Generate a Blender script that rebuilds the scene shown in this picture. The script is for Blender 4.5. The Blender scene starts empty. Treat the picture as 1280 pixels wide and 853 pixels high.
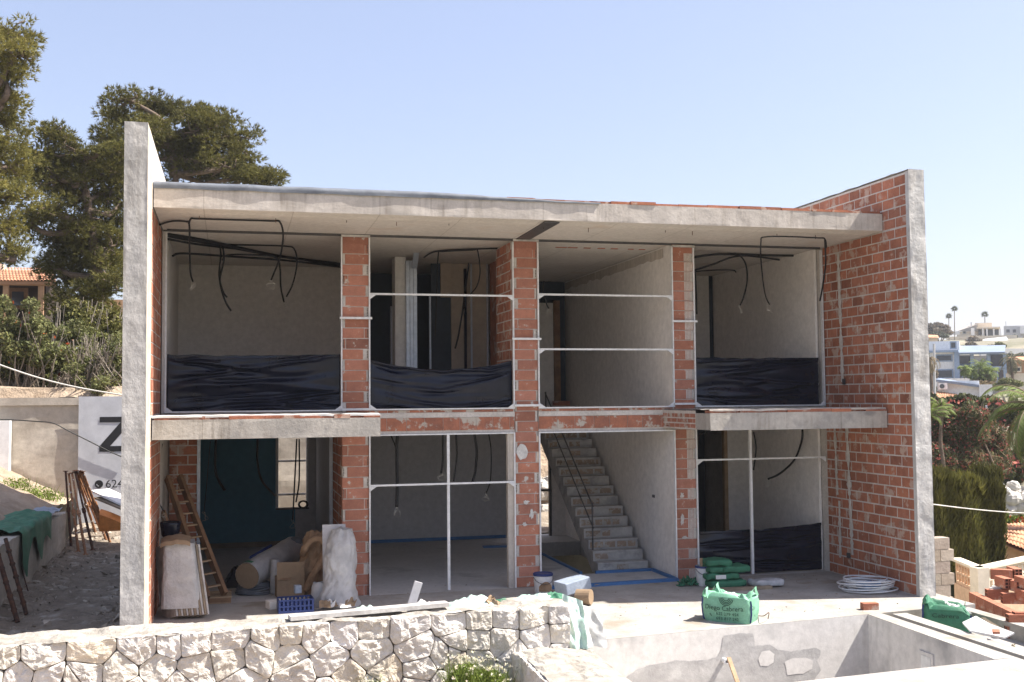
import bpy, math, random
import numpy as np
from mathutils import Vector, Matrix, noise
random.seed(7); RNG = np.random.default_rng(11)
S = bpy.context.scene; COL = S.collection
PI = math.pi
HC = 3.16                                   # eye height above the ground-floor slab
# ------------------------------------------------------------------ camera
F, YAW, PITCH, ROLL = 1374.6, 0.24946, 0.05240, -0.008824
fw = Vector((math.sin(YAW)*math.cos(PITCH), math.cos(YAW)*math.cos(PITCH), math.sin(PITCH)))
r0 = Vector((math.cos(YAW), -math.sin(YAW), 0)); u0 = r0.cross(fw)
c_, s_ = math.cos(ROLL), math.sin(ROLL)
rt = c_*r0 + s_*u0; up = -s_*r0 + c_*u0
cam = bpy.data.cameras.new('camera'); co = bpy.data.objects.new('camera', cam); COL.objects.link(co)
cam.sensor_width = 36; cam.lens = 36*F/1280; cam.clip_end = 6000; cam.clip_start = .1
co.matrix_world = Matrix(((rt.x, up.x, -fw.x, 0), (rt.y, up.y, -fw.y, 0), (rt.z, up.z, -fw.z, HC), (0, 0, 0, 1)))
S.camera = co
def P(x, y, Y):                             # surveying helper: point of the photo on the vertical plane at distance Y
    d = fw*F + rt*(x-640) - up*(y-426.5); d = d*(Y/d.y)
    return Vector((d.x, d.y, d.z+HC))
def G(x, y, z=0):                           # point of the photo on the level plane z
    d = fw*F + rt*(x-640) - up*(y-426.5); d = d*((z-HC)/d.z)
    return Vector((d.x, d.y, z))
def nz(x, y, z=0.0, s=1.0): return noise.noise(Vector((x*s, y*s, z*s)))
def fbm(x, y, z=0.0, o=4): return noise.fractal(Vector((x, y, z)), 1.0, 2.0, o)
# ------------------------------------------------------------------ mesh builder
ORG = {}
class MB:
    def __init__(s): s.v = []; s.f = []; s.m = []; s.c = []; s.col = None; s.uc = False
    def face(s, pts, m=0, col=None):
        n = len(s.v); s.v += [tuple(p) for p in pts]; s.f.append(tuple(range(n, n+len(pts)))); s.m.append(m); s.c.append(col or (1, 1, 1)); s.uc |= col is not None
    def box(s, x0, x1, y0, y1, z0, z1, m=0, col=None, R=None, o=(0, 0, 0)):
        P8 = [(x0, y0, z0), (x1, y0, z0), (x1, y1, z0), (x0, y1, z0), (x0, y0, z1), (x1, y0, z1), (x1, y1, z1), (x0, y1, z1)]
        if R is not None: P8 = [tuple(R @ Vector(p) + Vector(o)) for p in P8]
        n = len(s.v); s.v += P8
        for q in ((0, 3, 2, 1), (4, 5, 6, 7), (0, 1, 5, 4), (1, 2, 6, 5), (2, 3, 7, 6), (3, 0, 4, 7)):
            s.f.append(tuple(n+i for i in q)); s.m.append(m); s.c.append(col or (1, 1, 1))
        s.uc |= col is not None
    def bar(s, a, b, w, h, m=0, col=None):
        a = Vector(a); b = Vector(b); d = b-a; L = d.length; R = d.to_track_quat('X', 'Z').to_matrix()
        s.box(0, L, -w/2, w/2, -h/2, h/2, m, col, R, a)
    def tube(s, pts, r, n=8, m=0, col=None, caps=True):
        pts = [Vector(p) for p in pts]; k = len(pts); rs = r if isinstance(r, (list, tuple)) else [r]*k
        base = len(s.v); t0 = (pts[1]-pts[0]).normalized()
        u = t0.orthogonal().normalized()
        for i, p in enumerate(pts):
            t = (pts[min(i+1, k-1)]-pts[max(i-1, 0)])
            t = t.normalized() if t.length > 1e-9 else t0
            u = (u - t*u.dot(t)); u = u.normalized() if u.length > 1e-6 else t.orthogonal().normalized()
            w = t.cross(u)
            for j in range(n):
                a = 2*PI*j/n; s.v.append(tuple(p + (u*math.cos(a)+w*math.sin(a))*rs[i]))
        for i in range(k-1):
            for j in range(n):
                a = base+i*n+j; b = base+i*n+(j+1) % n
                s.f.append((a, b, b+n, a+n)); s.m.append(m); s.c.append(col or (1, 1, 1))
        if caps:
            s.f.append(tuple(base+j for j in range(n))[::-1]); s.f.append(tuple(base+(k-1)*n+j for j in range(n))); s.m += [m, m]; s.c += [col or (1, 1, 1)]*2
    def lathe(s, o, prof, n=20, m=0, col=None):
        base = len(s.v); k = len(prof)
        for (r, z) in prof:
            for j in range(n):
                a = 2*PI*j/n; s.v.append((o[0]+r*math.cos(a), o[1]+r*math.sin(a), o[2]+z))
        for i in range(k-1):
            for j in range(n):
                a = base+i*n+j; b = base+i*n+(j+1) % n
                s.f.append((a, b, b+n, a+n)); s.m.append(m); s.c.append(col or (1, 1, 1))
        s.uc |= col is not None
    def grid(s, fn, nu, nv, m=0, col=None):
        base = len(s.v)
        for j in range(nv+1):
            for i in range(nu+1): s.v.append(tuple(fn(i/nu, j/nv)))
        for j in range(nv):
            for i in range(nu):
                a = base+j*(nu+1)+i; s.f.append((a, a+1, a+nu+2, a+nu+1)); s.m.append(m); s.c.append(col or (1, 1, 1))
    def build(s, name, mats, parent=None, org=None, smooth=False, bevel=0.0):
        o0 = Vector(ORG[parent.name]) if parent else Vector(org or (0, 0, 0))
        me = bpy.data.meshes.new(name)
        V = np.array(s.v, dtype=np.float64) - np.array(o0)
        me.from_pydata(V.tolist(), [], s.f)
        mats = mats if isinstance(mats, (list, tuple)) else [mats]
        for mt in mats: me.materials.append(mt)
        if len(mats) > 1: me.polygons.foreach_set('material_index', s.m)
        if True:
            at = me.attributes.new('tone', 'FLOAT_COLOR', 'FACE')
            a = np.ones((len(s.c), 4), dtype=np.float32); a[:, :3] = np.array(s.c); at.data.foreach_set('color', a.ravel())
        if smooth: me.polygons.foreach_set('use_smooth', [True]*len(s.f))
        me.update()
        ob = bpy.data.objects.new(name, me); COL.objects.link(ob)
        ORG[ob.name] = tuple(o0)
        if parent: ob.parent = parent
        else: ob.location = o0
        if bevel:
            b = ob.modifiers.new('bevel', 'BEVEL'); b.width = bevel; b.segments = 2; b.limit_method = 'ANGLE'
        return ob
def thing(name, label, cat, loc=(0, 0, 0), group=None):
    o = bpy.data.objects.new(name, None); COL.objects.link(o); o.location = loc; o.empty_display_size = .1
    o['label'] = label; o['category'] = cat
    if group: o['group'] = group
    ORG[o.name] = tuple(loc); return o
def tag(o, label, cat, group=None):
    o['label'] = label; o['category'] = cat
    if group: o['group'] = group
    return o
def struct(o): o['kind'] = 'structure'; return o
def center(mb):
    a = np.array(mb.v); return (float(a[:, 0].mean()), float(a[:, 1].mean()), float(a[:, 2].min()))
def one(name, mb, mats, label, cat, group=None, **k):
    return tag(mb.build(name, mats, None, center(mb), **k), label, cat, group)
def npmesh(name, V, k, tones, mat, parent=None, org=None):
    """V: (N,k,3) polygons with k corners each"""
    o0 = np.array(ORG[parent.name] if parent else (org or V.reshape(-1, 3).mean(0)))
    N = V.shape[0]; me = bpy.data.meshes.new(name)
    me.vertices.add(N*k); me.vertices.foreach_set('co', (V.reshape(-1, 3)-o0).astype(np.float32).ravel())
    me.loops.add(N*k); me.loops.foreach_set('vertex_index', np.arange(N*k, dtype=np.int32))
    me.polygons.add(N); me.polygons.foreach_set('loop_start', np.arange(0, N*k, k, dtype=np.int32))
    try: me.polygons.foreach_set('loop_total', np.full(N, k, dtype=np.int32))
    except Exception: pass
    at = me.attributes.new('tone', 'FLOAT_COLOR', 'FACE'); a = np.ones((N, 4), dtype=np.float32); a[:, :3] = tones; at.data.foreach_set('color', a.ravel())
    me.materials.append(mat); me.update(calc_edges=True); me.validate()
    ob = bpy.data.objects.new(name, me); COL.objects.link(ob); ORG[ob.name] = tuple(o0)
    if parent: ob.parent = parent
    else: ob.location = o0
    return ob
# ------------------------------------------------------------------ materials
def M(name, col, rough=.85, col2=None, scale=2.0, bump=.25, bscale=30.0, tone=False, metal=0.0, spec=.4, stretch=None, smear=None, smear_at=.58, smear_scale=2.2, trans=0.0, detail=8, bdist=.02, stain=None, stain_at=.6, stain_scale=.7, drip=0.0, joints=0.0):
    m = bpy.data.materials.new(name); m.use_nodes = True; nt = m.node_tree; N = nt.nodes; L = nt.links
    b = N['Principled BSDF']; b.inputs['Roughness'].default_value = rough; b.inputs['Metallic'].default_value = metal
    b.inputs['Specular IOR Level'].default_value = spec
    tc = N.new('ShaderNodeTexCoord'); vec = tc.outputs['Object']
    if stretch:
        mp = N.new('ShaderNodeMapping'); mp.inputs['Scale'].default_value = stretch; L.new(vec, mp.inputs['Vector']); vec = mp.outputs['Vector']
    def noise_n(sc, d=6, rgh=.6, v=None):
        n = N.new('ShaderNodeTexNoise'); n.inputs['Scale'].default_value = sc; n.inputs['Detail'].default_value = d; n.inputs['Roughness'].default_value = rgh
        L.new(v or vec, n.inputs['Vector']); return n
    def mix(fac, a, c, mode='MIX'):
        x = N.new('ShaderNodeMix'); x.data_type = 'RGBA'; x.blend_type = mode
        for s, v in ((x.inputs[0], fac), (x.inputs[6], a), (x.inputs[7], c)):
            if isinstance(v, bpy.types.NodeSocket): L.new(v, s)
            elif isinstance(v, (float, int)): s.default_value = v
            else: s.default_value = (*v, 1)
        return x.outputs[2]
    def ramp(sock, a, c):
        r = N.new('ShaderNodeMapRange'); r.inputs['From Min'].default_value = a; r.inputs['From Max'].default_value = c; L.new(sock, r.inputs['Value']); return r.outputs[0]
    n1 = noise_n(scale, detail)
    c2 = col2 or tuple(x*.72 for x in col)
    base = mix(ramp(n1.outputs['Fac'], .35, .65), c2, col)
    n3 = noise_n(bscale*.8, 4, .7)
    base = mix(ramp(n3.outputs['Fac'], .3, .7), mix(1.0, base, (.8, .8, .8), 'MULTIPLY'), base)
    if tone:
        at = N.new('ShaderNodeAttribute'); at.attribute_name = 'tone'; base = mix(1.0, base, at.outputs['Color'], 'MULTIPLY')
    if smear:
        ns = noise_n(smear_scale, 7, .65, tc.outputs['Object'])
        base = mix(ramp(ns.outputs['Fac'], smear_at, smear_at+.05), base, smear)
    if stain:
        ns = noise_n(stain_scale, 5, .55, tc.outputs['Object'])
        base = mix(ramp(ns.outputs['Fac'], stain_at, stain_at+.12), base, stain)
    if drip:
        mp2 = N.new('ShaderNodeMapping'); mp2.inputs['Scale'].default_value = (1, 1, .10); L.new(tc.outputs['Object'], mp2.inputs['Vector'])
        nd_ = noise_n(9.0, 5, .6, mp2.outputs['Vector']); nm_ = noise_n(.9, 3, .5, tc.outputs['Object'])
        mu = N.new('ShaderNodeMath'); mu.operation = 'MULTIPLY'; L.new(ramp(nd_.outputs['Fac'], .48, .68), mu.inputs[0]); L.new(ramp(nm_.outputs['Fac'], .40, .62), mu.inputs[1])
        mu2 = N.new('ShaderNodeMath'); mu2.operation = 'MULTIPLY'; mu2.inputs[1].default_value = drip; L.new(mu.outputs[0], mu2.inputs[0])
        base = mix(mu2.outputs[0], base, mix(1.0, base, (.52, .49, .45), 'MULTIPLY'))
    if joints:
        sp = N.new('ShaderNodeSeparateXYZ'); L.new(tc.outputs['Object'], sp.inputs[0]); pp = N.new('ShaderNodeMath'); pp.operation = 'PINGPONG'; pp.inputs[1].default_value = joints/2; L.new(sp.outputs[0], pp.inputs[0])
        lt = N.new('ShaderNodeMath'); lt.operation = 'LESS_THAN'; lt.inputs[1].default_value = .008; L.new(pp.outputs[0], lt.inputs[0])
        ml = N.new('ShaderNodeMath'); ml.operation = 'MULTIPLY'; ml.inputs[1].default_value = .45; L.new(lt.outputs[0], ml.inputs[0]); base = mix(ml.outputs[0], base, mix(1.0, base, (.5, .47, .43), 'MULTIPLY'))
    L.new(base, b.inputs['Base Color'])
    if bump:
        n2 = noise_n(bscale, 8, .65); bp = N.new('ShaderNodeBump'); bp.inputs['Strength'].default_value = bump; bp.inputs['Distance'].default_value = bdist
        L.new(n2.outputs['Fac'], bp.inputs['Height']); L.new(bp.outputs['Normal'], b.inputs['Normal'])
    if trans:
        t = N.new('ShaderNodeBsdfTranslucent'); L.new(base, t.inputs['Color']); ms = N.new('ShaderNodeMixShader'); ms.inputs[0].default_value = trans
        L.new(b.outputs[0], ms.inputs[1]); L.new(t.outputs[0], ms.inputs[2]); L.new(ms.outputs[0], N['Material Output'].inputs['Surface'])
    return m
CONC = M('concrete', (.50, .46, .41), .9, (.36, .335, .305), 1.6, .35, 22, stain=(.27, .255, .24), stain_at=.57, stain_scale=2.4, drip=.8, joints=2.5)
CONC_PALE = M('pale_concrete', (.66, .60, .535), .9, (.52, .465, .41), 1.4, .25, 26, stain=(.44, .395, .35), stain_at=.57, stain_scale=1.3, drip=.8, joints=2.5)
SOFFIT = M('soffit_board_marked', (.74, .69, .63), .9, (.65, .60, .54), .9, .12, 18, stain=(.56, .47, .38), stain_at=.60, stain_scale=.9, joints=1.25)
RENDER = M('cement_render', (.56, .535, .505), .92, (.45, .43, .405), 1.6, .4, 16, stretch=(1.3, 1.3, .85), bdist=.03, stain=(.36, .345, .325), stain_at=.58, stain_scale=1.6, drip=.7)
RENDER_R = M('cement_render_right', (.66, .64, .61), .92, (.53, .515, .49), 2.0, .5, 12, bdist=.03, drip=.7, stain=(.45, .43, .41), stain_at=.58, stain_scale=1.8)
PLASTER_EDGE = M('cement_edge', (.66, .58, .46), .9, (.52, .44, .35), 3, .3, 20)
MORTAR = M('mortar', (.68, .63, .58), .95, (.54, .495, .45), 3, .5, 30)
BRICK = M('hollow_brick', (.48, .19, .112), .9, (.35, .132, .078), 5, .35, 45, tone=True, smear=(.46, .32, .25), smear_at=.55, smear_scale=3.6, stain=(.26, .15, .11), stain_at=.66, stain_scale=1.6)
BRICK_COL = M('pier_brick', (.47, .205, .137), .9, (.37, .157, .105), 7, .3, 50, tone=True, smear=(.52, .48, .43), smear_at=.60, smear_scale=7)
BAND = M('band_brick', (.48, .19, .115), .9, (.32, .135, .09), 6, .3, 40, tone=True, smear=(.47, .42, .36), smear_at=.52, smear_scale=3.4)
PLASTERB = M('plasterboard', (.78, .745, .715), .8, (.72, .69, .66), .5, .04, 12)
PLASTER = M('plaster', (.86, .815, .775), .85, (.80, .76, .72), .6, .08, 10, stain=(.68, .64, .60), stain_at=.62)
GREYB = M('grey_board', (.54, .53, .545), .85, (.50, .49, .50), .5, .03, 10)
TEAL = M('moisture_board', (.065, .225, .33), .7, (.055, .195, .29), .8, .03, 10)
DARKP = M('dark_panel', (.035, .05, .07), .6, None, 1, .03, 10)  # dark blue panel colour; also paints the shade of unlit rooms and openings
WHITE = M('white_metal', (.82, .82, .82), .45, (.74, .74, .74), 4, .02, 20, spec=.5)
STUD = M('galvanised_stud', (.62, .67, .76), .4, (.5, .55, .63), 6, .03, 20, metal=.35)
DARKSTEEL = M('dark_steel', (.075, .075, .078), .55, (.12, .11, .105), 8, .15, 30, metal=.3)
RUST = M('rusty_steel', (.16, .07, .04), .9, (.05, .032, .025), 14, .4, 40)
FLASH = M('membrane_flashing', (.17, .185, .21), .6, (.10, .11, .13), 3, .3, 8)
WOOD = M('weathered_wood', (.30, .17, .09), .8, (.19, .105, .058), 4, .3, 30, stretch=(1, 1, 1))
WOODPALE = M('pale_wood', (.44, .31, .19), .8, (.33, .22, .13), 4, .25, 30)
PLANK = M('formwork_plank', (.34, .27, .19), .85, (.22, .17, .12), 3, .3, 25)
BLACKPL = M('black_polythene', (.005, .007, .018), .24, (.009, .012, .028), 3, .15, 5, spec=.34, bdist=.03)
CONDUIT = M('black_conduit', (.013, .013, .014), .5, None, 5, .5, 120, spec=.4)
WIREW = M('pale_wire', (.7, .66, .58), .6, None, 8, 0, 10)
FLOOR = M('screed_floor', (.56, .54, .52), .85, (.47, .455, .44), .8, .12, 15, stain=(.31, .30, .29), stain_at=.56, stain_scale=.9)
TERR = M('terrace_concrete', (.45, .425, .39), .9, (.33, .31, .28), 1.6, .4, 18, stain=(.27, .235, .19), stain_at=.56, stain_scale=1.2, joints=0)
POOLW = M('pool_render', (.72, .69, .65), .9, (.63, .60, .565), .9, .15, 12, stain=(.33, .32, .31), stain_at=.535, stain_scale=.75, drip=.35)
STONE = M('limestone', (.74, .70, .64), .95, (.60, .55, .485), 3.5, .8, 13, tone=True, bdist=.045, detail=10)
WALLTOP = M('lime_mortar_top', (.44, .41, .365), .95, (.29, .26, .22), 5, .8, 12, bdist=.04)
JOINT = M('joint_mortar', (.22, .19, .15), 1, (.12, .10, .08), 6, .5, 20)
DIRT = M('rubble_dirt', (.36, .30, .235), 1, (.24, .195, .15), 2.2, 1, 7, bdist=.12, stain=(.46, .41, .35), stain_at=.55, stain_scale=2.5)
SOIL = M('pale_soil', (.50, .40, .30), 1, (.36, .27, .19), 1.3, .9, 6, bdist=.12)
GROUND = M('scrub_ground', (.27, .24, .185), 1, (.15, .15, .085), .12, .5, 2.5, bdist=.3, stain=(.36, .31, .23), stain_at=.55, stain_scale=.05)
RETAIN = M('old_render', (.58, .52, .44), .95, (.46, .405, .335), .9, .3, 9, stain=(.36, .315, .26), stain_at=.54, stain_scale=.6)
BLOCK = M('concrete_block', (.45, .39, .325), .95, (.36, .305, .25), 4, .5, 26, tone=True)
BANNER = M('banner_vinyl', (.62, .63, .66), .5, (.58, .59, .62), .6, .1, 3)
INK = M('black_print', (.02, .02, .022), .6, None, 3, 0, 10)
INKG = M('grey_print', (.10, .10, .11), .6, None, 3, 0, 10)
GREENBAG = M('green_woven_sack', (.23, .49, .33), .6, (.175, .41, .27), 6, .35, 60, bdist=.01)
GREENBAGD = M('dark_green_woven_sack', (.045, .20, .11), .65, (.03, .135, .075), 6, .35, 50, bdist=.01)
GREENINK = M('dark_green_print', (.008, .05, .03), .6, None, 3, 0, 10)
BLUE = M('blue_plastic', (.022, .045, .18), .5, (.016, .035, .14), 5, .05, 20)
BLUETAPE = M('blue_foam_strip', (.07, .19, .42), .7, (.055, .155, .34), 5, .1, 20)
PVC = M('white_plastic', (.76, .77, .78), .4, (.66, .66, .66), 5, .05, 20)
WRAP = M('clear_white_wrap', (.74, .73, .72), .3, (.54, .54, .55), 3.5, .9, 7, spec=.5, trans=.25, bdist=.04)
FOAM = M('grey_polystyrene', (.36, .41, .49), .6, (.28, .33, .41), 5, .3, 30)
CARD = M('cardboard', (.33, .235, .15), .9, (.27, .19, .12), 3, .1, 20)
KRAFT = M('kraft_paper', (.42, .28, .17), .8, (.21, .125, .07), 4, .8, 9, bdist=.05)
PAPER = M('white_paper', (.80, .79, .76), .8, (.70, .69, .66), 5, .2, 15)
GREYBAG = M('grey_cement_bag', (.55, .55, .56), .7, (.40, .41, .43), 6, .3, 14)
GREYBOARDS = M('board_edges', (.60, .58, .55), .8, (.40, .38, .36), 5, .2, 20)
ORANGE = M('orange_paint', (.72, .26, .055), .6, (.6, .2, .04), 4, .2, 20)
ROPE = M('pale_rope', (.75, .72, .66), .8, None, 5, .2, 60)
def leafmat(n, a, b, tr=.3): return M(n, a, .75, b, 1.2, 0, 10, tone=True, spec=.25, trans=tr)
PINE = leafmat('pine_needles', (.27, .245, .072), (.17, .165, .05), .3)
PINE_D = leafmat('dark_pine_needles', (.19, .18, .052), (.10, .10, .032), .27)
BUSH = leafmat('shrub_leaves', (.23, .235, .10), (.145, .155, .06))
HEDGE = leafmat('hedge_leaves', (.20, .185, .05), (.12, .12, .032), .25)
BOUG = leafmat('bougainvillea_leaves', (.12, .13, .055), (.075, .08, .035))
FLOWER = leafmat('pink_bracts', (.50, .16, .13), (.40, .11, .10))
OFLOWER = leafmat('orange_blossom', (.6, .13, .03), (.5, .1, .03))
WFLOWER = leafmat('white_blossom', (.8, .76, .62), (.7, .66, .5))
PALML = leafmat('palm_leaflets', (.20, .25, .07), (.12, .16, .045))
PALMF = leafmat('far_palm_leaflets', (.11, .13, .065), (.08, .095, .05))
DRY = leafmat('dry_fronds', (.34, .27, .17), (.24, .19, .12))
GRASS = leafmat('weed_leaves', (.20, .26, .05), (.14, .19, .04))
FARTREE = leafmat('far_leaves', (.14, .15, .10), (.10, .11, .075))
FARBARE = leafmat('far_bare_twigs', (.25, .21, .17), (.19, .16, .13))
BARK = M('bark', (.21, .155, .115), .95, (.11, .08, .06), 6, .8, 14, bdist=.05)
TWIG = M('grey_twig', (.34, .29, .23), .9, (.22, .185, .15), 6, .4, 30)
TILE = M('terracotta_tile', (.62, .33, .19), .85, (.47, .23, .125), 3, .3, 20, tone=True)
PEACH = M('peach_render', (.70, .47, .31), .9, (.60, .40, .265), 1.5, .15, 15)
OCHRE = M('ochre_render', (.52, .31, .18), .9, (.42, .25, .15), 1.2, .15, 10)
FWHITE = M('white_render', (.86, .85, .84), .9, (.80, .79, .78), .3, .05, 6)
FBLUE = M('blue_trim', (.31, .39, .52), .8, (.27, .35, .47), .6, .05, 6)
FBLUER = M('pale_blue_roof', (.24, .29, .37), .8, (.20, .25, .33), .4, .05, 6)
FCREAM = M('cream_render', (.82, .72, .58), .9, (.74, .64, .51), .3, .05, 6)
FGREY = M('pale_grey_render', (.64, .63, .62), .9, (.57, .56, .55), .3, .05, 6)
FGLASS = M('window_glass', (.05, .06, .08), .12, (.035, .045, .06), .5, 0, 5, spec=.6)
LEAFW = M('white_boulder_stone', (.66, .63, .58), .95, (.5, .47, .43), 2, .7, 8, bdist=.08)
CHALK = M('chalk_mark', (.74, .72, .68), .9, None, 8, .2, 40)
# ------------------------------------------------------------------ world and sun
EL, AZ = math.radians(54), math.radians(11)
sv = Vector((math.cos(EL)*math.cos(AZ), -math.cos(EL)*math.sin(AZ), math.sin(EL)))
w = bpy.data.worlds.new('World'); S.world = w; w.use_nodes = True; nt = w.node_tree
sky = nt.nodes.new('ShaderNodeTexSky'); sky.sky_type = 'NISHITA'; sky.sun_disc = False
sky.sun_elevation = EL; sky.sun_rotation = math.atan2(sv.x, sv.y); sky.altitude = 50; sky.air_density = 1.0; sky.dust_density = 1.9; sky.ozone_density = 3.0
bg = nt.nodes['Background']; bg.inputs[1].default_value = .098
tint = nt.nodes.new('ShaderNodeMix'); tint.data_type = 'RGBA'; tint.blend_type = 'MULTIPLY'; tint.inputs[0].default_value = 1; tint.inputs[7].default_value = (1.14, .97, .925, 1)
veil = nt.nodes.new('ShaderNodeMix'); veil.data_type = 'RGBA'; veil.inputs[0].default_value = .36; veil.inputs[7].default_value = (2.45, 2.78, 3.7, 1)
nt.links.new(sky.outputs[0], tint.inputs[6]); nt.links.new(tint.outputs[2], veil.inputs[6]); nt.links.new(veil.outputs[2], bg.inputs[0])
sl = bpy.data.lights.new('sun', 'SUN'); sl.energy = 4.4; sl.angle = math.radians(.5); sl.color = (1, .95, .87)
so = bpy.data.objects.new('sun', sl); COL.objects.link(so); so.rotation_euler = sv.to_track_quat('Z', 'Y').to_euler(); so.location = (20, -10, 30)
S.view_settings.view_transform = 'Standard'; S.view_settings.look = 'None'; S.view_settings.exposure = 1.4; S.view_settings.gamma = 1
S.cycles.use_denoising = True; S.cycles.max_bounces = 14; S.cycles.diffuse_bounces = 12; S.cycles.sample_clamp_indirect = 8
# ------------------------------------------------------------------ terrain
def sm(a, b, x):
    t = min(1, max(0, (x-a)/(b-a))); return t*t*(3-2*t)
HR = [(0, -2.0), (24, -2.0), (34, -1.6), (60, 0.2), (85, 1.6), (100, 2.2), (150, 4.6), (200, 9.5), (230, 13.5), (285, 16.2), (330, 17), (420, 12), (700, 4), (1200, -4), (4000, -14)]
def terrain(x, y):
    d = math.hypot(x, y)
    for (a, ha), (b, hb) in zip(HR, HR[1:]):
        if d <= b: hr = ha + (hb-ha)*sm(a, b, d); break
    else: hr = -14
    hl = -1.75
    if y > 28.2: hl = 3.22 + .02*(y-28) + .25*nz(x, y, 0, .15)
    if y > 60: hl += 4*sm(60, 140, y)
    k = sm(9, 13, x)
    if y > 28.2: k = sm(5, 12, x)
    h = hl*(1-k)+hr*k
    if d > 400: h = h*(1-sm(400, 1200, d)) - 14*sm(400, 1200, d)
    return h
xs = sorted(set([round(v, 2) for v in list(np.linspace(-40, 45, 86)) + list(np.linspace(45, 260, 60)) + list(np.linspace(-400, -40, 30)) + [300, 400, 600, 1000, 2000, 4000, -700, -1500, -4000]]))
ys = sorted(set([round(v, 2) for v in list(np.linspace(-20, 28, 33)) + [28.19, 28.22] + list(np.linspace(29, 60, 32)) + list(np.linspace(60, 320, 70)) + [360, 420, 600, 1000, 2000, 4000, -60, -300, -2000]]))
mb = MB(); nx = len(xs)
for y in ys:
    for x in xs: mb.v.append((x, y, terrain(x, y)))
for j in range(len(ys)-1):
    for i in range(nx-1):
        a = j*nx+i; mb.f.append((a, a+1, a+nx+1, a+nx)); mb.m.append(0); mb.c.append((1, 1, 1))
struct(mb.build('ground', GROUND, smooth=True))
# terrace, pool and paths ------------------------------------------------
PB = [Vector((4.34, 13.80, 0)), Vector((8.93, 14.34, 0)), Vector((8.84, 11.47, 0)), Vector((4.30, 11.05, 0))]
mb = MB()
def slab(mb, pts, z0, z1, m=0):
    n = len(pts); a = [Vector((p[0], p[1], z1)) for p in pts]; b = [Vector((p[0], p[1], z0)) for p in pts]
    mb.face(a, m); mb.face(b[::-1], m)
    for i in range(n): mb.face([b[i], b[(i+1) % n], a[(i+1) % n], a[i]], m)
slab(mb, [(-1.42, 13.2), (4.34, 13.80), (8.93, 14.34), (10.9, 14.57), (10.9, 17.995), (-1.42, 17.995)], -.3, 0)
struct(mb.build('terrace', TERR, org=(4, 15, 0)))
mb = MB()
slab(mb, [(2.6, 8.6), (9.16, 8.6), (9.16, 11.5), (8.84, 11.47), (4.30, 11.05), (2.6, 10.9)], -.3, 0)
slab(mb, [(8.845, 11.502), (9.16, 11.502), (9.16, 14.362), (8.935, 14.336)], -.3, 0)
slab(mb, [(9.24, 8.6), (9.47, 8.6), (9.47, 14.2), (9.24, 14.2)], -.5, .015)
mb.box(9.163, 9.237, 8.6, 14.2, -.5, -.10)
slab(mb, [(9.473, 8.6), (10.55, 8.6), (10.55, 14.52), (9.473, 14.39)], -.6, -.25)
slab(mb, [(10.553, 8.6), (10.75, 8.6), (10.75, 14.53), (10.553, 14.51)], -.8, -.03)
struct(mb.build('pool_deck', TERR, org=(8, 10, 0)))
mb = MB()
for i in range(4):
    a, b = PB[i], PB[(i+1) % 4]
    A = a + (b-a)*.0; 
    nn = Vector((b.y-a.y, a.x-b.x, 0)).normalized()*.004; a = a+nn; b = b+nn; mb.grid(lambda u, v, a=a, b=b: (a.x+(b.x-a.x)*u, a.y+(b.y-a.y)*u, -1.65+1.648*v), 12, 6)
mb.face([p+Vector((0, 0, -1.65)) for p in PB])
pool = struct(mb.build('pool', POOLW, org=(6.6, 12.7, 0)))
mb = MB(); c0 = P(1160, 803, 12.9)     # light niche in the right-hand pool wall
X = 8.885
mb.box(X-.03, X-.002, 12.72, 13.02, -.50, -.22, 0); mb.box(X-.036, X-.031, 12.77, 12.97, -.45, -.27, 1)
one('pool_light_niche', mb, [POOLW, PAPER], 'square white light niche set in the shaded right wall of the empty pool', 'light niche')
PN = Vector(((PB[1]-PB[0]).y, -(PB[1]-PB[0]).x, 0)).normalized()
def onpool(px, py, off):
    d = fw*F + rt*(px-640) - up*(py-426.5); o = Vector((0, 0, HC)); t = ((PB[0]+PN*off)-o).dot(PN)/d.dot(PN); return o+d*t
PGREY = M('grey_wall_patch', (.50, .48, .46), .9, (.38, .365, .35), 3, .3, 14, stain=(.50, .485, .46), stain_at=.58, stain_scale=3)
def ppatch(nm, pts, off, mt, jit=1.2):
    q = []
    for i_ in range(len(pts)):
        a, b = pts[i_], pts[(i_+1) % len(pts)]; n_ = max(1, int(math.hypot(b[0]-a[0], b[1]-a[1])/4))
        for k in range(n_): q.append((a[0]+(b[0]-a[0])*k/n_+jit*nz(a[0]+k*1.7, a[1], 2.3), a[1]+(b[1]-a[1])*k/n_+jit*nz(a[0], a[1]+k*1.9, 7.7)))
    mb = MB(); mb.face([onpool(x, y, off) for x, y in q]); return mb.build(nm, mt, pool)
ppatch('grey_patch', [(775, 853), (795, 838), (812, 832), (838, 828), (842, 826), (862, 827), (885, 825), (898, 821), (902, 809), (905, 795), (925, 792), (941, 792), (944, 808), (962, 806), (972, 812), (988, 815), (1005, 812), (1021, 810), (1026, 814), (1022, 826), (1026, 838), (1018, 850), (1012, 870), (775, 870)], .010, PGREY)  # irregular grey area on the back wall of the pool
ppatch('plaster_patch', [(948, 823), (952, 815), (962, 813), (968, 818), (967, 828), (960, 833), (950, 832)], .014, POOLW, .8)
ppatch('plaster_patch', [(981, 828), (990, 823), (1006, 822), (1016, 826), (1015, 836), (1004, 842), (984, 844)], .014, POOLW, .8)
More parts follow.
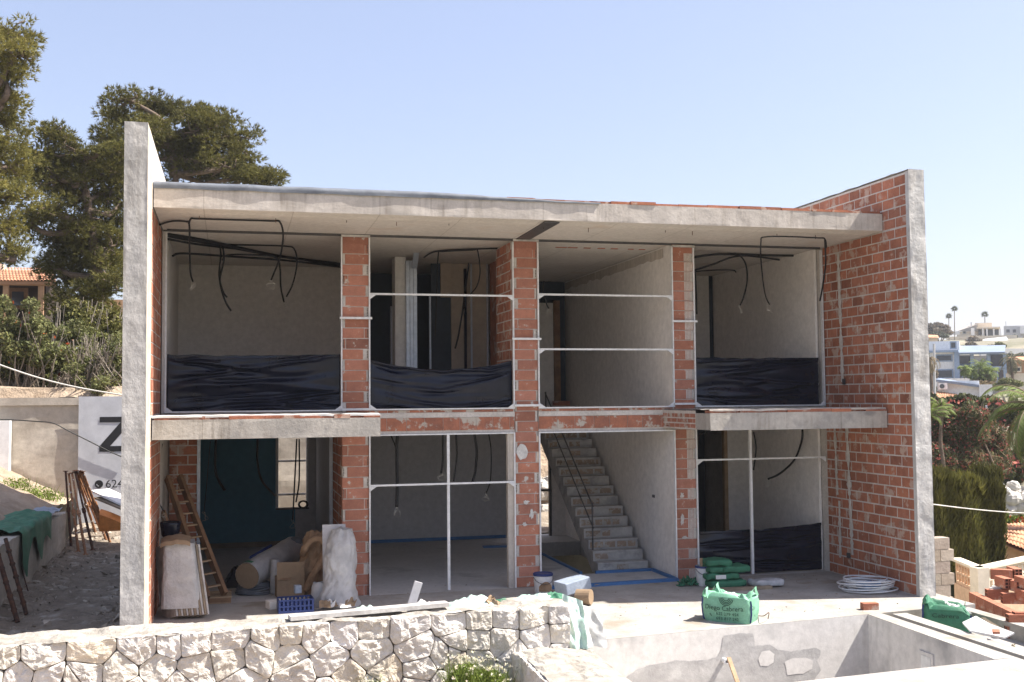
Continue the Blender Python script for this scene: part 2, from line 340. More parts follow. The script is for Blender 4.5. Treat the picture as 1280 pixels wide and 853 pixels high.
# ground floor screed with stair void
mb = MB()
x0, x1 = 6.12, 7.47
for (a, b, c, d) in ((-1.07, x0, 18.0, 24.9), (x1, 10.45, 18.0, 24.9), (x0, x1, 18.0, 19.05), (x0, x1, 23.4, 24.9)):
    mb.box(a, b, c, d, -.3, 0)
mb.box(x0, x1, 19.05, 23.4, -1.6, -1.5, 1)  # void bottom coloured dark in place of the shade under the stair
struct(mb.build('floor', [FLOOR, DARKSTEEL], org=(4, 20, 0)))
# left path and banks
mb = MB()
def pathz(x, y):
    z = .0 + .05*fbm(x*1.3, y*1.3) + .035*max(0, fbm(x*4, y*4, 3)) + .16*sm(-2.9, -3.4, x)*(.5+.5*fbm(x*2, y*2, 9)) + .22*sm(24.5, 28, y)
    return z + .10*sm(-1.9, -1.45, x)*max(0, fbm(x*3, y*3, 5))
mb.grid(lambda u, v: (lambda x, y: (x, y, pathz(x, y)))(-3.5+2.12*u, 13.6+14.6*v), 48, 220)
mb.grid(lambda u, v: (lambda x, y: (x, y, .05+.06*fbm(x*1.3, y*1.3)+.3*sm(25, 28, y)))(-1.38+13*u, 24.92+3.28*v), 60, 20)
struct(mb.build('path', DIRT, org=(-2.4, 20, 0)))
mb = MB()
def bankz(x, y):
    return .93 + .10*fbm(x*.9, y*.9) + .05*fbm(x*3, y*3) + .95*sm(-3.9, -6.5, x)*sm(20, 26, y) + .25*sm(-3.6, -4.3, x)
mb.grid(lambda u, v: (lambda x, y: (x, y, bankz(x, y)))(-3.62-7*u, 12.5+15.7*v), 50, 110)
mb.face([(-3.62, 12.5, -1.7), (-3.62, 12.5, .93), (-10.6, 12.5, 2), (-10.6, 12.5, -1.7)])
struct(mb.build('soil_bank', SOIL, org=(-6, 20, 0), smooth=True))
mb = MB()      # low block wall holding the bank
def lw(u, v):
    y = 12.5+12.6*u; return (-3.40+.025*fbm(y*2, v*3), y, -.1+(1.08-.14*sm(19, 25, y)+.03*fbm(y*3, 0))*v)
mb.grid(lw, 120, 8)
mb.grid(lambda u, v: (lambda a: (a[0]-.3*v, a[1], a[2]+.02*fbm(a[1]*4, v*2)))(lw(u, 1)), 120, 3)
mb.face([lw(1, 0), (-3.7, 25.1, -.1), (-3.7, 25.1, .84), lw(1, 1)])
one('low_retaining_wall', mb, RETAIN, 'low rough cement wall running along the left dirt path, green cloth on top', 'wall')
# rocks / rubble lying on the path as stuff
V = []; T = []
for k in range(900):
    x = random.uniform(-3.4, -1.45); y = random.uniform(15, 27.5); 
    if random.random() < .5: x = random.choice((random.uniform(-3.4, -2.7), random.uniform(-1.9, -1.45)))
    r = random.uniform(.015, .06)*(1+(random.random() < .1)); z = pathz(x, y)
    pts = [Vector((random.uniform(-1, 1), random.uniform(-1, 1), random.uniform(-.5, 1)))*r + Vector((x, y, z)) for _ in range(4)]
    for t in ((0, 1, 2), (0, 2, 3), (0, 3, 1), (1, 3, 2)): V.append([pts[i] for i in t]); T.append([random.uniform(.8, 1.25)]*3)
RUB = M('rubble', (.46, .40, .33), .95, (.34, .29, .23), 5, .3, 20, tone=True)
o = npmesh('rubble', np.array(V), 3, np.array(T), RUB); o['kind'] = 'stuff'
# ------------------------------------------------------------------ the unfinished house
house = thing('unfinished_house', 'two storey unfinished brick and concrete house shell with open window holes', 'house', (4.6, 18, 0))
XL, XR = -1.08, 10.46
def tone(b=.0): 
    k = random.uniform(.82, 1.14)+b; h = random.uniform(-.07, .07)
    if random.random() < .05: k *= .74
    return (k*(1+h*.3), k*(1-h*.2), k*(1-h))
def courses(mb, o, ud, nd, L, H, m, z0=0, h=.17, w=.335, proud=.004, gap=.022, frag=None):
    """rows of single bricks proud of a mortar face; o corner, ud along, nd outward"""
    o = Vector(o); ud = Vector(ud); nd = Vector(nd); j = 0; z = z0
    while z < H-.03:
        zt = min(z+h, H); u = -(w*.5 if j % 2 else 0) - (random.uniform(0, .04)); 
        while u < L:
            a = max(0, u+gap/2); b = min(L, u+w-gap/2)
            if b-a > .035 and not (frag and frag(a, z)):
                pr = proud+random.uniform(-.003, .003)
                p = [o+ud*a, o+ud*b]; A = p[0]+nd*pr; B = p[1]+nd*pr; zb = z+gap/2+random.uniform(-.002, .002); zz = zt-gap/2; k = tone()
                q = .004
                f = [Vector((A.x, A.y, zb)), Vector((B.x, B.y, zb)), Vector((B.x, B.y, zz)), Vector((A.x, A.y, zz))]
                g = [Vector((t.x, t.y, c)) - nd*.02 for t, c in ((A, zb), (B, zb), (B, zz), (A, zz))]
                mb.face(f, m, k)
                for i in range(4): mb.face([g[i], g[(i+1) % 4], f[(i+1) % 4], f[i]], m, k)
            u += w
        z += h; j += 1
def rough(mb, o, ud, vd, nd, L, H, m, amp=.01, nu=10, nv=80, sc=3.0, seed=0.0):
    o = Vector(o); ud = Vector(ud); vd = Vector(vd); nd = Vector(nd)
    def fn(u, v):
        e = min(u, 1-u, v, 1-v); k = 1 if e > 0 else .3
        p = o+ud*(L*u)+vd*(H*v); q = fbm(p.x*sc+seed, p.y*sc, p.z*sc*1.0)*amp*k
        return p+nd*q
    mb.grid(fn, nu, nv, m)
# left party wall
mb = MB()
mb.box(-1.38, -1.10, 15.13, 24.9, -.2, 6.84, 0)
rough(mb, (-1.385, 15.1, -.2), (1, 0, 0), (0, 0, 1), (0, -1, 0), .295, 7.05, 0, .010, 8, 150, 3.4)
rough(mb, (-1.09, 15.1, -.2), (0, 1, 0), (0, 0, 1), (1, 0, 0), .90, 7.05, 1, .012, 10, 120, 3, 7)
rough(mb, (-1.385, 24.9, -.2), (0, -1, 0), (0, 0, 1), (-1, 0, 0), 9.8, 7.05, 0, .012, 40, 60, 2, 3)
mb.grid(lambda u, v: (-1.385+.295*u, 15.1+9.8*v, 6.85+.008*nz(u*3, v*30)), 4, 60, 0)
mb.face([(-1.092, 16.0, -.2), (-1.092, 24.9, -.2), (-1.092, 24.9, 6.845), (-1.092, 16.0, 6.845)], 2)
courses(mb, (-1.09, 15.98, 0), (0, 1, 0), (1, 0, 0), 2.1, 2.62, 3)
courses(mb, (-1.09, 15.98, 0), (0, 1, 0), (1, 0, 0), 2.1, 5.87, 3, z0=2.97)
mb.build('party_wall', [RENDER, PLASTER_EDGE, MORTAR, BRICK], house)
# right party wall
mb = MB()
mb.box(10.475, 10.74, 15.33, 24.9, -2.4, 6.74, 0)
rough(mb, (10.452, 15.3, -.4), (1, 0, 0), (0, 0, 1), (0, -1, 0), .285, 7.17, 0, .016, 8, 150, 3, 2)
rough(mb, (10.74, 15.3, -.4), (0, 1, 0), (0, 0, 1), (1, 0, 0), 9.6, 7.17, 0, .012, 40, 60, 2, 3)
rough(mb, (10.462, 15.302, -.2), (0, 1, 0), (0, 0, 1), (-1, 0, 0), .10, 6.95, 0, .012, 4, 120, 3, 9)
mb.grid(lambda u, v: (10.452+.285*u, 15.3+9.6*v, 6.77+.015*nz(u*3, v*30)), 4, 60, 0)
mb.face([(10.47, 15.38, -.2), (10.47, 15.38, 6.745), (10.47, 24.9, 6.745), (10.47, 24.9, -.2)], 1)
fr = lambda a, z: (a > 1.45 and z < 2.5 and nz(a*5, z*2.2, 3) > .2) or (a < .10 and nz(a*6, z*3, 8) > .1)
courses(mb, (10.47, 15.40, 0), (0, 1, 0), (-1, 0, 0), 2.6, 5.87, 2, h=.168)
courses(mb, (10.47, 15.40, 0), (0, 1, 0), (-1, 0, 0), 9.0, 6.72, 2, z0=5.88, h=.168)
pw = mb.build('party_wall', [RENDER_R, MORTAR, BRICK], house)
def chase(y0, y1, z0, z1, wd, sd):
    mb = MB()
    def fn(u, v):
        z = z0+(z1-z0)*v; yc = y0+(y1-y0)*v+.012*nz(z*3, sd); ww = wd*(.9+.9*nz(z*4, sd, 4)+.6*nz(z*14, sd, 2))
        return (10.451-.006*math.sin(PI*u), yc+ww*(u-.5), z)
    mb.grid(fn, 4, 90); return mb.build('mortar_chase', MORTAR, pw)
chase(17.40, 17.45, 3.40, 5.70, .10, 1); chase(17.22, 17.30, .40, 2.60, .10, 5); chase(17.66, 17.70, 1.4, 2.6, .08, 9); chase(17.62, 17.6, .3, 1.3, .09, 12)
for q in ((10.435, 10.452, 17.28, 17.38, .33, .42), (10.43, 10.45, 17.30, 17.38, 3.36, 3.46)): mb = MB(); mb.box(*q); mb.build('socket_box', DARKSTEEL, pw)
# roof slab
roof = MB(); roof.box(XL+.004, 10.448, 16.07, 24.9, 5.89, 6.16, 0)
rough(roof, (XL+.004, 16.05, 5.885), (1, 0, 0), (0, 0, 1), (0, -1, 0), 11.53, .285, 0, .007, 200, 10, 2.2)
roof.grid(lambda u, v: (XL+.004+11.53*u, 16.05+.02*v, 6.17-.01*v), 100, 1, 0)
def sof(u, v):
    x = XL+.01+11.52*u; y = 16.05+1.95*v
    return (x, y, 5.885 - (.012 if v > .18 else 0))
roof.grid(sof, 40, 20, 1)
roof.box(XL+.01, XR-.01, 18.01, 24.85, 5.868, 5.885, 1)
roof = roof.build('roof_slab', [CONC_PALE, SOFFIT], house)
mb = MB()
def fl(u, v):
    x = XL+.0+6.6*u; k = 1-sm(.55, 1, u)
    a = 2.2*v; 
    z = 6.155 + (.04+.085*k)*math.sin(min(a, 1.57)) + .010*nz(x*2.5, v*2); y = 16.03 + .5*max(0, v-.3) - .012*nz(x*1.7, v)
    return (x, y, z)
mb.grid(fl, 120, 8); mb.build('roof_flashing', FLASH, roof, smooth=True)
mb = MB(); x = 2.6
while x < 10.42:
    L = random.uniform(.3, .55); k = tone()
    mb.box(x, min(x+L-.006, 10.43), 16.06+random.uniform(-.02, .03), 16.3, 6.172, 6.20+random.uniform(0, .022), 0, k); x += L
mb.build('brick_edging', BRICK, roof)
mb = MB(); a = [(4.66, 17.98), (4.9, 17.98), (4.88, 16.12), (4.64, 16.12)]
slab(mb, a, 5.856, 5.8725); mb.build('steel_plate', DARKSTEEL, roof)
mb = MB(); mb.box(XL+.02, XR-.02, 18.02, 18.06, 5.845, 5.867); mb.box(-1.0, 10.4, 17.955, 17.97, 5.850, 5.872); mb.build('ceiling_track', DARKSTEEL, roof)
for k in range(11):
    x = -.6+k*1.02+random.uniform(-.3, .3); mb = MB(); mb.box(x, x+.008, 16.6, 16.608, 5.82+random.uniform(-.02, .03), 5.873); mb.build('tie_wire', RUST, roof)
# brick piers
def pier(xa, xb, side, pale):
    mb = MB(); mb.box(xa+.012, xb-.012, 18.012, 18.28, 0, 5.872, 1)
    z = 0; j = 0
    mb.box(xa, xb, 17.999, 18.02, 5.70, 5.872, 0, tone())
    while z < 5.68:
        h = .1735; cut = (xb-xa)-.335; t0, t1 = tone(.06), tone(.03)
        lft = (j % 2 == 0)
        if not pale: cut *= random.uniform(.35, 1)
        a, b = (xa, xb-cut) if lft else (xa+cut, xb)
        dy = random.uniform(-.004, .004)
        if lft or not pale: mb.box(a+(.0 if lft else .006), b-(.006 if lft else 0), 18.0+dy, 18.25, z+.007, z+h-.007, 0, t0)
        c, d = (b+.004, xb) if lft else (xa, a-.004)
        if pale:
            if not lft: mb.box(xa, xb, 18.0+dy, 18.2, z+.007, z+h-.007, 0, t0)
            c, d = xb-.16, xb
            if lft or random.random() < .35:
                for q in range(6): mb.box(c+q*.026, c+q*.026+.019, 17.996+dy, 18.2, z+.01, z+h-.01, 2)
        elif d-c > .05:
            mb.box(c, d, 18.006+dy, 18.2, z+.01, z+h-.01, 2 if random.random() < .55 else 0, t1)
            e = d-.03 if lft else c+.01
            if random.random() < .6:
                for q in range(5): mb.box(e, e+.018, 18.0+dy-.001, 18.1, z+.026+q*.026, z+.042+q*.026, 3)
        z += h; j += 1
    return mb.build('brick_pier', [BRICK_COL, MORTAR, MORTAR, JOINT], house, bevel=.003)
PIERS = [(1.735, 2.165), (4.625, 5.035), (7.515, 7.895)]
pr = [pier(1.735, 2.165, 0, 0), pier(4.625, 5.035, 0, 0), pier(7.515, 7.895, 0, 1)]
# plaster splashes on the piers
for (cx, cz, ra, rb, sd, q) in ((4.80, 1.42, .07, .05, 11, 1), (4.90, 1.22, .05, .11, 14, 1), (4.77, 1.05, .06, .04, 19, 1), (7.62, 1.02, .05, .14, 23, 2), (7.66, .72, .06, .04, 29, 2), (7.62, 1.45, .05, .07, 31, 2)):
    pts_ = [Vector((cx+ra*.7*math.cos(a)*(1+.9*nz(math.cos(a)*1.7, math.sin(a)*1.7, sd)), 17.986, cz+rb*.7*math.sin(a)*(1+.9*nz(math.cos(a)*1.7, math.sin(a)*1.7, sd+3)))) for a in [2*PI*k/26 for k in range(26)]]
    mb = MB(); mb.face(pts_); mb.build('plaster_splash', CHALK if q == 1 else MORTAR, pr[q])
mb = MB()
pts = [Vector((4.74+.10*math.cos(a)*(1+.3*nz(math.cos(a), math.sin(a), 3)), 17.984, 2.27+.13*math.sin(a)*(1+.35*nz(math.cos(a)*1.3, math.sin(a), 6)))) for a in [2*PI*k/20 for k in range(20)]]
mb.face(pts); mb.build('plaster_splash', CHALK, pr[1])
# brick bands between the storeys
def band(xa, xb):
    mb = MB(); mb.box(xa, xb, 18.006, 18.3, 2.60, 2.985, 1); x = xa
    while x < xb-.05:
        L = random.uniform(.27, .36); mb.box(x+.004, min(x+L, xb)-.004, 17.996, 18.1, 2.645, 2.855, 0, tone()); x += L
    rough(mb, (xa, 17.992, 2.86), (1, 0, 0), (0, 0, 1), (0, -1, 0), xb-xa, .08, 1, .012, 50, 4, 6)
    x = xa
    while x < xb-.05:
        L = random.uniform(.3, .4); mb.box(x+.005, min(x+L, xb)-.005, 17.998, 18.1, 2.945, 2.982, 0, tone(-.05)); x += L
    return mb.build('brick_band', [BAND, MORTAR], house)
band(2.17, 4.62); band(5.04, 7.51)
# balcony slabs
def balcony(xa, xb, sidebrick):
    mb = MB(); mb.box(xa, xb, 16.07, 17.99, 2.635, 2.90, 0)
    rough(mb, (xa, 16.05, 2.63), (1, 0, 0), (0, 0, 1), (0, -1, 0), xb-xa, .275, 0, .006, 70, 8, 2.2, 4)
    mb.face([(xa, 16.05, 2.632), (xb, 16.05, 2.632), (xb, 16.08, 2.634), (xa, 16.08, 2.634)], 0)
    mb.grid(lambda u, v: (xa+(xb-xa)*u, 16.10+1.88*v, 2.957+.012*nz(u*14, v*6)), 50, 14, 0)
    b = mb.build('balcony_slab', [CONC, CONC_PALE], house)
    mb = MB(); x = xa+.02
    while x < xb-.08:
        L = random.uniform(.18, .55); dz = random.uniform(-.012, .012); mb.box(x, min(x+L, xb)-.003, 16.06+random.uniform(-.015, .04), 16.3, 2.902, 2.945+dz, 0, tone()); x += L
    mb.build('brick_edging', BRICK, b)
    mb = MB()
    def fn(u, v):
        x = xa+(xb-xa)*u; z = 2.965+.010*nz(x*5, 1)-.02*max(0, nz(x*3, 7)); return (x, 16.075+.02*nz(x*4, 3)+.25*v, z+.004*v)
    mb.grid(fn, 90, 2); mb.grid(lambda u, v: (lambda p: (p[0], p[1]-.001, p[2]-.03*v))(fn(u, 0)), 90, 1)
    mb.build('mortar_bed', PAPER if not sidebrick else CONC_PALE, b)
    if sidebrick:
        mb = MB(); 
        mb.face([(xa-.004, 16.6, 2.632), (xa-.004, 16.6, 2.94), (xa-.004, 17.99, 2.94), (xa-.004, 17.99, 2.632)][::-1], 1)
        courses(mb, (xa-.004, 16.62, 0), (0, 1, 0), (-1, 0, 0), 1.36, 2.92, 0, z0=2.645, h=.085, w=.22)
        mb.build('side_brickwork', [BAND, MORTAR], b)
    return b
balcony(XL+.006, 2.10, False); balcony(7.30, 10.445, True)
# floor slab of the upper storey with the stair opening
mb = MB()
for (a, b, c, d) in ((XL+.01, 6.30, 18.3, 24.85), (7.5, XR-.02, 18.3, 24.85), (6.302, 7.498, 18.3, 19.6), (6.302, 7.498, 23.55, 24.85)):
    mb.box(a, b, c, d, 2.62, 2.96)
mb.box(XL+.01, 1.73, 18.0, 18.298, 2.62, 2.975); mb.box(7.9, XR-.02, 18.0, 18.298, 2.62, 2.975)
mb.build('upper_floor_slab', CONC_PALE, house)
# partitions -------------------------------------------------------------
def part(name, boxes, mt, par=house):
    mb = MB()
    for b in boxes: mb.box(*b)
    return mb.build(name, mt, par)
# lower left porch and room
mb = MB(); mb.box(XL+.012, -.60, 20.41, 20.55, 0, 2.615, 1); courses(mb, (XL+.012, 20.41, 0), (1, 0, 0), (0, -1, 0), .475, 2.6, 0, frag=None); mb.build('brick_return_wall', [BRICK, MORTAR], house)
part('door_post', [(-.595, -.54, 20.38, 20.48, 0, 2.615)], STUD)
TY = 24.6; wx0, wx1 = P(345, 590, TY).x, P(385, 590, TY).x; wz0, wz1 = P(365, 635, TY).z, 2.42; tx1 = P(369, 640, TY).x
part('moisture_board_wall', [(-1.07, wx0, TY, TY+.12, .12, 2.618), (wx0, tx1, TY, TY+.12, .12, wz0)], TEAL)
part('skirting_gap', [(-1.07, 2.2, TY+.02, TY+.12, 0, .118)], PLANK)
part('grey_board_wall', [(tx1+.002, wx1, TY, TY+.12, .12, wz0), (wx1+.002, 2.2, TY, TY+.12, .12, 2.618), (wx0+.002, wx1, TY, TY+.12, wz1, 2.618)], GREYB)
win = part('window', [(wx0-.005, wx0+.05, TY-.02, TY+.30, wz0+.005, wz1-.005), (wx1-.035, wx1+.005, TY-.02, TY+.14, wz0+.005, wz1-.005)], WHITE)
part('window_bar', [(wx0+.052, wx1-.037, TY+.16, TY+.22, P(365, 577, TY).z-.02, P(365, 577, TY).z+.02)], WHITE, win)
part('window_bar', [(wx0+.052, wx1-.037, TY+.16, TY+.22, P(365, 619, TY).z-.02, P(365, 619, TY).z+.02)], WHITE, win)
part('window_sill', [(wx0, wx1+.02, TY-.04, TY+.14, wz0-.03, wz0)], DARKSTEEL, win)
mb = MB(); mb.box(1.80, 2.08, 18.284, 24.58, 0, 2.618, 1); mb.box(1.792, 1.8, 20.45, 24.58, 0, 2.618, 2)
courses(mb, (1.80, 18.05, 0), (0, 1, 0), (-1, 0, 0), 2.36, 2.6, 0, w=.25); mb.build('brick_side_wall', [BRICK, MORTAR, GREYB], house)
part('door_jamb', [(1.735, 1.79, 20.42, 20.5, 0, 2.61)], STUD)
# lower second room
part('grey_back_wall', [(2.09, 6.07, 24.5, 24.62, 0, 2.617)], GREYB)
part('skirting_strip', [(2.1, 6.05, 24.47, 24.496, .0, .07)], BLUETAPE)
part('right_jamb', [(4.50, 4.62, 18.02, 18.14, 0, 2.60)], CONC_PALE)
part('rear_wall', [(7.16, 7.5, 24.5, 24.72, 0, 2.617), (7.9, 10.44, 24.5, 24.72, 0, 5.86), (6.07, 7.16, 24.5, 24.72, 2.3, 2.617), (XL, 6.3, 24.66, 24.82, 2.97, 5.86), (6.07, 7.5, 24.66, 24.82, 2.97, 5.86)], PLASTERB)
part('rear_door_frame', [(6.075, 6.12, 24.52, 24.6, 0, 2.295), (7.10, 7.155, 24.52, 24.6, 0, 2.295), (6.60, 6.63, 24.53, 24.58, 0, 2.295), (6.122, 7.098, 24.53, 24.58, 1.02, 1.07)], DARKSTEEL)
# spine wall beside the stair, both storeys
part('spine_wall', [(7.495, 7.89, 18.285, 24.49, 0, 5.862), (7.496, 7.512, 18.035, 18.284, 0, 2.6), (7.496, 7.512, 18.035, 18.284, 2.99, 5.862)], PLASTER)
mb = MB()
def scar(u, v):
    y = 18.35+6*u; z = 5.83-.0*u-.16*v*(1+.5*nz(y*3, 2)); return (7.488-.004*abs(nz(y*8, v*4)), y, z)
mb.grid(scar, 80, 5); mb.build('plaster_scar', CONC_PALE, house)
# lower right room
part('right_room_lining', [(10.40, 10.448, 18.2, 22.6, 2.98, 5.862), (10.40, 10.448, 18.2, 21.0, 0, 2.617)], PLASTER)
part('right_room_end_wall', [(9.92, 10.398, 21.0, 21.12, 0, 2.617)], PLASTERB)
part('right_room_post', [(9.84, 9.915, 20.98, 21.1, 0, 2.617)], WOODPALE)
part('right_room_shade_panel', [(7.9, 10.4, 23.2, 23.3, 0, 2.617)], DARKP)  # panel coloured dark to stand for the unlit room behind
part('upper_right_back_wall', [(7.892, 10.30, 22.6, 22.7, 2.98, 5.862)], PLASTERB)
part('upper_right_corner_shade', [(10.302, 10.398, 22.62, 22.7, 2.98, 5.862)], DARKP)  # dark strip painting the shade in the room corner
# upper rooms
part('upper_left_lining', [(XL+.004, -1.03, 18.12, 22.5, 2.98, 5.862), (-1.03, 2.2, 22.5, 22.6, 2.98, 5.862), (2.15, 2.20, 18.29, 22.49, 2.98, 5.862)], PLASTERB)
def pbox(name, x0, x1, Y, th, z0, z1, mt, yref=400):
    return part(name, [(P(x0, yref, Y).x, P(x1, yref, Y).x, Y, Y+th, z0, z1)], mt)
Z0, Z1 = 2.98, 5.862
pbox('hall_shade_panel', 460, 620, 23.4, .08, Z0, Z1, DARKP)  # back of the hall, its darkness put into the colour
pbox('corridor_board', 494, 507.5, 20.6, .4, Z0, Z1, PLASTERB)
mb = MB()
for a, b in ((508, 512.3), (512.8, 516.8), (517.2, 521.4)):
    mb.box(P(a, 400, 20.5).x, P(b, 400, 20.5).x, 20.5, 20.6, Z0, Z1-.08)
mb.build('stud_post', STUD, house)
mb = MB(); mb.box(P(488.5, 400, 21.5).x, P(492.5, 400, 21.5).x, 21.5, 21.6, Z0, 5.0); mb.build('stud_post', STUD, house)
mb = MB(); a = P(523, 297, 19.6); b = P(518, 335, 20.45); mb.bar(a, b, .10, .03); mb.build('loose_channel', STUD, house)
pbox('door_stud', 536.8, 538.8, 21.4, .06, Z0, 5.2, STUD)
pbox('dark_panel', 539.2, 564, 21.5, .05, Z0, Z1, DARKP)
part('beige_board', [(P(564.3, 400, 21.45).x, P(611, 400, 21.45).x, 21.45, 21.6, Z0, Z1), (P(551, 400, 21.4).x, P(564, 400, 21.4).x, 21.38, 21.44, 5.18, Z1)], M('beige_board', (.50, .41, .33), .85, (.45, .365, .29), .8, .03, 10))
pbox('board_seam', 588.5, 590.5, 21.40, .045, Z0, Z1, STUD); pbox('board_seam', 608.7, 610.5, 21.40, .045, Z0, Z1, STUD)
pbox('waste_pipe', 580.5, 583.5, 21.3, .06, Z0, 5.75, BLACKPL)
mb = MB(); mb.box(4.632, 5.03, 18.285, 19.3, 2.98, 5.862, 1); courses(mb, (4.632, 18.28, 0), (0, 1, 0), (-1, 0, 0), 1.02, 5.862, 0, z0=2.98, w=.25); mb.build('brick_wing_wall', [BRICK, MORTAR], house)
part('beige_side_wall', [(5.03, 5.1, 19.3, 24.5, Z0, Z1)], PLASTERB)
mb = MB(); mb.box(5.0, 5.028, 19.3, 21.4, Z0, Z1); mb.build('brick_side_strip', BRICK, house)
# upper third room
pbox('landing_wall', 660, 692.5, 24.2, .1, Z0, 5.35, PLASTERB)
pbox('door_lining', 693, 700, 24.1, .12, Z0, 5.40, WOOD)
pbox('doorway_shade_panel', 660, 708, 24.4, .05, 2.98, Z1, DARKP)  # dark panel across the doorway, painted in for its shade
mb = MB(); mb.box(P(690, 400, 24).x, 7.45, 23.95, 24.05, 2.975, 3.10); mb.build('threshold_bricks', BRICK, house)
for k in range(7):
    x = 5.6+k*.27+random.uniform(-.05, .05); mb = MB(); mb.box(x, x+random.uniform(.1, .22), 18.75+.03*nz(k, 3), 18.80, 5.855, 5.866); mb.build('exposed_brick', BRICK, house)
# white sub-frames of the openings --------------------------------------
def frame(xa, xb, za, zb, bars=(), posts=(), left=True, right=True, bottom=True, top=True, name='window_subframe'):
    mb = MB(); t = .022; y0, y1 = 17.965, 18.03
    if left: mb.box(xa, xa+t, y0, y1, za, zb)
    if right: mb.box(xb-t, xb, y0, y1, za, zb)
    if top: mb.box(xa+t, xb-t, y0+.002, y1, zb-t, zb)
    if bottom: mb.box(xa+t, xb-t, y0+.002, y1, za, za+t)
    def gus(x, z, sx, sz):
        a = [(x, z), (x+sx*.10, z), (x, z+sz*.07)]
        mb.face([Vector((p, y0-.002, q)) for p, q in a]); mb.face([Vector((p, y0+.002, q)) for p, q in a][::-1])
    for z in bars: 
        mb.box(xa+t, xb-t, y0+.004, y1-.02, z-.015, z+.015)
        gus(xa+t, z-.015, 1, -1); gus(xb-t, z-.015, -1, -1)
    for x in posts: mb.box(x-.022, x+.022, y0+.001, y1-.016, za+t, zb-t)
    if bottom: gus(xa+t, za+t, 1, 1); gus(xb-t, za+t, -1, 1)
    return mb.build(name, WHITE, house)
frame(XL+.06, 1.735, 2.985, 5.82, top=False)
frame(2.165, 4.62, 2.99, 5.82, bars=(P(550, 369, 18).z,), top=False)
frame(5.035, 7.51, 2.99, 5.82, bars=(P(755, 369.5, 18).z, P(755, 437, 18).z), top=False)
frame(7.895, XR-.02, 2.985, 5.82, top=False)
frame(2.165, 4.62, 0.005, 2.595, bars=(P(550, 605, 18).z,), posts=(P(560.5, 650, 18).x,), bottom=False)
frame(5.035, 7.51, 0.005, 2.595, bottom=False)
frame(7.895, XR-.02, 0.005, 2.62, bars=(P(950, 573.5, 18).z,), posts=(P(939, 640, 18).x,), bottom=False, right=False, top=False)
mb = MB()
for (xa, xb), zs in zip(PIERS, ([295.5, 398, 512], [301, 424, 507], [308.5, 402, 505])):
    for k, y in enumerate(zs):
        z = P(640, y, 18).z + (0 if True else 0); z = P((427, 641, 838)[PIERS.index((xa, xb))]+10, y, 18).z
        e = .05 if k == 1 else .02
        mb = MB(); mb.box(xa-e, xb+e, 17.93, 17.96, z-.018, z+.018); mb.build('clamp_strip', WHITE if k else GREYBOARDS, house)
# staircase --------------------------------------------------------------
SX0, SX1, SY0, RI, GO = 6.43, 7.38, 19.1, .176, .262
mb = MB(); n = 17
prof = []
for k in range(n):
    prof += [(SY0+k*GO, k*RI), (SY0+k*GO, (k+1)*RI)]
prof += [(SY0+n*GO, n*RI), (SY0+n*GO, n*RI-.30), (SY0+.30, -.02), (SY0, -.02)]
def sx(y): return SX0
A = [Vector((sx(y), y, z-.012)) for y, z in prof]; B = [Vector((SX1+.02, y, z-.012)) for y, z in prof]
for i in range(len(prof)):
    j = (i+1) % len(prof); mb.face([A[j], A[i], B[i], B[j]])
for i in range(n):   # side face pieces
    y0 = SY0+i*GO; y1 = y0+GO; zt = (i+1)*RI-.012
    f = lambda y: max(-.02, (y-SY0-.30)*(n*RI-.28)/(n*GO-.30))-.012
    mb.face([(sx(y1), y1, f(y1)), (sx(y0), y0, f(y0)), (sx(y0), y0, zt), (sx(y1), y1, zt)])
STAIRC = M('stair_concrete', (.50, .475, .45), .92, (.38, .36, .34), 2.5, .5, 18, stain=(.27, .26, .25), stain_at=.55, stain_scale=4)
stair = mb.build('staircase', STAIRC, house)
for k in range(n):
    mb = MB(); y = SY0+k*GO
    mb.box(sx(y), SX1, y-.012, y-.002, k*RI, (k+1)*RI-.03, 0)
    mb.box(sx(y)-.004, SX1+.01, y-.028, y+GO-.03, (k+1)*RI-.028, (k+1)*RI, 0)
    x = sx(y)+.03
    while x < SX1-.15:
        L = random.uniform(.12, .36)
        if random.random() < .72: mb.box(x, min(x+L, SX1-.03), y-.020-random.uniform(0, .006), y-.011, k*RI+.03, (k+1)*RI-.045, 1, tone(.1))
        x += L+random.uniform(.01, .06)
    mb.build('step', [STAIRC, M('stair_brick', (.33, .235, .165), .9, (.28, .21, .16), 8, .3, 40, tone=True, smear=(.36, .33, .29), smear_at=.5, smear_scale=8) if k == 0 else bpy.data.materials['stair_brick']], stair)
mb = MB()
def st(y, dz): return Vector((sx(y)+.06, y, (y-SY0)/GO*RI+dz))
mb.tube([st(19.55, .05), st(19.55, .92)], .016, 8); mb.tube([st(22.6, .1), st(22.6, .95)], .016, 8)
mb.tube([st(19.5, .88), st(22.65, .90)], .014, 8); mb.tube([st(19.5, .48), st(22.65, .50)], .012, 8)
mb.build('handrail', DARKSTEEL, stair)
# small holes and boxes
part('conduit_hole', [(7.480, 7.50, 18.95, 19.05, 1.33, 1.38)], DARKSTEEL)
part('wall_socket', [(10.385, 10.402, 18.7, 18.8, 3.80, 3.88)], DARKSTEEL)
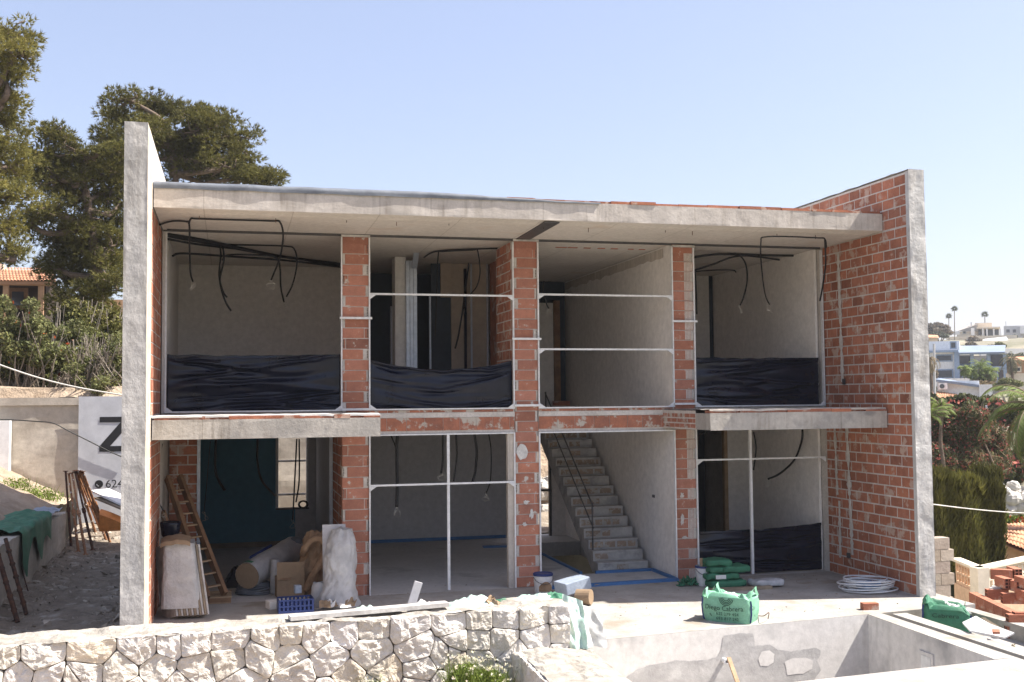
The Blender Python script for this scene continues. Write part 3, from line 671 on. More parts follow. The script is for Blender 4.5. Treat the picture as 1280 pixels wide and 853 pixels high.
# ------------------------------------------------------------------ plastic sheets
def sheet(x0, x1, zb, ztop, sag, Y, label, sd, lift=0):
    mb = MB(); rs = random.Random(sd*17); cr = []
    for k in range(15):
        side = rs.random() < .5; u0 = rs.uniform(-.1, .15) if side else rs.uniform(.85, 1.1)
        if rs.random() < .3: u0 = rs.uniform(.2, .8)
        cr.append((u0, rs.uniform(.0, 1.0), rs.uniform(-.55, .25)*(1 if side else -1), rs.uniform(.010, .045), rs.uniform(.4, 1.1), rs.choice((-1, 1))*rs.uniform(.02, .05)))
    def fn(u, v):
        x = x0+(x1-x0)*u; zt = ztop(u)-sag*4*u*(1-u); z = zb+(zt-zb)*v; d = .06*nz(u*1.6, v*1.1, sd)+.008*nz(u*6, v*5, sd+2)
        for (u0, v0, m, w_, ln_, a) in cr:
            t = abs(u-u0)/ln_
            if t < 1:
                q = (v-(v0+m*(u-u0)+.04*nz(u*4, v0*9)))/(w_*(1+2.5*t)); d += a*(1-t)*(math.exp(-q*q)-.8*math.exp(-(q-1.6)**2))
        d *= min(1, 6*min(u, 1-u)+.15)
        if v > .94: d += .014
        return (x, Y-d, z-.02*nz(u*9, sd)*v)
    mb.grid(fn, 170, 110)
    o = one('plastic_sheet', mb, BLACKPL, label, 'plastic sheet', 'black plastic sheets across the openings', smooth=True)
    m = o.modifiers.new('thickness', 'SOLIDIFY'); m.thickness = .003
Zp = lambda x, y: P(x, y, 18.07).z
sheet(XL+.09, 1.71, 2.985, lambda u: Zp(200, 443)+(Zp(427, 443)-Zp(200, 443))*u, .02, 18.09, 'black plastic sheet across the foot of the upper left opening, under the bundle of conduits', 1)
sheet(2.20, 4.60, 2.985, lambda u: Zp(463, 450)+(Zp(642, 451)-Zp(463, 450))*u, .155, 18.09, 'sagging black plastic sheet below the white metal studs on the upper floor', 2)
sheet(7.93, 10.38, 2.985, lambda u: Zp(866, 447), .01, 18.09, 'black plastic sheet across the upper right opening above the grey balcony slab', 3)
sheet(7.93, 10.40, 0.02, lambda u: .80+.06*u, .04, 18.16, 'black plastic sheet on the ground floor behind the green cement sacks', 5)
# ------------------------------------------------------------------ conduits
def smooth_path(pts, n=6):
    pts = [Vector(p) for p in pts]; out = []
    for i in range(len(pts)-1):
        a = pts[max(i-1, 0)]; b = pts[i]; c = pts[i+1]; d = pts[min(i+2, len(pts)-1)]
        for k in range(n):
            t = k/n; out.append(.5*((2*b)+(c-a)*t+(2*a-5*b+4*c-d)*t*t+(3*b-a-3*c+d)*t**3))
    out.append(pts[-1]); return out
def conduit(px, label, r=.011, grp='conduits in the upper left room', wires=False):
    """px: (photo x, y, distance) triples"""
    mb = MB(); raw = [P(*q) for q in px]; r *= 1.25
    for q in raw:
        if 5.845 < q.z < 6.6: q.z = 5.845
        if 2.59 < q.z < 2.95: q.z = 2.59
    p = smooth_path(raw); mb.tube(p, r, 7)
    o = one('conduit', mb, CONDUIT, label, 'cable conduit', grp, smooth=True)
    if wires:
        mb = MB(); e = p[-1]; o0 = ORG[o.name]
        for k in range(3):
            q = [e, e+Vector((random.uniform(-.05, .05), random.uniform(-.03, .03), random.uniform(-.06, .02))), e+Vector((random.uniform(-.08, .08), 0, random.uniform(-.14, -.04))), e+Vector((random.uniform(-.06, .06), 0, random.uniform(-.18, -.05)))]
            mb.tube(smooth_path(q, 4), .0022, 5)
        mb.build('wire_tails', WIREW, o)
cA = 18.6
conduit([(204, 287, 18.3), (215, 293, 18.6), (275, 303, 19.5), (350, 316, 20.8), (425, 330, 21.6)], 'thick black conduit running diagonally under the upper left ceiling, topmost of the bundle', .02)
conduit([(205, 289, 18.3), (240, 296, 18.7), (300, 310, 19.6), (350, 318, 20.8), (425, 331.5, 21.6)], 'black conduit running just under the topmost one of the upper left bundle', .018)
conduit([(210, 299, 18.5), (250, 306, 19.2), (310, 313, 20), (360, 321, 20.9), (425, 333, 21.6)], 'black conduit in the middle of the upper left ceiling bundle', .016)
conduit([(216, 320, 18.8), (230, 317, 19.2), (290, 321, 20), (360, 326, 20.9), (425, 334, 21.7)], 'lowest black conduit of the upper left ceiling bundle', .016)
conduit([(199, 280, 17.4), (215, 275, 17.0), (233, 274.5, 17.0), (236.5, 281, 17.1), (237, 310, 17.4), (238, 340, 17.8), (241, 352, 18.0)], 'hanging black conduit with pale wire tails on the far left of the upper left room', .012, wires=True)
conduit([(236, 280, 16.8), (239, 271, 16.7), (246, 268.5, 16.7), (300, 270, 16.7), (340, 271.5, 16.7), (350, 278, 16.8), (354, 295, 17.1), (350, 322, 17.7), (343, 340, 18.2), (339, 350, 18.4)], 'black conduit making a wide arch below the soffit in the upper left opening', .012, wires=True)
conduit([(275, 304, 19.4), (276, 320, 19.4), (274, 345, 19.3), (279, 365, 19.2), (284, 372, 19.2)], 'short black conduit drooping from the middle of the upper left bundle', .013)
conduit([(278, 305, 19.4), (280, 325, 19.3), (275, 350, 19.2), (281, 375, 19.1), (289, 389, 19.1)], 'longest black conduit drooping near the middle of the upper left room', .014)
conduit([(285, 303, 19.4), (300, 303, 19.4), (355, 303, 19.4), (368, 312, 19.4), (371, 330, 19.4), (366, 355, 19.3), (358, 371, 19.2)], 'black conduit curving down on the right of the upper left room', .012)
conduit([(278, 326, 19.6), (285, 319, 19.6), (320, 319, 19.6), (345, 322, 19.6), (350, 335, 19.6), (351, 358, 19.5), (355, 378, 19.4)], 'black conduit ending in a frayed tip beside the right curve of the upper left room', .013, wires=True)
conduit([(207, 291, 18.3), (206, 310, 18.2), (205, 345, 18.2)], 'straight black conduit hanging down the left edge of the upper left opening', .009)
g = 'conduits in the upper stud room'
conduit([(530, 322, 20.2), (545, 311, 19.6), (585, 306.5, 19.2), (622, 310, 19.0)], 'black conduit running under the ceiling towards the brick wing wall', .012, g)
conduit([(544, 420, 20.4), (546, 360, 20.2), (548, 315, 19.8), (553, 307, 19.6), (590, 307, 19.3), (597, 314, 19.3), (600, 340, 19.3), (596, 358, 19.4), (588, 368, 19.6)], 'looped black conduit in front of the dark panel of the stud room', .010, g, True)
conduit([(586, 318, 21.2), (584, 345, 21.1), (578, 390, 21.0), (573, 420, 20.9), (569, 436, 20.9)], 'slack black conduit hanging beside the waste pipe', .014, g)
g = 'conduits in the upper right room'
conduit([(866, 322, 18.6), (900, 318, 18.8), (960, 317, 19), (1012, 317, 18.9)], 'straight thick black conduit under the upper right ceiling', .018, g)
conduit([(868, 338, 18.8), (890, 331, 19), (925, 320, 19), (974, 325, 19.4)], 'black conduit slanting up across the upper right room', .015, g)
conduit([(866, 340, 18.8), (890, 338, 19.2), (916, 338, 19.4), (920, 341, 19.4)], 'short level black conduit low on the left of the upper right room', .011, g)
conduit([(869, 340, 18.5), (870, 360, 18.4), (871, 393, 18.4)], 'black conduit hanging straight beside the right brick pier', .012, g)
conduit([(924, 318, 18.9), (932, 330, 18.7), (934, 350, 18.6), (930, 370, 18.5), (925, 382, 18.5)], 'curved black conduit hanging in the left half of the upper right room', .013, g, True)
conduit([(1033, 310, 16.6), (1031, 299, 16.4), (1020, 297.5, 16.4), (960, 296, 16.4), (951, 305, 16.6), (953, 345, 17.3), (957, 370, 17.9), (962, 381, 18.0)], 'black conduit arching below the upper right soffit to a hanging tip', .010, g, True)
conduit([(1031, 300, 16.45), (1032, 330, 16.9), (1028, 360, 17.4), (1025, 376, 17.7)], 'black conduit hanging in front of the right hand brick wall', .012, g)
g = 'conduits in the lower left room'
conduit([(270, 550, 21.4), (269, 585, 21.4), (273, 600, 21.3), (281, 613, 21.2)], 'thick black conduit hanging left in front of the dark teal wall', .02, g)
conduit([(322, 549, 21.5), (322, 580, 21.5), (328, 602, 21.6), (342, 618, 22.2), (344, 619, 22.9)], 'black conduit sweeping from the ceiling to the window frame', .018, g)
conduit([(263, 552, 20.7), (260, 585, 20.6), (258, 610, 20.5), (255, 640, 20.5)], 'thin cable dangling beside the door post of the lower left porch', .006, g, True)
conduit([(371, 549, 20.8), (369, 590, 20.7), (367, 630, 20.6), (366, 650, 20.5)], 'black conduit hanging in front of the small lit window with pale wire tails', .012, g, True)
conduit([(374, 549, 20.8), (374, 600, 20.8), (370, 628, 20.8)], 'black conduit hanging along the right side of the small lit window', .012, g)
conduit([(203, 555, 18.7), (199, 580, 18.5), (199, 625, 18.4), (206, 641, 18.3)], 'thin black cable hanging on the inner face of the left party wall', .007, g, True)
mb = MB(); c = P(379, 631, 20.9)
for k in range(4): mb.tube([c+Vector((.085*math.cos(a)*(1-.06*k), .02*math.sin(3*a+k)+.015*k, .07*math.sin(a)*(1-.05*k))) for a in [2*PI*i/20 for i in range(21)]], .014, 6)
one('conduit_coil', mb, CONDUIT, 'small coil of black conduit hanging at the right corner of the lit window', 'cable coil', smooth=True)
g = 'conduits in the lower middle room'
conduit([(497, 545, 18.6), (496, 560, 18.6), (496.5, 600, 18.6), (496, 634, 18.6)], 'thick pair of conduits hanging on the left of the lower middle room', .022, g, True)
conduit([(488, 543, 18.7), (492, 552, 18.6), (496, 562, 18.6)], 'short conduit stub joining the thick left pair', .010, g)
conduit([(553.5, 543, 18.7), (553.5, 575, 18.7), (551.5, 592, 18.7)], 'short black conduit hanging just left of the white mullion', .014, g, True)
conduit([(570, 543, 18.8), (571, 570, 18.8), (567, 602, 18.8)], 'black conduit hanging just right of the white mullion', .013, g)
conduit([(593, 543, 18.8), (596, 565, 18.8), (594, 590, 18.8), (590, 604, 18.8)], 'thick curved conduit hanging between the mullion and the thin cable', .018, g)
conduit([(611, 543, 18.9), (614, 565, 18.9), (613, 600, 18.9), (607, 618, 18.9)], 'thin cable with a pale frayed end on the right of the lower middle room', .009, g, True)
g = 'conduits in the lower right room'
conduit([(1003, 538, 18.3), (1002, 552, 18.6), (993, 575, 18.9), (975, 592, 19.0), (960, 599, 19.0)], 'black conduit swinging down to the left with a pale wire loop at its end', .016, g, True)
conduit([(942, 540, 18.9), (945, 560, 18.9), (942, 588, 18.9)], 'thin black conduit hanging right behind the white post', .012, g)
conduit([(873, 560, 18.6), (874, 545, 18.6), (888, 538, 18.6)], 'short bent conduit beside the right brick pier on the ground floor', .012, g)
mb = MB(); e = P(765, 345, 22)
conduit([(680, 352, 19.5), (679, 365, 19.4), (683, 380, 19.4), (686, 386, 19.4)], 'short black conduit hanging beside the middle pier on the upper floor', .011, 'conduits on the stair landing', True)
# ------------------------------------------------------------------ things stored in the porch
def lean(mb, a, b, wdt, th, m=0): mb.bar(a, b, wdt, th, m)
t = thing('wooden_ladder', 'wooden ladder leaning on the left party wall above the pallet', 'ladder', tuple(G(272, 742, .12)))
a0, a1 = G(278, 747, .13), P(209, 597, 19.1)
d = Vector((.34, .35, 0))
for off, nm in ((Vector((0, 0, 0)), 'side_rail'), (d, 'side_rail')):
    mb = MB(); mb.bar(a0+off*.75+Vector((-.22, 0, 0)), a1+off*.55, .065, .13); mb.build(nm, WOOD, t, bevel=.004)
for k in range(9):
    u = .08+.1*k; mb = MB(); mb.bar((a0+Vector((-.22, 0, 0))).lerp(a1, u), (a0+Vector((-.22, 0, 0))+d*.75).lerp(a1+d*.55, u), .075, .022); mb.build('tread', WOODPALE, t)
mb = MB(); b0 = a0+Vector((-.42, -.02, 0)); mb.bar(b0, P(203, 640, 18.6), .05, .1); one('timber_beam', mb, WOOD, 'brown timber beam leaning alongside the left rail of the ladder', 'timber')
t = thing('pallet', 'small wooden pallet under the foot of the ladder', 'pallet', tuple(G(262, 752)))
o = G(243, 757); 
for k in range(3): mb = MB(); mb.box(o.x, o.x+.55, o.y+.03+.22*k, o.y+.13+.22*k, .02, .085); mb.build('block', WOOD, t)
for k in range(4): mb = MB(); mb.box(o.x-.01, o.x+.56, o.y+.02+.155*k, o.y+.14+.155*k, .087, .108); mb.build('top_board', WOODPALE, t)
mb = MB(); mb.box(o.x, o.x+.55, o.y+.03, o.y+.54, .0, .018); mb.build('bottom_board', WOODPALE, t)
# stack of board lengths wrapped in plastic on the left
t = thing('wrapped_board_stack', 'stack of upright boards wrapped in pale plastic against the left party wall', 'board stack', tuple(G(218, 770)))
bx = G(195, 773).x
mb = MB()
for k in range(13):
    x = -.985+.037*k; mb.bar(Vector((x+.13, 17.0-.002*k, 0.0)), Vector((x-.02+.0*k, 17.25, 1.03-.004*k)), .026, .42, k % 2)
mb.build('boards', [GREYBOARDS, PLANK], t)
mb = MB()
def wr(u, v):
    a = 2*PI*u; z = .16+.92*v; cx = -.70-.05*v; cy = 17.1+.10*v
    k_ = .10*fbm(u*5, v*3)-.12*abs(nz(u*14+v*2, v*3, 5)); k_ *= .35; rx = (.29-.07*v)*(1+k_); ry = .28*(1+k_)
    q = lambda s: math.copysign(abs(s)**.28, s)
    return (cx+rx*q(math.cos(a)), cy+ry*q(math.sin(a)), z+.02*nz(u*8, v))
def wr2(u, v): 
    uu = u if u < 1 else 0
    return wr(uu, v)
mb.grid(wr2, 100, 70)
mb.grid(lambda u, v: (lambda p: (p[0]+(-.75-p[0])*v, p[1]+(17.2-p[1])*v, p[2]+.02*v))(wr2(u, 1)), 100, 4); mb.build('plastic_wrap', WRAP, t, smooth=True)
mb = MB(); mb.grid(lambda u, v: (-1.0+.42*u, 16.86+.3*v, 1.10+.05*math.sin(u*3)+.02*nz(u*4, v*4)+.05*v), 14, 8); mb.grid(lambda u, v: (-1.0+.42*u, 16.86-.02*v, 1.10+.05*math.sin(u*3)+.02*nz(u*4, 0)-.06*v), 14, 3); one('cardboard_sheet', mb, CARD, 'folded cardboard lying on top of the wrapped board stack', 'cardboard')
mb = MB(); c = P(213, 661, 17.5); mb.lathe((c.x, c.y, c.z-.14), [(0, 0), (.10, 0), (.13, .05), (.15, .2), (.155, .24), (.14, .245), (.12, .08), (0, .05)], 20); one('black_bucket', mb, BLACKPL, 'black rubber bucket on top of the wrapped board stack', 'bucket', smooth=True)
# long insulation roll
a, b = P(309, 724, 18.5)+Vector((0, 0, .05)), P(366, 694, 19.9); b.z += .10
ax = (b-a).normalized(); sdv = ax.cross(Vector((0, 0, 1))).normalized(); uu = sdv.cross(ax)
t = thing('wrapped_roll', 'thick roll wrapped in white film lying across the porch floor', 'roll', (a.x, a.y, 0))
mb = MB(); L = (b-a).length; R0 = .215
def rl(u, v):
    q = 2*PI*(u if u < 1 else 0); r = R0*(1+.03*fbm(math.cos(q)*1.5, math.sin(q)*1.5, v*5)-.07*abs(nz(math.cos(q)*2+v*3, math.sin(q)*2, v*7)))*(1+.06*v)
    return a+ax*(L*v)+(sdv*math.cos(q)+uu*math.sin(q))*r
mb.grid(rl, 60, 60); mb.face([b+ax*.02+(sdv*math.cos(2*PI*k/24)+uu*math.sin(2*PI*k/24))*R0 for k in range(24)]); mb.build('film', WRAP, t, smooth=True)
mb = MB(); mb.face([a-ax*.004+(sdv*math.cos(2*PI*k/24)+uu*math.sin(2*PI*k/24))*R0*.98 for k in range(24)]); mb.build('roll_end', CARD, t)
mb = MB(); mb.tube([a+ax*(.35+.75*k/14)+(sdv*math.cos(2.1+.1*k/14)+uu*math.sin(2.1))*.235 for k in range(15)], .025, 7); mb.build('blue_band', BLUE, t)
mb = MB(); mb.grid(lambda u, v: a+ax*(.02+.08*v)+(sdv*math.cos(1.2+.8*u)+uu*math.sin(1.2+.8*u))*(R0+.012), 6, 2); mb.build('green_label', GREENBAGD, t)
mb = MB(); c = b+Vector((.06, -.1, .16)); mb.lathe(c-Vector((.02, 0, .06)), [(0, 0), (.1, .0), (.13, .04), (.11, .1), (.05, .13), (0, .135)], 16); one('round_cap', mb, FLASH, 'dark round object resting on the upper end of the white roll', 'lid', smooth=True)
mb = MB(); c = G(318, 742)
for k in range(6): mb.tube([c+Vector(((.30-.012*k)*math.cos(q), (.24-.01*k)*math.sin(q), .025+.03*k+.01*math.sin(2*q+k))) for q in [2*PI*i/28 for i in range(29)]], .016, 6)
one('hose_coil', mb, FLASH, 'coil of grey hose lying under the white roll', 'hose coil', smooth=True)
mb = MB(); c = G(300, 735); mb.grid(lambda u, v: (c.x-.30+.5*u, c.y+.5*v, .30*math.sin(PI*u)*math.sin(PI*v)*(1+.4*fbm(u*4, v*4))), 16, 12); one('black_sack', mb, BLACKPL, 'crumpled black sack on the floor between ladder and white roll', 'sack', smooth=True)
# boxes etc
def cbox(nm, c, sx_, sy_, sz_, rz, mt, label, cat, top=True):
    mb = MB(); R = Matrix.Rotation(rz, 3, 'Z'); mb.box(-sx_/2, sx_/2, -sy_/2, sy_/2, 0, sz_, 0, None, R, c)
    return one(nm, mb, mt, label, cat, bevel=.006)
c = G(362, 745); t = thing('cardboard_box', 'brown cardboard box standing between the white roll and the kraft paper', 'box', tuple(c))
R = Matrix.Rotation(.06, 3, 'Z'); mb = MB(); mb.box(-.22, .22, -.15, .15, 0, .32, 0, None, R, c); mb.build('carton', CARD, t, bevel=.006)
mb = MB(); mb.box(-.22, .22, -.157, -.153, .30, .56, 0, None, R, c); mb.build('raised_flap', CARD, t)
mb = MB(); mb.box(-.22, -.0, -.006, .0, 0, 0.3, 0, None, Matrix.Rotation(-.5, 3, 'X') @ R, c+Vector((.02, -.17, .28))); mb.build('hanging_flap', KRAFT, t)
mb = MB(); c = G(352, 742); mb.tube([c+Vector((-.12, 0, .0)), c+Vector((-.10, .05, .55))], .075, 10); one('film_roll', mb, WRAP, 'short roll of clear film standing left of the cardboard box', 'roll', smooth=True)
# kraft bundle: rolled paper
t = thing('kraft_paper_bundle', 'crumpled brown kraft paper bundle leaning beside the tall white bundle', 'paper bundle', tuple(G(398, 745)))
c0 = G(392, 742); mb = MB()
def kp(u, v):
    q = 2*PI*(u if u < 1 else 0); z = .0+1.0*v; r = (.26+.07*math.sin(PI*v)-.10*v*v)*(1+.22*fbm(math.cos(q)*1.2, math.sin(q)*1.2, v*2.5)-.35*abs(nz(math.cos(q)*3, math.sin(q)*3, v*5)))
    return (c0.x+.02+.06*v+r*math.cos(q), c0.y+.10*v+.75*r*math.sin(q), z+.07*nz(math.cos(q)*2, v*2, 4))
mb.grid(kp, 80, 60); mb.grid(lambda u, v: (lambda p: (p[0]+(c0.x+.1-p[0])*v, p[1]+(c0.y+.1-p[1])*v, p[2]-.25*v))(kp(u, 1)), 80, 6); mb.build('paper_body', KRAFT, t, smooth=True)
mb = MB(); pts = [P(382, 738, 18.15), P(392, 718, 18.1), P(402, 700, 18.1), P(407, 685, 18.15), P(402, 675, 18.2), P(391, 675, 18.25), P(382, 684, 18.25), P(378, 694, 18.3)]
mb.tube(smooth_path(pts, 5), [.055+.02*nz(k*.4, 2) for k in range(len(smooth_path(pts, 5)))], 9); mb.build('rolled_edge', KRAFT, t, smooth=True)
# tall white wrapped bundle against pier
t = thing('white_film_bundle', 'tall bundle in translucent white film leaning on the left brick pier', 'bundle', tuple(G(424, 752)))
c0 = G(424, 757); mb = MB()
def ridge(a, b, c, f=1.0): return .5-abs(nz(a*f, b*f, c))
def wf(u, v):
    q = 2*PI*(u if u < 1 else 0); z = -.0+1.14*v; r = (.29-.03*v-.09*sm(.8, 1, v)+.10*sm(.25, 0, v))*(1+.16*fbm(math.cos(q)*1.6, math.sin(q)*1.6, v*4)+.16*ridge(math.cos(q)*2+v, math.sin(q)*2, v*6)+.10*ridge(math.cos(q)*5, math.sin(q)*5+v*3, v*9))
    return (c0.x+.06*v+r*.82*math.cos(q), c0.y+.25*v+.6*r*math.sin(q), z+.05*nz(math.cos(q)*2, v*3, 7))
mb.grid(wf, 90, 80); mb.grid(lambda u, v: (lambda p: (p[0]+(c0.x+.06-p[0])*v, p[1]+(c0.y+.25-p[1])*v, p[2]+.03*v))(wf(u, 1)), 90, 4); mb.build('film', WRAP, t, smooth=True)
mb = MB(); mb.box(-.20, .16, -.02, .02, 0, 1.22, 0, None, Matrix.Rotation(-.16, 3, 'X'), c0+Vector((-.03, .16, .0))); mb.build('grey_panel', GREYB, t)
mb = MB(); c = G(398, 756); mb.grid(lambda u, v: (c.x+.14*math.cos(2*PI*(u if u < 1 else 0))*(1-.35*v)*(1+.2*nz(u*5, v*5)), c.y+.1*math.sin(2*PI*(u if u < 1 else 0)), .34*v+.03*nz(u*6, v*3)), 20, 12); one('clear_plastic_bag', mb, WRAP, 'crumpled clear plastic bag standing right of the blue crate', 'plastic bag', smooth=True)
mb = MB(); c = G(408, 748); mb.tube([c+Vector((.02, 0, .0)), c+Vector((.10, .1, .42))], .06, 12); one('grey_tube', mb, DARKSTEEL, 'dark grey tube leaning between kraft bundle and white film bundle', 'tube')
mb = MB(); c = G(420, 762)
for k in range(5):
    o_ = Vector((-.22+.11*k+random.uniform(-.05, .05), random.uniform(-.12, .12), 0)); hh = random.uniform(.06, .2); mb.grid(lambda u, v: c+o_+Vector((.17*(u-.5)+.06*v*math.sin(k*2.1), .12*(v-.5)+.03*math.sin(5*u+k), .05+hh*v*(.5+.6*nz(u*3, v*3, k*3.3))+.03*nz(u*7, v*7, k))), 7, 7, k % 2)
one('torn_paper', mb, [CARD, PAPER], 'torn white and brown paper at the foot of the tall white bundle', 'paper')
# blue crate
c = G(369, 764); t = thing('blue_crate', 'blue plastic crate on the porch floor in front of the cardboard box', 'crate', tuple(c)); R = Matrix.Rotation(.05, 3, 'Z')
def cr(name, b):
    mb = MB()
    for q in b: mb.box(*q, 0, None, R, c)
    return mb.build(name, BLUE, t)
W2, D2, H2 = .26, .17, .2
cr('bottom', [(-W2, W2, -D2, D2, 0, .015)])
cr('front_wall', [(-W2, W2, -D2, -D2+.015, z, z+.022) for z in (.017, .09, .178)]+[(x, x+.03, -D2+.002, -D2+.013, .04, .177) for x in np.linspace(-W2, W2-.03, 9)])
cr('back_wall', [(-W2, W2, D2-.015, D2, z, z+.022) for z in (.017, .09, .178)]+[(x, x+.03, D2-.013, D2-.002, .04, .177) for x in np.linspace(-W2, W2-.03, 9)])
cr('side_wall', [(-W2, -W2+.014, -D2+.016, D2-.016, .017, .2)]); cr('side_wall', [(W2-.014, W2, -D2+.016, D2-.016, .017, .2)])
cbox('white_sheet_of_paper', G(348, 760)+Vector((0, 0, .0)), .34, .2, .12, .3, PAPER, 'crumpled white and red paper packet left of the blue crate', 'packet')
cbox('dark_tool', G(372, 758)+Vector((0, 0, .202)), .1, .1, .12, .2, FOAM, 'small grey package sitting on the blue crate', 'package')
# ------------------------------------------------------------------ front stone wall
th = math.radians(4.4); ud = Vector((math.cos(th), math.sin(th), 0)); nd = Vector((math.sin(th), -math.cos(th), 0))
WO = Vector((4.06, 13.18, 0))                       # right front corner
def clip(poly, n, d):
    out = []
    for i in range(len(poly)):
        a, b = poly[i], poly[(i+1) % len(poly)]; da = a[0]*n[0]+a[1]*n[1]-d; db = b[0]*n[0]+b[1]*n[1]-d
        if da <= 0: out.append(a)
        if (da < 0 < db) or (db < 0 < da): t = da/(da-db); out.append((a[0]+(b[0]-a[0])*t, a[1]+(b[1]-a[1])*t))
    return out
def voronoi(seeds, bx):
    cells = []
    for i, s in enumerate(seeds):
        p = [(bx[0], bx[2]), (bx[1], bx[2]), (bx[1], bx[3]), (bx[0], bx[3])]
        for j, q in enumerate(seeds):
            if i == j or abs(q[0]-s[0]) > 2 or abs(q[1]-s[1]) > 1.6: continue
            n = (q[0]-s[0], q[1]-s[1]); d = (q[0]**2+q[1]**2-s[0]**2-s[1]**2)/2
            p = clip(p, n, d)
            if len(p) < 3: break
        if len(p) >= 3: cells.append(p)
    return cells
def stone_face(mb, cells, org, ud, nd, m=0, dep=.05, gap=.0035, seed=0):
    for ci, p in enumerate(cells):
        cx = sum(q[0] for q in p)/len(p); cy = sum(q[1] for q in p)/len(p)
        per = []                                     # resample the outline
        for i in range(len(p)):
            a, b = p[i], p[(i+1) % len(p)]; L = math.hypot(b[0]-a[0], b[1]-a[1]); n = max(1, int(L/.03))
            for k in range(n): per.append((a[0]+(b[0]-a[0])*k/n, a[1]+(b[1]-a[1])*k/n))
        N = len(per)
        if N < 5: continue
        for _ in range(1):                           # soften the corners
            per = [tuple((per[i-1][q]+2*per[i][q]+per[(i+1) % N][q])/4 for q in (0, 1)) for i in range(N)]
        k = random.uniform(.92, 1.12); hue = random.uniform(-.04, .04); tn = (k*(1+hue*.3), k, k*(1-hue*1.2))
        if random.random() < .14: tn = (k, k*.94, k*.84)
        tilt = (random.uniform(-.12, .12), random.uniform(-.10, .10)); rings = [(1, -.04), (1.0, .35), (.985, .85), (.93, 1), (.80, 1), (.64, 1), (.46, 1.0), (.28, 1), (.12, 1.0)]; pl = [(random.uniform(-.26, .26), random.uniform(-.22, .22), random.uniform(.95, 1.5)) for _ in range(4)]
        base = len(mb.v); off = random.uniform(.6, 1.15)*dep; sd = random.random()*90
        rr = min(math.hypot(q[0]-cx, q[1]-cy) for q in per)
        for ri, (s_, hgt) in enumerate(rings):
            for q in per:
                dx, dy = q[0]-cx, q[1]-cy; L = math.hypot(dx, dy) or 1; g = gap*(1+.6*nz(q[0]*9, q[1]*9, sd))
                x = cx+dx*s_*(1-g/L); y = cy+dy*s_*(1-g/L)
                if ri < 2: x += .010*nz(x*13, y*13, sd); y += .010*nz(x*13, y*13, sd+9)
                h = -.05 if ri == 0 else hgt*off + (tilt[0]*(x-cx)+tilt[1]*(y-cy))*(.3 if ri == 1 else 1)
                if ri > 1:
                    h = hgt*off*min(1, *[c_*1.0+(a_*(x-cx)+b_*(y-cy))/dep for a_, b_, c_ in pl])
                    h = max(h, .30*off)
                    h += (.012*nz(x*5, y*5, sd)+.015*nz(x*13, y*13, sd+3)+.010*nz(x*29, y*29, sd))*min(1, (1-s_)*8+.25)
                    f_ = nz(x*3+2, y*2, sd*1.3); h += .014*round(f_*2.5)*min(1, (1-s_)*8+.25)
                mb.v.append(tuple(Vector(org)+ud*x+Vector((0, 0, y))+nd*h))
        for ri in range(len(rings)-1):
            for i in range(N):
                a = base+ri*N+i; b = base+ri*N+(i+1) % N; mb.f.append((a, b, b+N, a+N)); mb.m.append(m); mb.c.append(tn)
        top = base+(len(rings)-1)*N; mb.v.append(tuple(np.mean(np.array(mb.v[top:top+N]), axis=0))); cidx = len(mb.v)-1
        for i in range(N): mb.f.append((top+i, top+(i+1) % N, cidx)); mb.m.append(m); mb.c.append(tn)
    mb.uc = True
seeds = []
for z, st_ in ((.50, .33), (.26, .36), (.02, .38), (-.23, .42), (-.52, .5), (-.9, .6), (-1.3, .7)):
    x = -9.2+random.random()*.3
    while x < -.02:
        s_ = st_*random.choice((.5, .8, 1.0, 1.3, 1.8))
        if x > -1.9 and z > .3: s_ = random.choice((.26, .34, .44))
        seeds.append((min(x+s_/2, -.1), z+random.uniform(-.07, .07)*(0.3 if x > -2 or z > .4 else 1))); x += s_
        if random.random() < .16 and z < .4: seeds.append((x+.02, z+random.choice((-.12, .12))))
cells = voronoi(seeds, (-9.4, 0, -1.6, .62))
mb = MB()
mb.face([WO+ud*-9.4-nd*.02+Vector((0, 0, -1.7)), WO-nd*.02+Vector((0, 0, -1.7)), WO-nd*.02+Vector((0, 0, .60)), WO+ud*-9.4-nd*.02+Vector((0, 0, .60))], 2)
stone_face(mb, cells, WO, ud, nd)
TH = .62
def wt(u, v):
    x = -9.4+9.4*u; e = v*TH; z = .615+.022*fbm(x*3, e*5)+.045*max(0, nz(x*4.2, e*5, 4)) - (.02 if v < .04 else 0) - (.10 if v > .98 else 0); z += .012*round(2*nz(x*1.9, e*2.4, 8))
    p = WO+ud*x-nd*(e-.03+.035*nz(x*4, 3)); return (p.x, p.y, z)
mb.grid(wt, 240, 24, 1)
e0 = [(i*.235, 1) for i in range(1)]
ends = voronoi([(.14, .48), (.46, .5), (.12, .1), (.40, .12), (.3, -.3)], (0, .62, -.5, .62))
stone_face(mb, ends, WO+Vector((-.02, 0, 0)), Vector((-nd.x, -nd.y, 0)), Vector((ud.x, ud.y, 0)), 0, .03)
mb.face([WO+ud*-.03+Vector((0, 0, -.3)), WO+ud*-.03-nd*TH+Vector((0, 0, -.3)), WO+ud*-.03-nd*TH+Vector((0, 0, .6)), WO+ud*-.03+Vector((0, 0, .6))], 2)
q = [WO-nd*TH+Vector((0, 0, -.3)), WO+ud*-9.4-nd*TH+Vector((0, 0, -.3)), WO+ud*-9.4-nd*TH+Vector((0, 0, .56)), WO-nd*TH+Vector((0, 0, .56))]; mb.face(q, 1)
one('stone_wall', mb, [STONE, WALLTOP, JOINT], 'long pale limestone wall of large irregular stones along the front of the plot', 'stone wall')
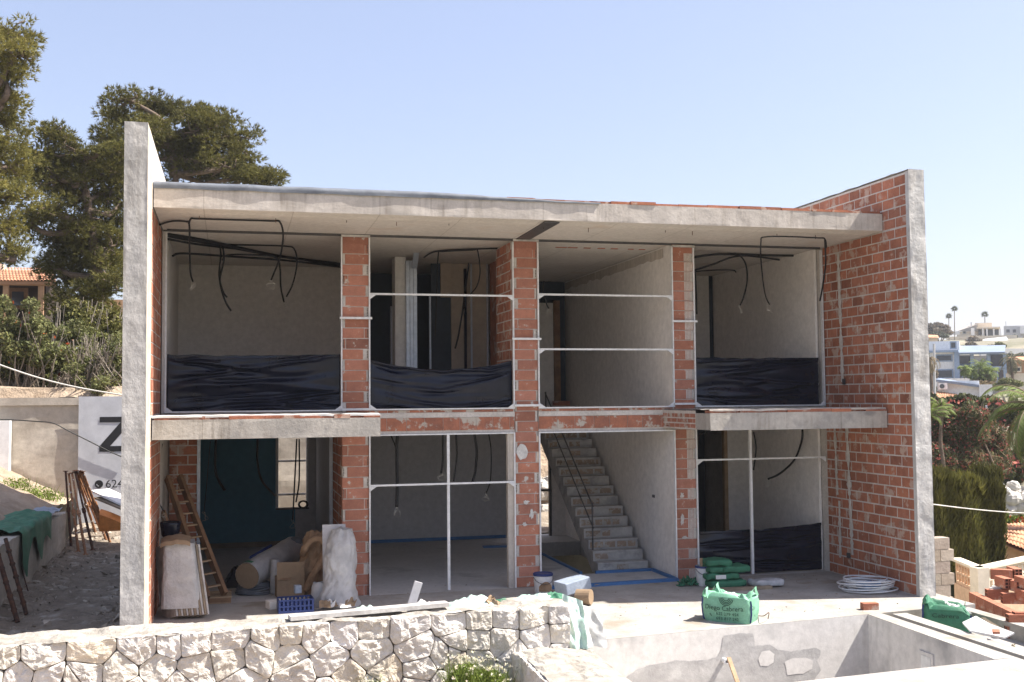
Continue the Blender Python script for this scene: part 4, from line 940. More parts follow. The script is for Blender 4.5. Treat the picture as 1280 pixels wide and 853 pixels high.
# low stone wall on the pool's left
mb = MB(); lo = Vector((3.36, 13.16, 0)); lu = Vector((-.03, -1, 0)).normalized(); ln = Vector((-1, .03, 0)).normalized()
seeds = []
for z, zz in ((.0, 0), (-.55, 1), (-1.1, 0)):
    x = 0
    while x < 4.4: s_ = random.uniform(.24, .42); seeds.append((x+s_/2, z+random.uniform(-.06, .06))); x += s_
stone_face(mb, voronoi(seeds, (0, 4.4, -1.6, .10)), lo, lu, ln, 0, .04)
def lt(u, v):
    p = lo+lu*(4.4*u)+Vector((.02+.96*v, 0, 0)); z = .11-.085*sm(.55, 1, v)+.012*fbm(p.x*4, p.y*4)+.022*max(0, nz(p.x*4, p.y*4, 3)); z += .016*round(2.2*nz(p.x*2.6, p.y*2.2, 6))
    return (p.x, p.y, z)
mb.grid(lt, 90, 26, 1)
mb.face([lo+lu*-0+ln*-.02+Vector((0, 0, -1.7)), lo+lu*4.4+ln*-.02+Vector((0, 0, -1.7)), lo+lu*4.4+ln*-.02+Vector((0, 0, .09)), lo+ln*-.02+Vector((0, 0, .09))], 2)
one('low_stone_wall', mb, [STONE, WALLTOP, JOINT], 'low stone wall with a rough white top beside the empty pool', 'stone wall')
# things lying on the wall ------------------------------------------------
def onwall(px, py, e=.3, z=.65): return G(px, py, z)
a, b = G(362, 775, .655), G(560, 758, .655)
mb = MB(); mb.bar(a+Vector((0, .06, .012)), b+Vector((0, .06, .02)), .16, .05); one('grey_plank', mb, GREYBOARDS, 'long grey plank lying along the front edge of the stone wall', 'plank')
c = P(507, 757, 14.2); mb = MB(); mb.box(-.05, .05, -.02, .02, 0, .30, 0, None, Matrix.Rotation(.32, 3, 'Y'), Vector((c.x-.02, 13.62, .62))); one('tile_offcut', mb, GREYB, 'dark grey tile offcut standing upright on the stone wall', 'tile')
def scrap(nm, px, py, Y, wx, wz, mt, label, cat, sd, dy=.25, grp=None):
    c = P(px, py, Y); mb = MB()
    def fn(u, v):
        x = c.x+wx*(u-.5); q = math.sin(PI*u)*math.sin(PI*min(1, v*1.0)); z = c.z+wz*q*(1+.9*fbm(u*3+sd, v*3, sd))+.02*nz(u*9, v*9, sd); return (x+.05*nz(v*3, u*2, sd), c.y+dy*(v-.5)+.05*nz(u*3, v*2, sd+4), z)
    mb.grid(fn, 30, 18); return one(nm, mb, mt, label, cat, grp, smooth=True)
WZ = .645
def wy(px): return P(px, 760, 13.5).x
def scrapw(nm, px, e, wx, wz, mt, label, cat, sd, dy=.25, grp=None):
    # foot of the scrap stands on the wall top at photo column px, e metres behind the front edge
    X_ = (px-640)/1.0; best = None
    for k in range(-900, 1): 
        p = WO+ud*(k*.01)-nd*e
        d = Vector((p.x, p.y, .64-HC)); zc = d.dot(fw); xx = 640+F*d.dot(rt)/zc
        if best is None or abs(xx-px) < best[0]: best = (abs(xx-px), p)
    c = best[1]; mb = MB()
    def fn(u, v):
        q = max(0, math.sin(PI*u)*math.sin(PI*v)); z = .61+wz*.75*q**.6*(.55+.6*fbm(u*3+sd, v*3, sd))+.02*nz(u*9, v*9, sd)*q
        return (c.x+wx*(u-.5)+.06*nz(v*3, u*2, sd), c.y+dy*(v-.5)+.06*nz(u*3, v*2, sd+4), z)
    mb.grid(fn, 34, 20); return one(nm, mb, mt, label, cat, grp, smooth=True)
LGREEN = M('pale_green_sack', (.60, .70, .65), .6, (.36, .54, .45), 9, .4, 30, bdist=.02)
scrapw('plastic_scrap', 455, .45, .34, .14, LGREEN, 'crumpled pale green plastic at the foot of the left brick pier', 'plastic scrap', 2)
scrapw('plastic_scrap', 527, .42, .42, .15, WRAP, 'crumpled clear plastic beside the grey tile offcut', 'plastic scrap', 3)
scrapw('green_sack', 588, .42, .62, .17, LGREEN, 'flattened pale green sack on the wall top left of the kraft scrap', 'sack', 4, .35)
scrapw('paper_scrap', 614, .36, .18, .17, CARD, 'small folded brown and white paper scrap on the wall top', 'paper', 5, .15)
scrapw('green_sack', 632, .5, .34, .06, GREENBAGD, 'dark green strip of sack behind the paper scrap on the wall', 'sack', 6, .2)
scrapw('green_sack', 668, .5, .5, .14, LGREEN, 'pale green sack bunched in front of the blue lidded bucket', 'sack', 7, .3)
scrapw('green_net', 706, .5, .30, .14, GREENBAGD, 'green net scrap on the right end of the stone wall', 'net', 8, .22)
# white cloth hanging over the right end
mb = MB(); c = G(715, 785)
def cl(u, v):
    x = 4.10+.50*u+.05*nz(u*3, v*3); z = .62*(1-v)*(1-.35*u)+.012; y = 13.62-.22*v+.06*math.sin(u*11)*(.3+v*.7)+.04*nz(u*5, v*4); return (x, y, z)
mb.grid(cl, 40, 30); one('white_cloth', mb, M('dirty_white_cloth', (.74, .73, .70), .8, (.56, .56, .54), 4, .5, 12, trans=.2), 'dirty white cloth draped over the right end of the stone wall', 'cloth', smooth=True)
mb = MB(); 
def cl(u, v):
    x = 4.06+.26*u; z = .66*(1-v)*(1-.15*u)+.03; y = 13.46-.2*v+.05*math.sin(u*8+2)*(.3+v*.7)+.04*nz(u*5, v*4, 3); return (x, y, z)
mb.grid(cl, 26, 26); one('green_sack', mb, LGREEN, 'pale green sack hanging over the wall end next to the white cloth', 'sack', smooth=True)
# foam block and log behind
c = G(717, 750); mb = MB(); mb.box(-.24, .24, -.17, .17, 0, .19, 0, None, Matrix.Rotation(.3, 3, 'Z') @ Matrix.Rotation(-.16, 3, 'Y'), c+Vector((0, 0, .14))); one('foam_block', mb, FOAM, 'pale blue grey polystyrene block on the floor behind the wall end', 'foam block', bevel=.015)
mb = MB(); c = G(737, 757); mb.tube([c+Vector((-.16, .12, .12)), c+Vector((.02, -.02, .13))], .115, 18); one('cardboard_tube', mb, CARD, 'brown cardboard drum lying against the polystyrene block', 'tube')
mb = MB(); mb.box(0, .22, -.035, .035, 0, .03, 0, None, Matrix.Rotation(-.35, 3, 'Z'), G(729, 771)); one('brick_fragment', mb, BRICK, 'small broken brick strip on the terrace near the wall end', 'brick fragment')
# buckets
def bucket(c, r, h, label, lidcol, lid=True, body=PVC):
    t = thing('bucket', label, 'bucket', tuple(c), 'plastic buckets on the terrace')
    mb = MB(); mb.lathe(c, [(0, 0), (r*.86, 0), (r*.9, .01), (r, h*.86), (r, h)], 24); mb.lathe(c, [(r*.985, h), (r*.95, h*.9), (r*.85, .02), (0, .02)], 24); mb.build('body', body, t, smooth=True)
    mb = MB()
    if lid: mb.lathe(c+Vector((0, 0, h-.02)), [(r*1.0, 0), (r*1.06, .0), (r*1.06, .035), (r*.98, .04), (r*.96, .03), (0, .03)], 24); mb.build('lid', lidcol, t)
    else: mb.lathe(c+Vector((0, 0, h-.03)), [(r*1.0, 0), (r*1.05, .0), (r*1.05, .03), (r*.985, .032)], 24); mb.build('rim', lidcol, t)
    mb = MB(); mb.tube([c+Vector((-r*1.04*math.cos(q), -r*1.06-.01 if False else -r*1.05*math.sin(q), h*.86-.10*math.sin(q))) for q in np.linspace(0, PI, 13)], .005, 6); mb.build('handle', DARKSTEEL, t)
    return t
tb = bucket(G(679, 741)+Vector((0, 0, 0)), .155, .30, 'white bucket with a closed blue lid in front of the middle pier', BLUE)
mb = MB(); mb.grid(lambda u, v: (4.93+.158*math.cos(-2.3+1.5*u), 17.43+.158*math.sin(-2.3+1.5*u), .04+.16*v*(.5+.5*math.sin(PI*u))), 10, 4); mb.build('label', KRAFT, tb)
c = G(880, 732); tb = bucket(c, .14, .33, 'open white bucket with a blue rim and a tool in it', BLUE, False)
mb = MB(); mb.tube([c+Vector((-.02, 0, .25)), c+Vector((-.04, .02, .45))], .03, 8); one('mixing_tool', mb, WOODPALE, 'wooden handled tool standing in the open white bucket', 'tool')
# green net pile
mb = MB(); c = G(862, 732)
for k in range(46):
    q = random.random()*2*PI; r = random.random()**.5*.2; p = c+Vector((r*math.cos(q), r*.7*math.sin(q), 0)); hh = .17*(1-(r/.2)**2)+.015
    mb.tube([p+Vector((random.uniform(-.05, .05), random.uniform(-.05, .05), hh*random.uniform(.2, 1))) for _ in range(5)], .011, 5)
one('green_net', mb, GREENBAGD, 'tangled dark green net lying between the pier foot and the open bucket', 'net')
# cement sacks
def sack(c, L, W_, H_, rz, mt, label, cat, grp, band=None):
    R = Matrix.Rotation(rz, 3, 'Z'); mb = MB(); sd = random.random()*50
    def fn(u, v):
        q = 2*PI*(u if u < 1 else 0); lat = -PI/2+PI*v; e = lambda s, p: math.copysign(abs(s)**p, s)
        x = L/2*e(math.cos(lat), .28)*e(math.cos(q), .3); y = W_/2*e(math.cos(lat), .28)*e(math.sin(q), .3); z = H_/2*e(math.sin(lat), .55)+H_/2
        z = max(0.004, z+.026*fbm(x*8+sd, y*8, z*3)); x *= 1+.03*nz(y*9, z*9, sd)
        p = R @ Vector((x, y, z)); return (c[0]+p.x, c[1]+p.y, c[2]+p.z)
    mb.grid(fn, 40, 18)
    o = one('cement_sack', mb, mt, label, cat, grp, smooth=True)
    if band:
        mb = MB(); mb.grid(lambda u, v: Vector(c)+R @ Vector((-L*.15+L*.3*u-.06, -W_/2-.012+.0*v, H_*.25+H_*.55*v)), 6, 3); mb.build('label', PAPER, o)
    return o
c = G(908, 733); g_ = 'green cement sacks'
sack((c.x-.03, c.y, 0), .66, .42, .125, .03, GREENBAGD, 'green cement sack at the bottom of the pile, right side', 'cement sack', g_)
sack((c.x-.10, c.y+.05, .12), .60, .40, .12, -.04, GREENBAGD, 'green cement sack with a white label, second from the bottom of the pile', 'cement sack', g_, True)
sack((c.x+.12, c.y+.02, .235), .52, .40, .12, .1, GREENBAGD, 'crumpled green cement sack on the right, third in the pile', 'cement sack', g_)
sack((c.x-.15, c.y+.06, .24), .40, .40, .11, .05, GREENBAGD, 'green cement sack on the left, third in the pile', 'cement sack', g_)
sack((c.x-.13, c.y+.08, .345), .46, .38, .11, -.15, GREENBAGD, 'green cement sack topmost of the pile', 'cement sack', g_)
c = G(957, 733); sack((c.x, c.y, .02), .56, .36, .10, .1, GREYBAG, 'opened grey cement bag lying flat on the terrace right of the white post', 'cement sack', None)
mb = MB(); c = G(925, 738); mb.box(-.55, .55, -.05, .05, 0, .05, 0, None, Matrix.Rotation(-.03, 3, 'Z'), c); one('wood_batten', mb, PLANK, 'wooden batten lying in front of the green sacks', 'plank')
# pipe coil
t = thing('pipe_coil', 'loose coil of thin white pipe on the terrace near the right wall', 'pipe coil', tuple(G(1085, 738)))
mb = MB(); c = G(1085, 739); pts = []
for k in range(9*26):
    q = 2*PI*k/26; n = k/26; r = .38+.05*math.sin(n*2.7); pts.append(c+Vector((r*1.05*math.cos(q)+.05*math.sin(n*1.9), r*.86*math.sin(q)+.04*math.cos(n*2.3), .02+.021*n+.012*math.sin(q*1.3+n))))
pts += [pts[-1]+Vector((.15*k, -.07*k, -.04*k)) for k in range(1, 4)]
mb.tube(pts, .012, 6); mb.build('pipe', PVC, t, smooth=True)
c = G(1085, 738); cc = sack((c.x, c.y-.02, .015), .36, .26, .12, .2, BLUE, 'x', 'x', None); cc.name = 'blue_wrap'; cc.data.name = 'blue_wrap'; cc.data.materials[0] = BLUETAPE
o0 = Vector(cc.location); del cc['label']; del cc['category']; cc.parent = t; cc.location = o0-Vector(t.location)
mb = MB(); mb.box(-.12, .12, -.06, .06, 0, .10, 0, None, Matrix.Rotation(-.15, 3, 'Z'), G(1087, 762)); one('loose_brick', mb, BRICK, 'single red brick on the terrace between pipe coil and pool', 'brick', bevel=.004)
# blue edging strips of the stairwell
mb = MB()
def strip(a, b, w_=.06, z=.03): mb.bar(Vector((a[0], a[1], z/2)), Vector((b[0], b[1], z/2)), w_, z)
strip((5.10, 17.72), (7.46, 17.86), .10, .05); strip((7.45, 17.92), (7.45, 19.02), .05, .05); strip((6.36, 19.02), (7.42, 19.02), .04, .05); strip((6.10, 19.05), (6.10, 23.0), .04, .04); strip((5.2, 23.05), (6.08, 23.0), .2, .03)
one('floor_edge_strip', mb, BLUETAPE, 'blue foam edging strip on the floor round the foot of the concrete stair', 'edging strip')
V = []; T = []
for k in range(520):
    x = random.uniform(4.3, 10.4); y = random.uniform(14.0+.117*(x-4.34), 17.9)
    if random.random() < .45: x = random.uniform(-.9, 4.2); y = random.uniform(14.2, 18.6)
    r = random.uniform(.006, .022)*(1+1.6*(random.random() < .07)); q = [Vector((random.uniform(-1, 1), random.uniform(-1, 1), random.uniform(0, .8)))*r+Vector((x, y, .001)) for _ in range(4)]; k_ = random.choice((1.1, .8, .6, .45))
    for f in ((0, 1, 2), (0, 2, 3), (0, 3, 1), (1, 3, 2)): V.append([q[i] for i in f]); T.append((k_, k_*.93, k_*.85))
o = npmesh('debris', np.array(V), 3, np.array(T), RUB); o['kind'] = 'stuff'
# wooden stick in the pool
mb = MB(); mb.bar(P(911, 823, 13.55), P(925, 862, 12.9), .05, .035); mb2 = mb; 
mb.bar(P(925, 862, 12.9), Vector((P(925, 862, 12.9).x+.35, 12.2, -1.64)), .05, .035)
one('wooden_stick', mb, WOODPALE, 'wooden stick leaning inside the empty pool below the big green bag', 'stick')
mb = MB(); c = P(908, 827, 13.95); mb.tube([c+Vector((0, .2, 0)), c+Vector((0, -.014, 0))], .035, 14); mb.tube([c+Vector((0, .0, 0)), c+Vector((0, -.024, 0))], .018, 10, 1); one('pool_inlet', mb, [PVC, DARKSTEEL], 'small round white inlet on the back wall of the pool', 'inlet')
mb = MB(); mb.tube(smooth_path([G(948, 770, .01), G(955, 770, .10), G(961, 766, .14), G(960, 774, .02)], 5), .006, 6); one('bent_wire', mb, RUST, 'thin bent wire sticking up right of the big green bag', 'wire')
# ------------------------------------------------------------------ lettering
def text_tris(s, size, spacing=1.0):
    cu = bpy.data.curves.new('lettering', 'FONT'); cu.body = s; cu.size = size; cu.resolution_u = 3; cu.space_character = spacing
    ob = bpy.data.objects.new('lettering', cu); COL.objects.link(ob); bpy.context.view_layer.update()
    me = bpy.data.meshes.new_from_object(ob.evaluated_get(bpy.context.evaluated_depsgraph_get()))
    vs = [(v.co.x, v.co.y) for v in me.vertices]; fs = [tuple(p.vertices) for p in me.polygons]
    bpy.data.objects.remove(ob); bpy.data.curves.remove(cu); bpy.data.meshes.remove(me)
    return vs, fs
def put_text(mb, s, size, x, y, fn, m=0, spacing=1.0):
    vs, fs = text_tris(s, size, spacing)
    # split long faces so that lettering follows folds
    for f in fs: mb.face([fn(x+vs[i][0], y+vs[i][1]) for i in f], m)
    return max(v[0] for v in vs)
def disc(mb, fn, x, y, r0_, r1_, a0, a1, m=0, n=16):
    for k in range(n):
        p, q = a0+(a1-a0)*k/n, a0+(a1-a0)*(k+1)/n
        mb.face([fn(x+r1_*math.cos(p), y+r1_*math.sin(p)), fn(x+r1_*math.cos(q), y+r1_*math.sin(q)), fn(x+r0_*math.cos(q), y+r0_*math.sin(q)), fn(x+r0_*math.cos(p), y+r0_*math.sin(p))], m)
def phone_icon(mb, fn, x, y, s, m=0):
    pts = []
    for k in range(9):
        t = k/8; a = PI+.1+t*(PI/2-.2); pts.append((x+s*(1+1.0*math.cos(a)), y+s*(1+1.0*math.sin(a))))
    for k in range(8):
        w0 = s*(.30 if k in (0, 1, 6, 7) else .17)
        (a, b), (c, d) = pts[k], pts[k+1]; L = math.hypot(c-a, d-b); n = (-(d-b)/L*w0/1, (c-a)/L*w0/1)
        mb.face([fn(a-n[0]*.3, b-n[1]*.3), fn(c-n[0]*.3, d-n[1]*.3), fn(c+n[0], d+n[1]), fn(a+n[0], b+n[1])], m)
# ------------------------------------------------------------------ the big builder's bags
def big_bag(c, Wd, Dp, Ht, rz, sd, mt, ink, label, lines, slump=0.0):
    t = thing('builders_bag', label, 'bag', tuple(c), 'big green builder bags')
    R = Matrix.Rotation(rz, 3, 'Z')
    e = lambda s, p: math.copysign(abs(s)**p, s)
    def prof(v): return 1+.05*math.sin(PI*min(1, v*1.1))-.05*(1-v)
    def surf(q, v):
        r = prof(v); x = Wd/2*r*e(math.cos(q), .28); y = Dp/2*r*e(math.sin(q), .28)
        z = Ht*v*(1+.10*nz(math.cos(q)*1.5+sd, math.sin(q)*1.5, sd)*v-slump*v*(.5+.5*math.cos(q)))
        k = .016*fbm(x*5+sd, z*6, y*5); x += k*math.cos(q)*.7+.012*math.sin(z*40+x*9)*v*.6*abs(math.sin(q*2)); y += k*math.sin(q)
        return Vector(c)+R @ Vector((x, y, z))
    mb = MB(); mb.grid(lambda u, v: surf(2*PI*(u if u < 1 else 0), v), 96, 24)
    def rim(u, v):
        q = 2*PI*(u if u < 1 else 0); p = surf(q, 1); cc = Vector(c)+Vector((0, 0, Ht*.80)); k = .10+.65*v
        h = .055*math.sin(PI*min(1, v*2.2))*(1+1.6*nz(math.cos(q)*2.4+sd, math.sin(q)*2.4, sd*2)) + .05*fbm(math.cos(q)*3*v+sd, math.sin(q)*3*v)*v
        d = p.lerp(cc, v*.96); return Vector((d.x, d.y, d.z+h))
    mb.grid(rim, 96, 20); mb.build('bag_body', mt, t, smooth=True)
    def front(x, y):   # x from the left edge of the front face, y from the ground
        tx = max(-.99, min(.99, (x-Wd/2)/(Wd/2*prof(y/Ht)))); cq = e(tx, 1/.28); q = -math.acos(max(-1, min(1, cq)))
        p = surf(q, y/Ht); return p + R @ Vector((0, -.02, 0))
    def side(x, y):
        ty = max(-.99, min(.99, (x-Dp/2)/(Dp/2*prof(y/Ht)))); q = math.asin(max(-1, min(1, e(ty, 1/.28)))); return surf(q, y/Ht) + R @ Vector((.018, 0, 0))
    mb = MB(); lines(mb, front, side); mb.build('print', ink, t)
    for q0 in (-PI/2+.55*.9, -PI/2-.55*.9, -.32, .3):
        mb = MB(); 
        qs = {0: -2.62, 1: -.52, 2: -.33, 3: .33}[[-PI/2+.55*.9, -PI/2-.55*.9, -.32, .3].index(q0)] if False else q0
    for qe in (math.pi+.32, -.30):
        mb = MB(); pts = [surf(qe, v)*1.0 + R @ Vector((.010*math.cos(qe), .010*math.sin(qe)-.006, 0)) for v in np.linspace(.02, 1, 12)]
        for i in range(11):
            d = R @ Vector((.012, -.0, 0)); mb.face([pts[i]-d, pts[i]+d, pts[i+1]+d, pts[i+1]-d])
        mb.build('seam_tape', BLUE, t)
    def loop(q1, q2, h, nm='handle'):
        a, b = surf(q1, .97), surf(q2, .97); m_ = (a+b)/2+Vector((0, 0, h)); mb = MB()
        p = smooth_path([a, a.lerp(m_, .55)+Vector((0, 0, h*.4)), m_+R @ Vector((0, .05, .02)), b.lerp(m_, .5)+Vector((0, 0, h*.2)), b], 5)
        for i in range(len(p)-1):
            d = R @ Vector((0, .04, .01)); mb.face([p[i]-d, p[i]+d, p[i+1]+d, p[i+1]-d])
        mb.build(nm, mt, t)
    return t, loop
c0 = G(914, 775)
def lines(mb, fr, sd):
    n = len('Diego Cabrera')
    # lettering rises slightly at both ends as on the slumped cloth
    f2 = lambda x, y: fr(x, y+.18*(x-.35)**2)
    put_text(mb, 'Diego Cabrera', .094, .055, .165, f2, 0, 1.0)
    for k in range(4): disc(mb, fr, .37, .348, .045+.02*k, .054+.02*k, -PI*.93, -PI*.07)
    phone_icon(mb, fr, .13, .085, .032); put_text(mb, '622 279 454', .060, .22, .100, f2, 0, 1.1); put_text(mb, '693 817 242', .060, .22, .034, f2, 0, 1.1)
    put_text(mb, 'Die', .085, .06, .20, sd); phone_icon(mb, sd, .15, .09, .035)
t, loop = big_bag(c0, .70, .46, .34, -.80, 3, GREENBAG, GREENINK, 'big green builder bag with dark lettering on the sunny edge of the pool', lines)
loop(PI+.5, PI+1.3, .10); loop(PI*.60, PI*.85, .10); loop(-.25, .5, .13)
scr = MB(); cz = c0+Vector((-.04, .02, .325)); scr.grid(lambda u, v: cz+Vector((.34*(u-.5), .26*(v-.5), .05*fbm(u*4, v*4, 2)+.05*math.sin(PI*u)*math.sin(PI*v))), 20, 16)
scr.build('inner_flap', LGREEN, t, smooth=True)
def lines2(mb, fr, sd): put_text(mb, 'Cabrera', .11, .10, .27, fr, 0, 1.0)
cb = Vector((10.02, 14.05, -.25))
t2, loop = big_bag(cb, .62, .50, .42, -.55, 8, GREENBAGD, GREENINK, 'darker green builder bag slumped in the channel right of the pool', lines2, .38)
loop(PI+.4, PI+1.2, .10); loop(.4, 1.0, .08)
mb = MB(); mb.grid(lambda u, v: cb+Vector((-.06+.36*u, -.02-.16*v+.03*nz(u*4, v*4), .45-.14*u-.05*v+.05*fbm(u*5, v*5))), 18, 12); mb.build('white_flap', WRAP, t2, smooth=True)
# ------------------------------------------------------------------ rubble and hollow bricks right of the pool
V = []; T = []
for k in range(900):
    x = random.uniform(9.5, 12.6); y = random.uniform(10.2, 14.4); 
    if x > 10.5 and x < 10.8: continue
    z = -.25 if x < 10.5 else -.9
    if y > 13.2 and x < 10.5: continue
    r = random.uniform(.02, .07)*(1+(random.random() < .12)); q = [Vector((random.uniform(-1, 1), random.uniform(-1, 1), random.uniform(-.2, 1)))*r+Vector((x, y, z)) for _ in range(4)]; k = random.choice((1.25, 1.0, .8, .6)); 
    for f in ((0, 1, 2), (0, 2, 3), (0, 3, 1), (1, 3, 2)): V.append([q[i] for i in f]); T.append((k, k*random.choice((1, 1, .75)), k*random.choice((1, .95, .6))))
o = npmesh('rubble', np.array(V), 3, np.array(T), RUB); o['kind'] = 'stuff'
def panel(pts, th_, mt, nm, label, cat):
    mb = MB(); n = len(pts)
    mb.face(pts); mb.face([Vector(p)-Vector((0, 0, th_)) for p in pts][::-1])
    for i in range(n): a, b = Vector(pts[i]), Vector(pts[(i+1) % n]); mb.face([a, a-Vector((0, 0, th_)), b-Vector((0, 0, th_)), b])
    return one(nm, mb, mt, label, cat)
zz = .06
panel([G(1203, 778, .10), G(1220, 770, .16), G(1238, 780, .14), G(1268, 791, .08), G(1256, 797, .02), G(1230, 793, .03), G(1212, 788, .06)], .02, PAPER, 'white_sheet', 'jagged white board scrap lying beside the darker green bag', 'board')
panel([G(1226, 772, .0), G(1231, 772, .02), G(1254, 786, .02), G(1249, 787, .0)], .03, PLANK, 'wood_strip', 'thin wood strip behind the jagged white board scrap', 'wood strip')
panel([G(1240, 786, .12), G(1250, 787, .12), G(1250, 790, .12), G(1241, 790, .12)], .03, BRICK, 'brick_fragment', 'broken brick piece lying on the jagged white board scrap', 'brick fragment')
mb = MB(); mb.grid(lambda u, v: (lambda p: (p.x, p.y+.6*v, p.z))(P(1214+66*u, 752+36*u, 15.6-1.2*u)+Vector((0, 0, -.75*v+.06*fbm(u*6, v*4)))), 24, 8); struct(mb.build('grey_slope', CONC, org=(11, 15, 0)))
mb = MB(); mb.grid(lambda u, v: (10.78+7*u, 9.5+7.5*v, -.95-.3*u+.06*fbm(u*6, v*6)), 40, 40); struct(mb.build('yard', DIRT, org=(13, 13, -1)))
# bricks: hollow blocks stacked in the yard
BHOLE = M('brick_hole', (.075, .03, .02), .95, None, 8, 0, 10)
def hbrick_mesh(L, Wd, Hh, nxh, nzh):
    mb = MB(); mb.box(-L/2, L/2, -Wd/2, Wd/2, 0, Hh, 0)
    for s_ in (-1, 1):
        for i in range(nxh):
            for k in range(nzh):
                w_ = Wd/nxh; h_ = Hh/nzh; y = -Wd/2+w_*i+.012; z = h_*k+.012
                f = [(s_*(L/2+.001), y, z), (s_*(L/2+.001), y+w_-.018, z), (s_*(L/2+.001), y+w_-.018, z+h_-.018), (s_*(L/2+.001), y, z+h_-.018)]; mb.face(f if s_ > 0 else f[::-1], 1)
    for s_ in (-1, 1):       # scored faces
        for k in range(5): z = Hh*(k+.5)/5; mb.box(-L/2+.004, L/2-.004, s_*Wd/2-(.002 if s_ < 0 else 0), s_*Wd/2+(.002 if s_ > 0 else 0), z-.008, z+.008, 0)
    o = mb.build('hollow_brick', [BRICK, BHOLE]); bpy.data.objects.remove(o); return bpy.data.meshes['hollow_brick']
HB = hbrick_mesh(.33, .12, .16, 2, 3); HB.name = 'hollow_brick_mesh'
def hb(p, rz, label, rx=0):
    o = bpy.data.objects.new('hollow_brick', HB); COL.objects.link(o); o.location = p; o.rotation_euler = (rx, 0, rz); tag(o, label, 'brick', 'hollow bricks stacked in the yard'); return o
ba = P(1216, 752, 15.6); bb = P(1284, 786, 13.6)
bd = (bb-ba); bd.z = 0; L = bd.length; bd.normalize(); brz = math.atan2(bd.y, bd.x)
top0 = P(1214, 740, 15.6).z; 
for r_, lab in ((0, 'top'), (1, 'second'), (2, 'third')):
    for k in range(int(L/.34)+2):
        p = ba+bd*(.17+.34*k+.1*(r_ % 2)); hb((p.x, p.y, top0-.165*(r_+1)-.0), brz, {'top': 'red hollow brick in the upper row of the low brick stack beside the grey slope', 'second': 'red hollow brick in the second row of the low brick stack beside the grey slope', 'third': 'red hollow brick in the lowest row of the low brick stack beside the grey slope'}[lab])
for i, (px, py, Y, rz_, lab) in enumerate((
    (1246, 743, 15.2, brz+1.57, 'red hollow brick standing crosswise at the left end of the upper pile'),
    (1254, 728, 15.2, brz+.1, 'pale capped hollow brick on the left of the upper pile'),
    (1252, 718, 15.5, brz+1.2, 'hollow brick at the very top of the upper pile with its holes showing'),
    (1268, 732, 15.0, brz+.15, 'hollow brick in the middle row of the upper pile'),
    (1279, 728, 14.8, brz+.1, 'hollow brick at the right picture edge, upper row of the pile'),
    (1266, 748, 14.9, brz+1.5, 'hollow brick with dark open holes low in the upper pile'),
    (1279, 744, 14.7, brz+.05, 'hollow brick at the right picture edge, lower row of the pile'),
    (1268, 716, 15.5, brz, 'hollow brick behind the topmost one of the upper pile'))):
    p = P(px, py, Y); hb((p.x, p.y, p.z-.08), rz_, lab)
for k, (px, py) in enumerate(((1274, 775), (1282, 772), (1272, 790), (1281, 788))):
    p = P(px, py, 13.4); hb((p.x, p.y, p.z-.08), brz+1.57, ('hollow brick end with open holes at the foot of the low stack, upper left', 'hollow brick end with open holes at the foot of the low stack, upper right', 'hollow brick end with open holes at the foot of the low stack, lower left', 'hollow brick end with open holes at the foot of the low stack, lower right')[k])
panel([P(1237, 735, 15.2), P(1262, 733, 15.2), P(1268, 730, 15.6), P(1242, 731, 15.6)], .03, CHALK, 'concrete_slab', 'white concrete offcut lying on the hollow brick pile', 'offcut')
# ------------------------------------------------------------------ block wall, fence and house on the right
def blocks(o, u_, n_, L, z0, z1, label, step=0):
    mb = MB(); o = Vector(o); u_ = Vector(u_); n_ = Vector(n_)
    mb.face([o+Vector((0, 0, z0)), o+u_*L+Vector((0, 0, z0)), o+u_*L+Vector((0, 0, z1-.02)), o+Vector((0, 0, z1-.02))])
    z = z0; j = 0
    while z < z1-.05:
        x = -.2 if j % 2 else 0
        while x < L:
            a, b = max(0, x+.006), min(L+random.uniform(-.05, .10), x+.394)
            if b-a > .04:
                k = random.uniform(.78, 1.12); R = Matrix((u_, -n_, Vector((0, 0, 1)))).transposed(); mb.box(a, b, -.012, .2, z+.006, z+.194, 0, (k, k*random.uniform(.95, 1), k*random.uniform(.9, 1)), R, o)
            x += .4
        z += .2; j += 1
    return one('block_wall', mb, BLOCK, label, 'wall')
blocks((10.80, 16.3, 0), (1, .10, 0), (.1, -1, 0), .98, -1.25, .98 if False else .62, 'grey concrete block wall between the tall cement pier and the green hedge')
# ------------------------------------------------------------------ vegetation helpers
def rnd_dirs(n):
    d = RNG.normal(size=(n, 3)); return d/np.linalg.norm(d, axis=1, keepdims=True)
def blob_pts(blobs, n, shell=.5):
    w_ = np.array([b[3]*b[4]*b[5] for b in blobs])**.75; w_ = w_/w_.sum(); idx = RNG.choice(len(blobs), n, p=w_)
    B = np.array(blobs)[idx]; d = rnd_dirs(n); r = RNG.random(n)**shell
    return B[:, :3]+d*B[:, 3:6]*r[:, None], d, idx
def leaves(name, blobs, n, size, mat, parent=None, org=None, shell=.45, flat=.0, aspect=.55, tv=(.65, 1.3), droop=0.0):
    C, d, idx = blob_pts(blobs, n, shell); s = size*(.6+.8*RNG.random(n))[:, None]
    a = rnd_dirs(n); a[:, 2] *= (1-flat); a[:, 2] -= droop; a /= np.linalg.norm(a, axis=1, keepdims=True)
    b = np.cross(a, rnd_dirs(n)); b /= np.linalg.norm(b, axis=1, keepdims=True)+1e-9
    V = np.stack([C-a*s*.5, C+b*s*aspect*.5, C+a*s*.5, C-b*s*aspect*.5], axis=1)
    ct = RNG.uniform(.8, 1.2, len(blobs))[idx]; t_ = RNG.uniform(tv[0], tv[1], n)*ct; T = np.stack([t_*RNG.uniform(.92, 1.1, n), t_, t_*RNG.uniform(.8, 1.1, n)], 1)
    return npmesh(name, V, 4, T, mat, parent, org)
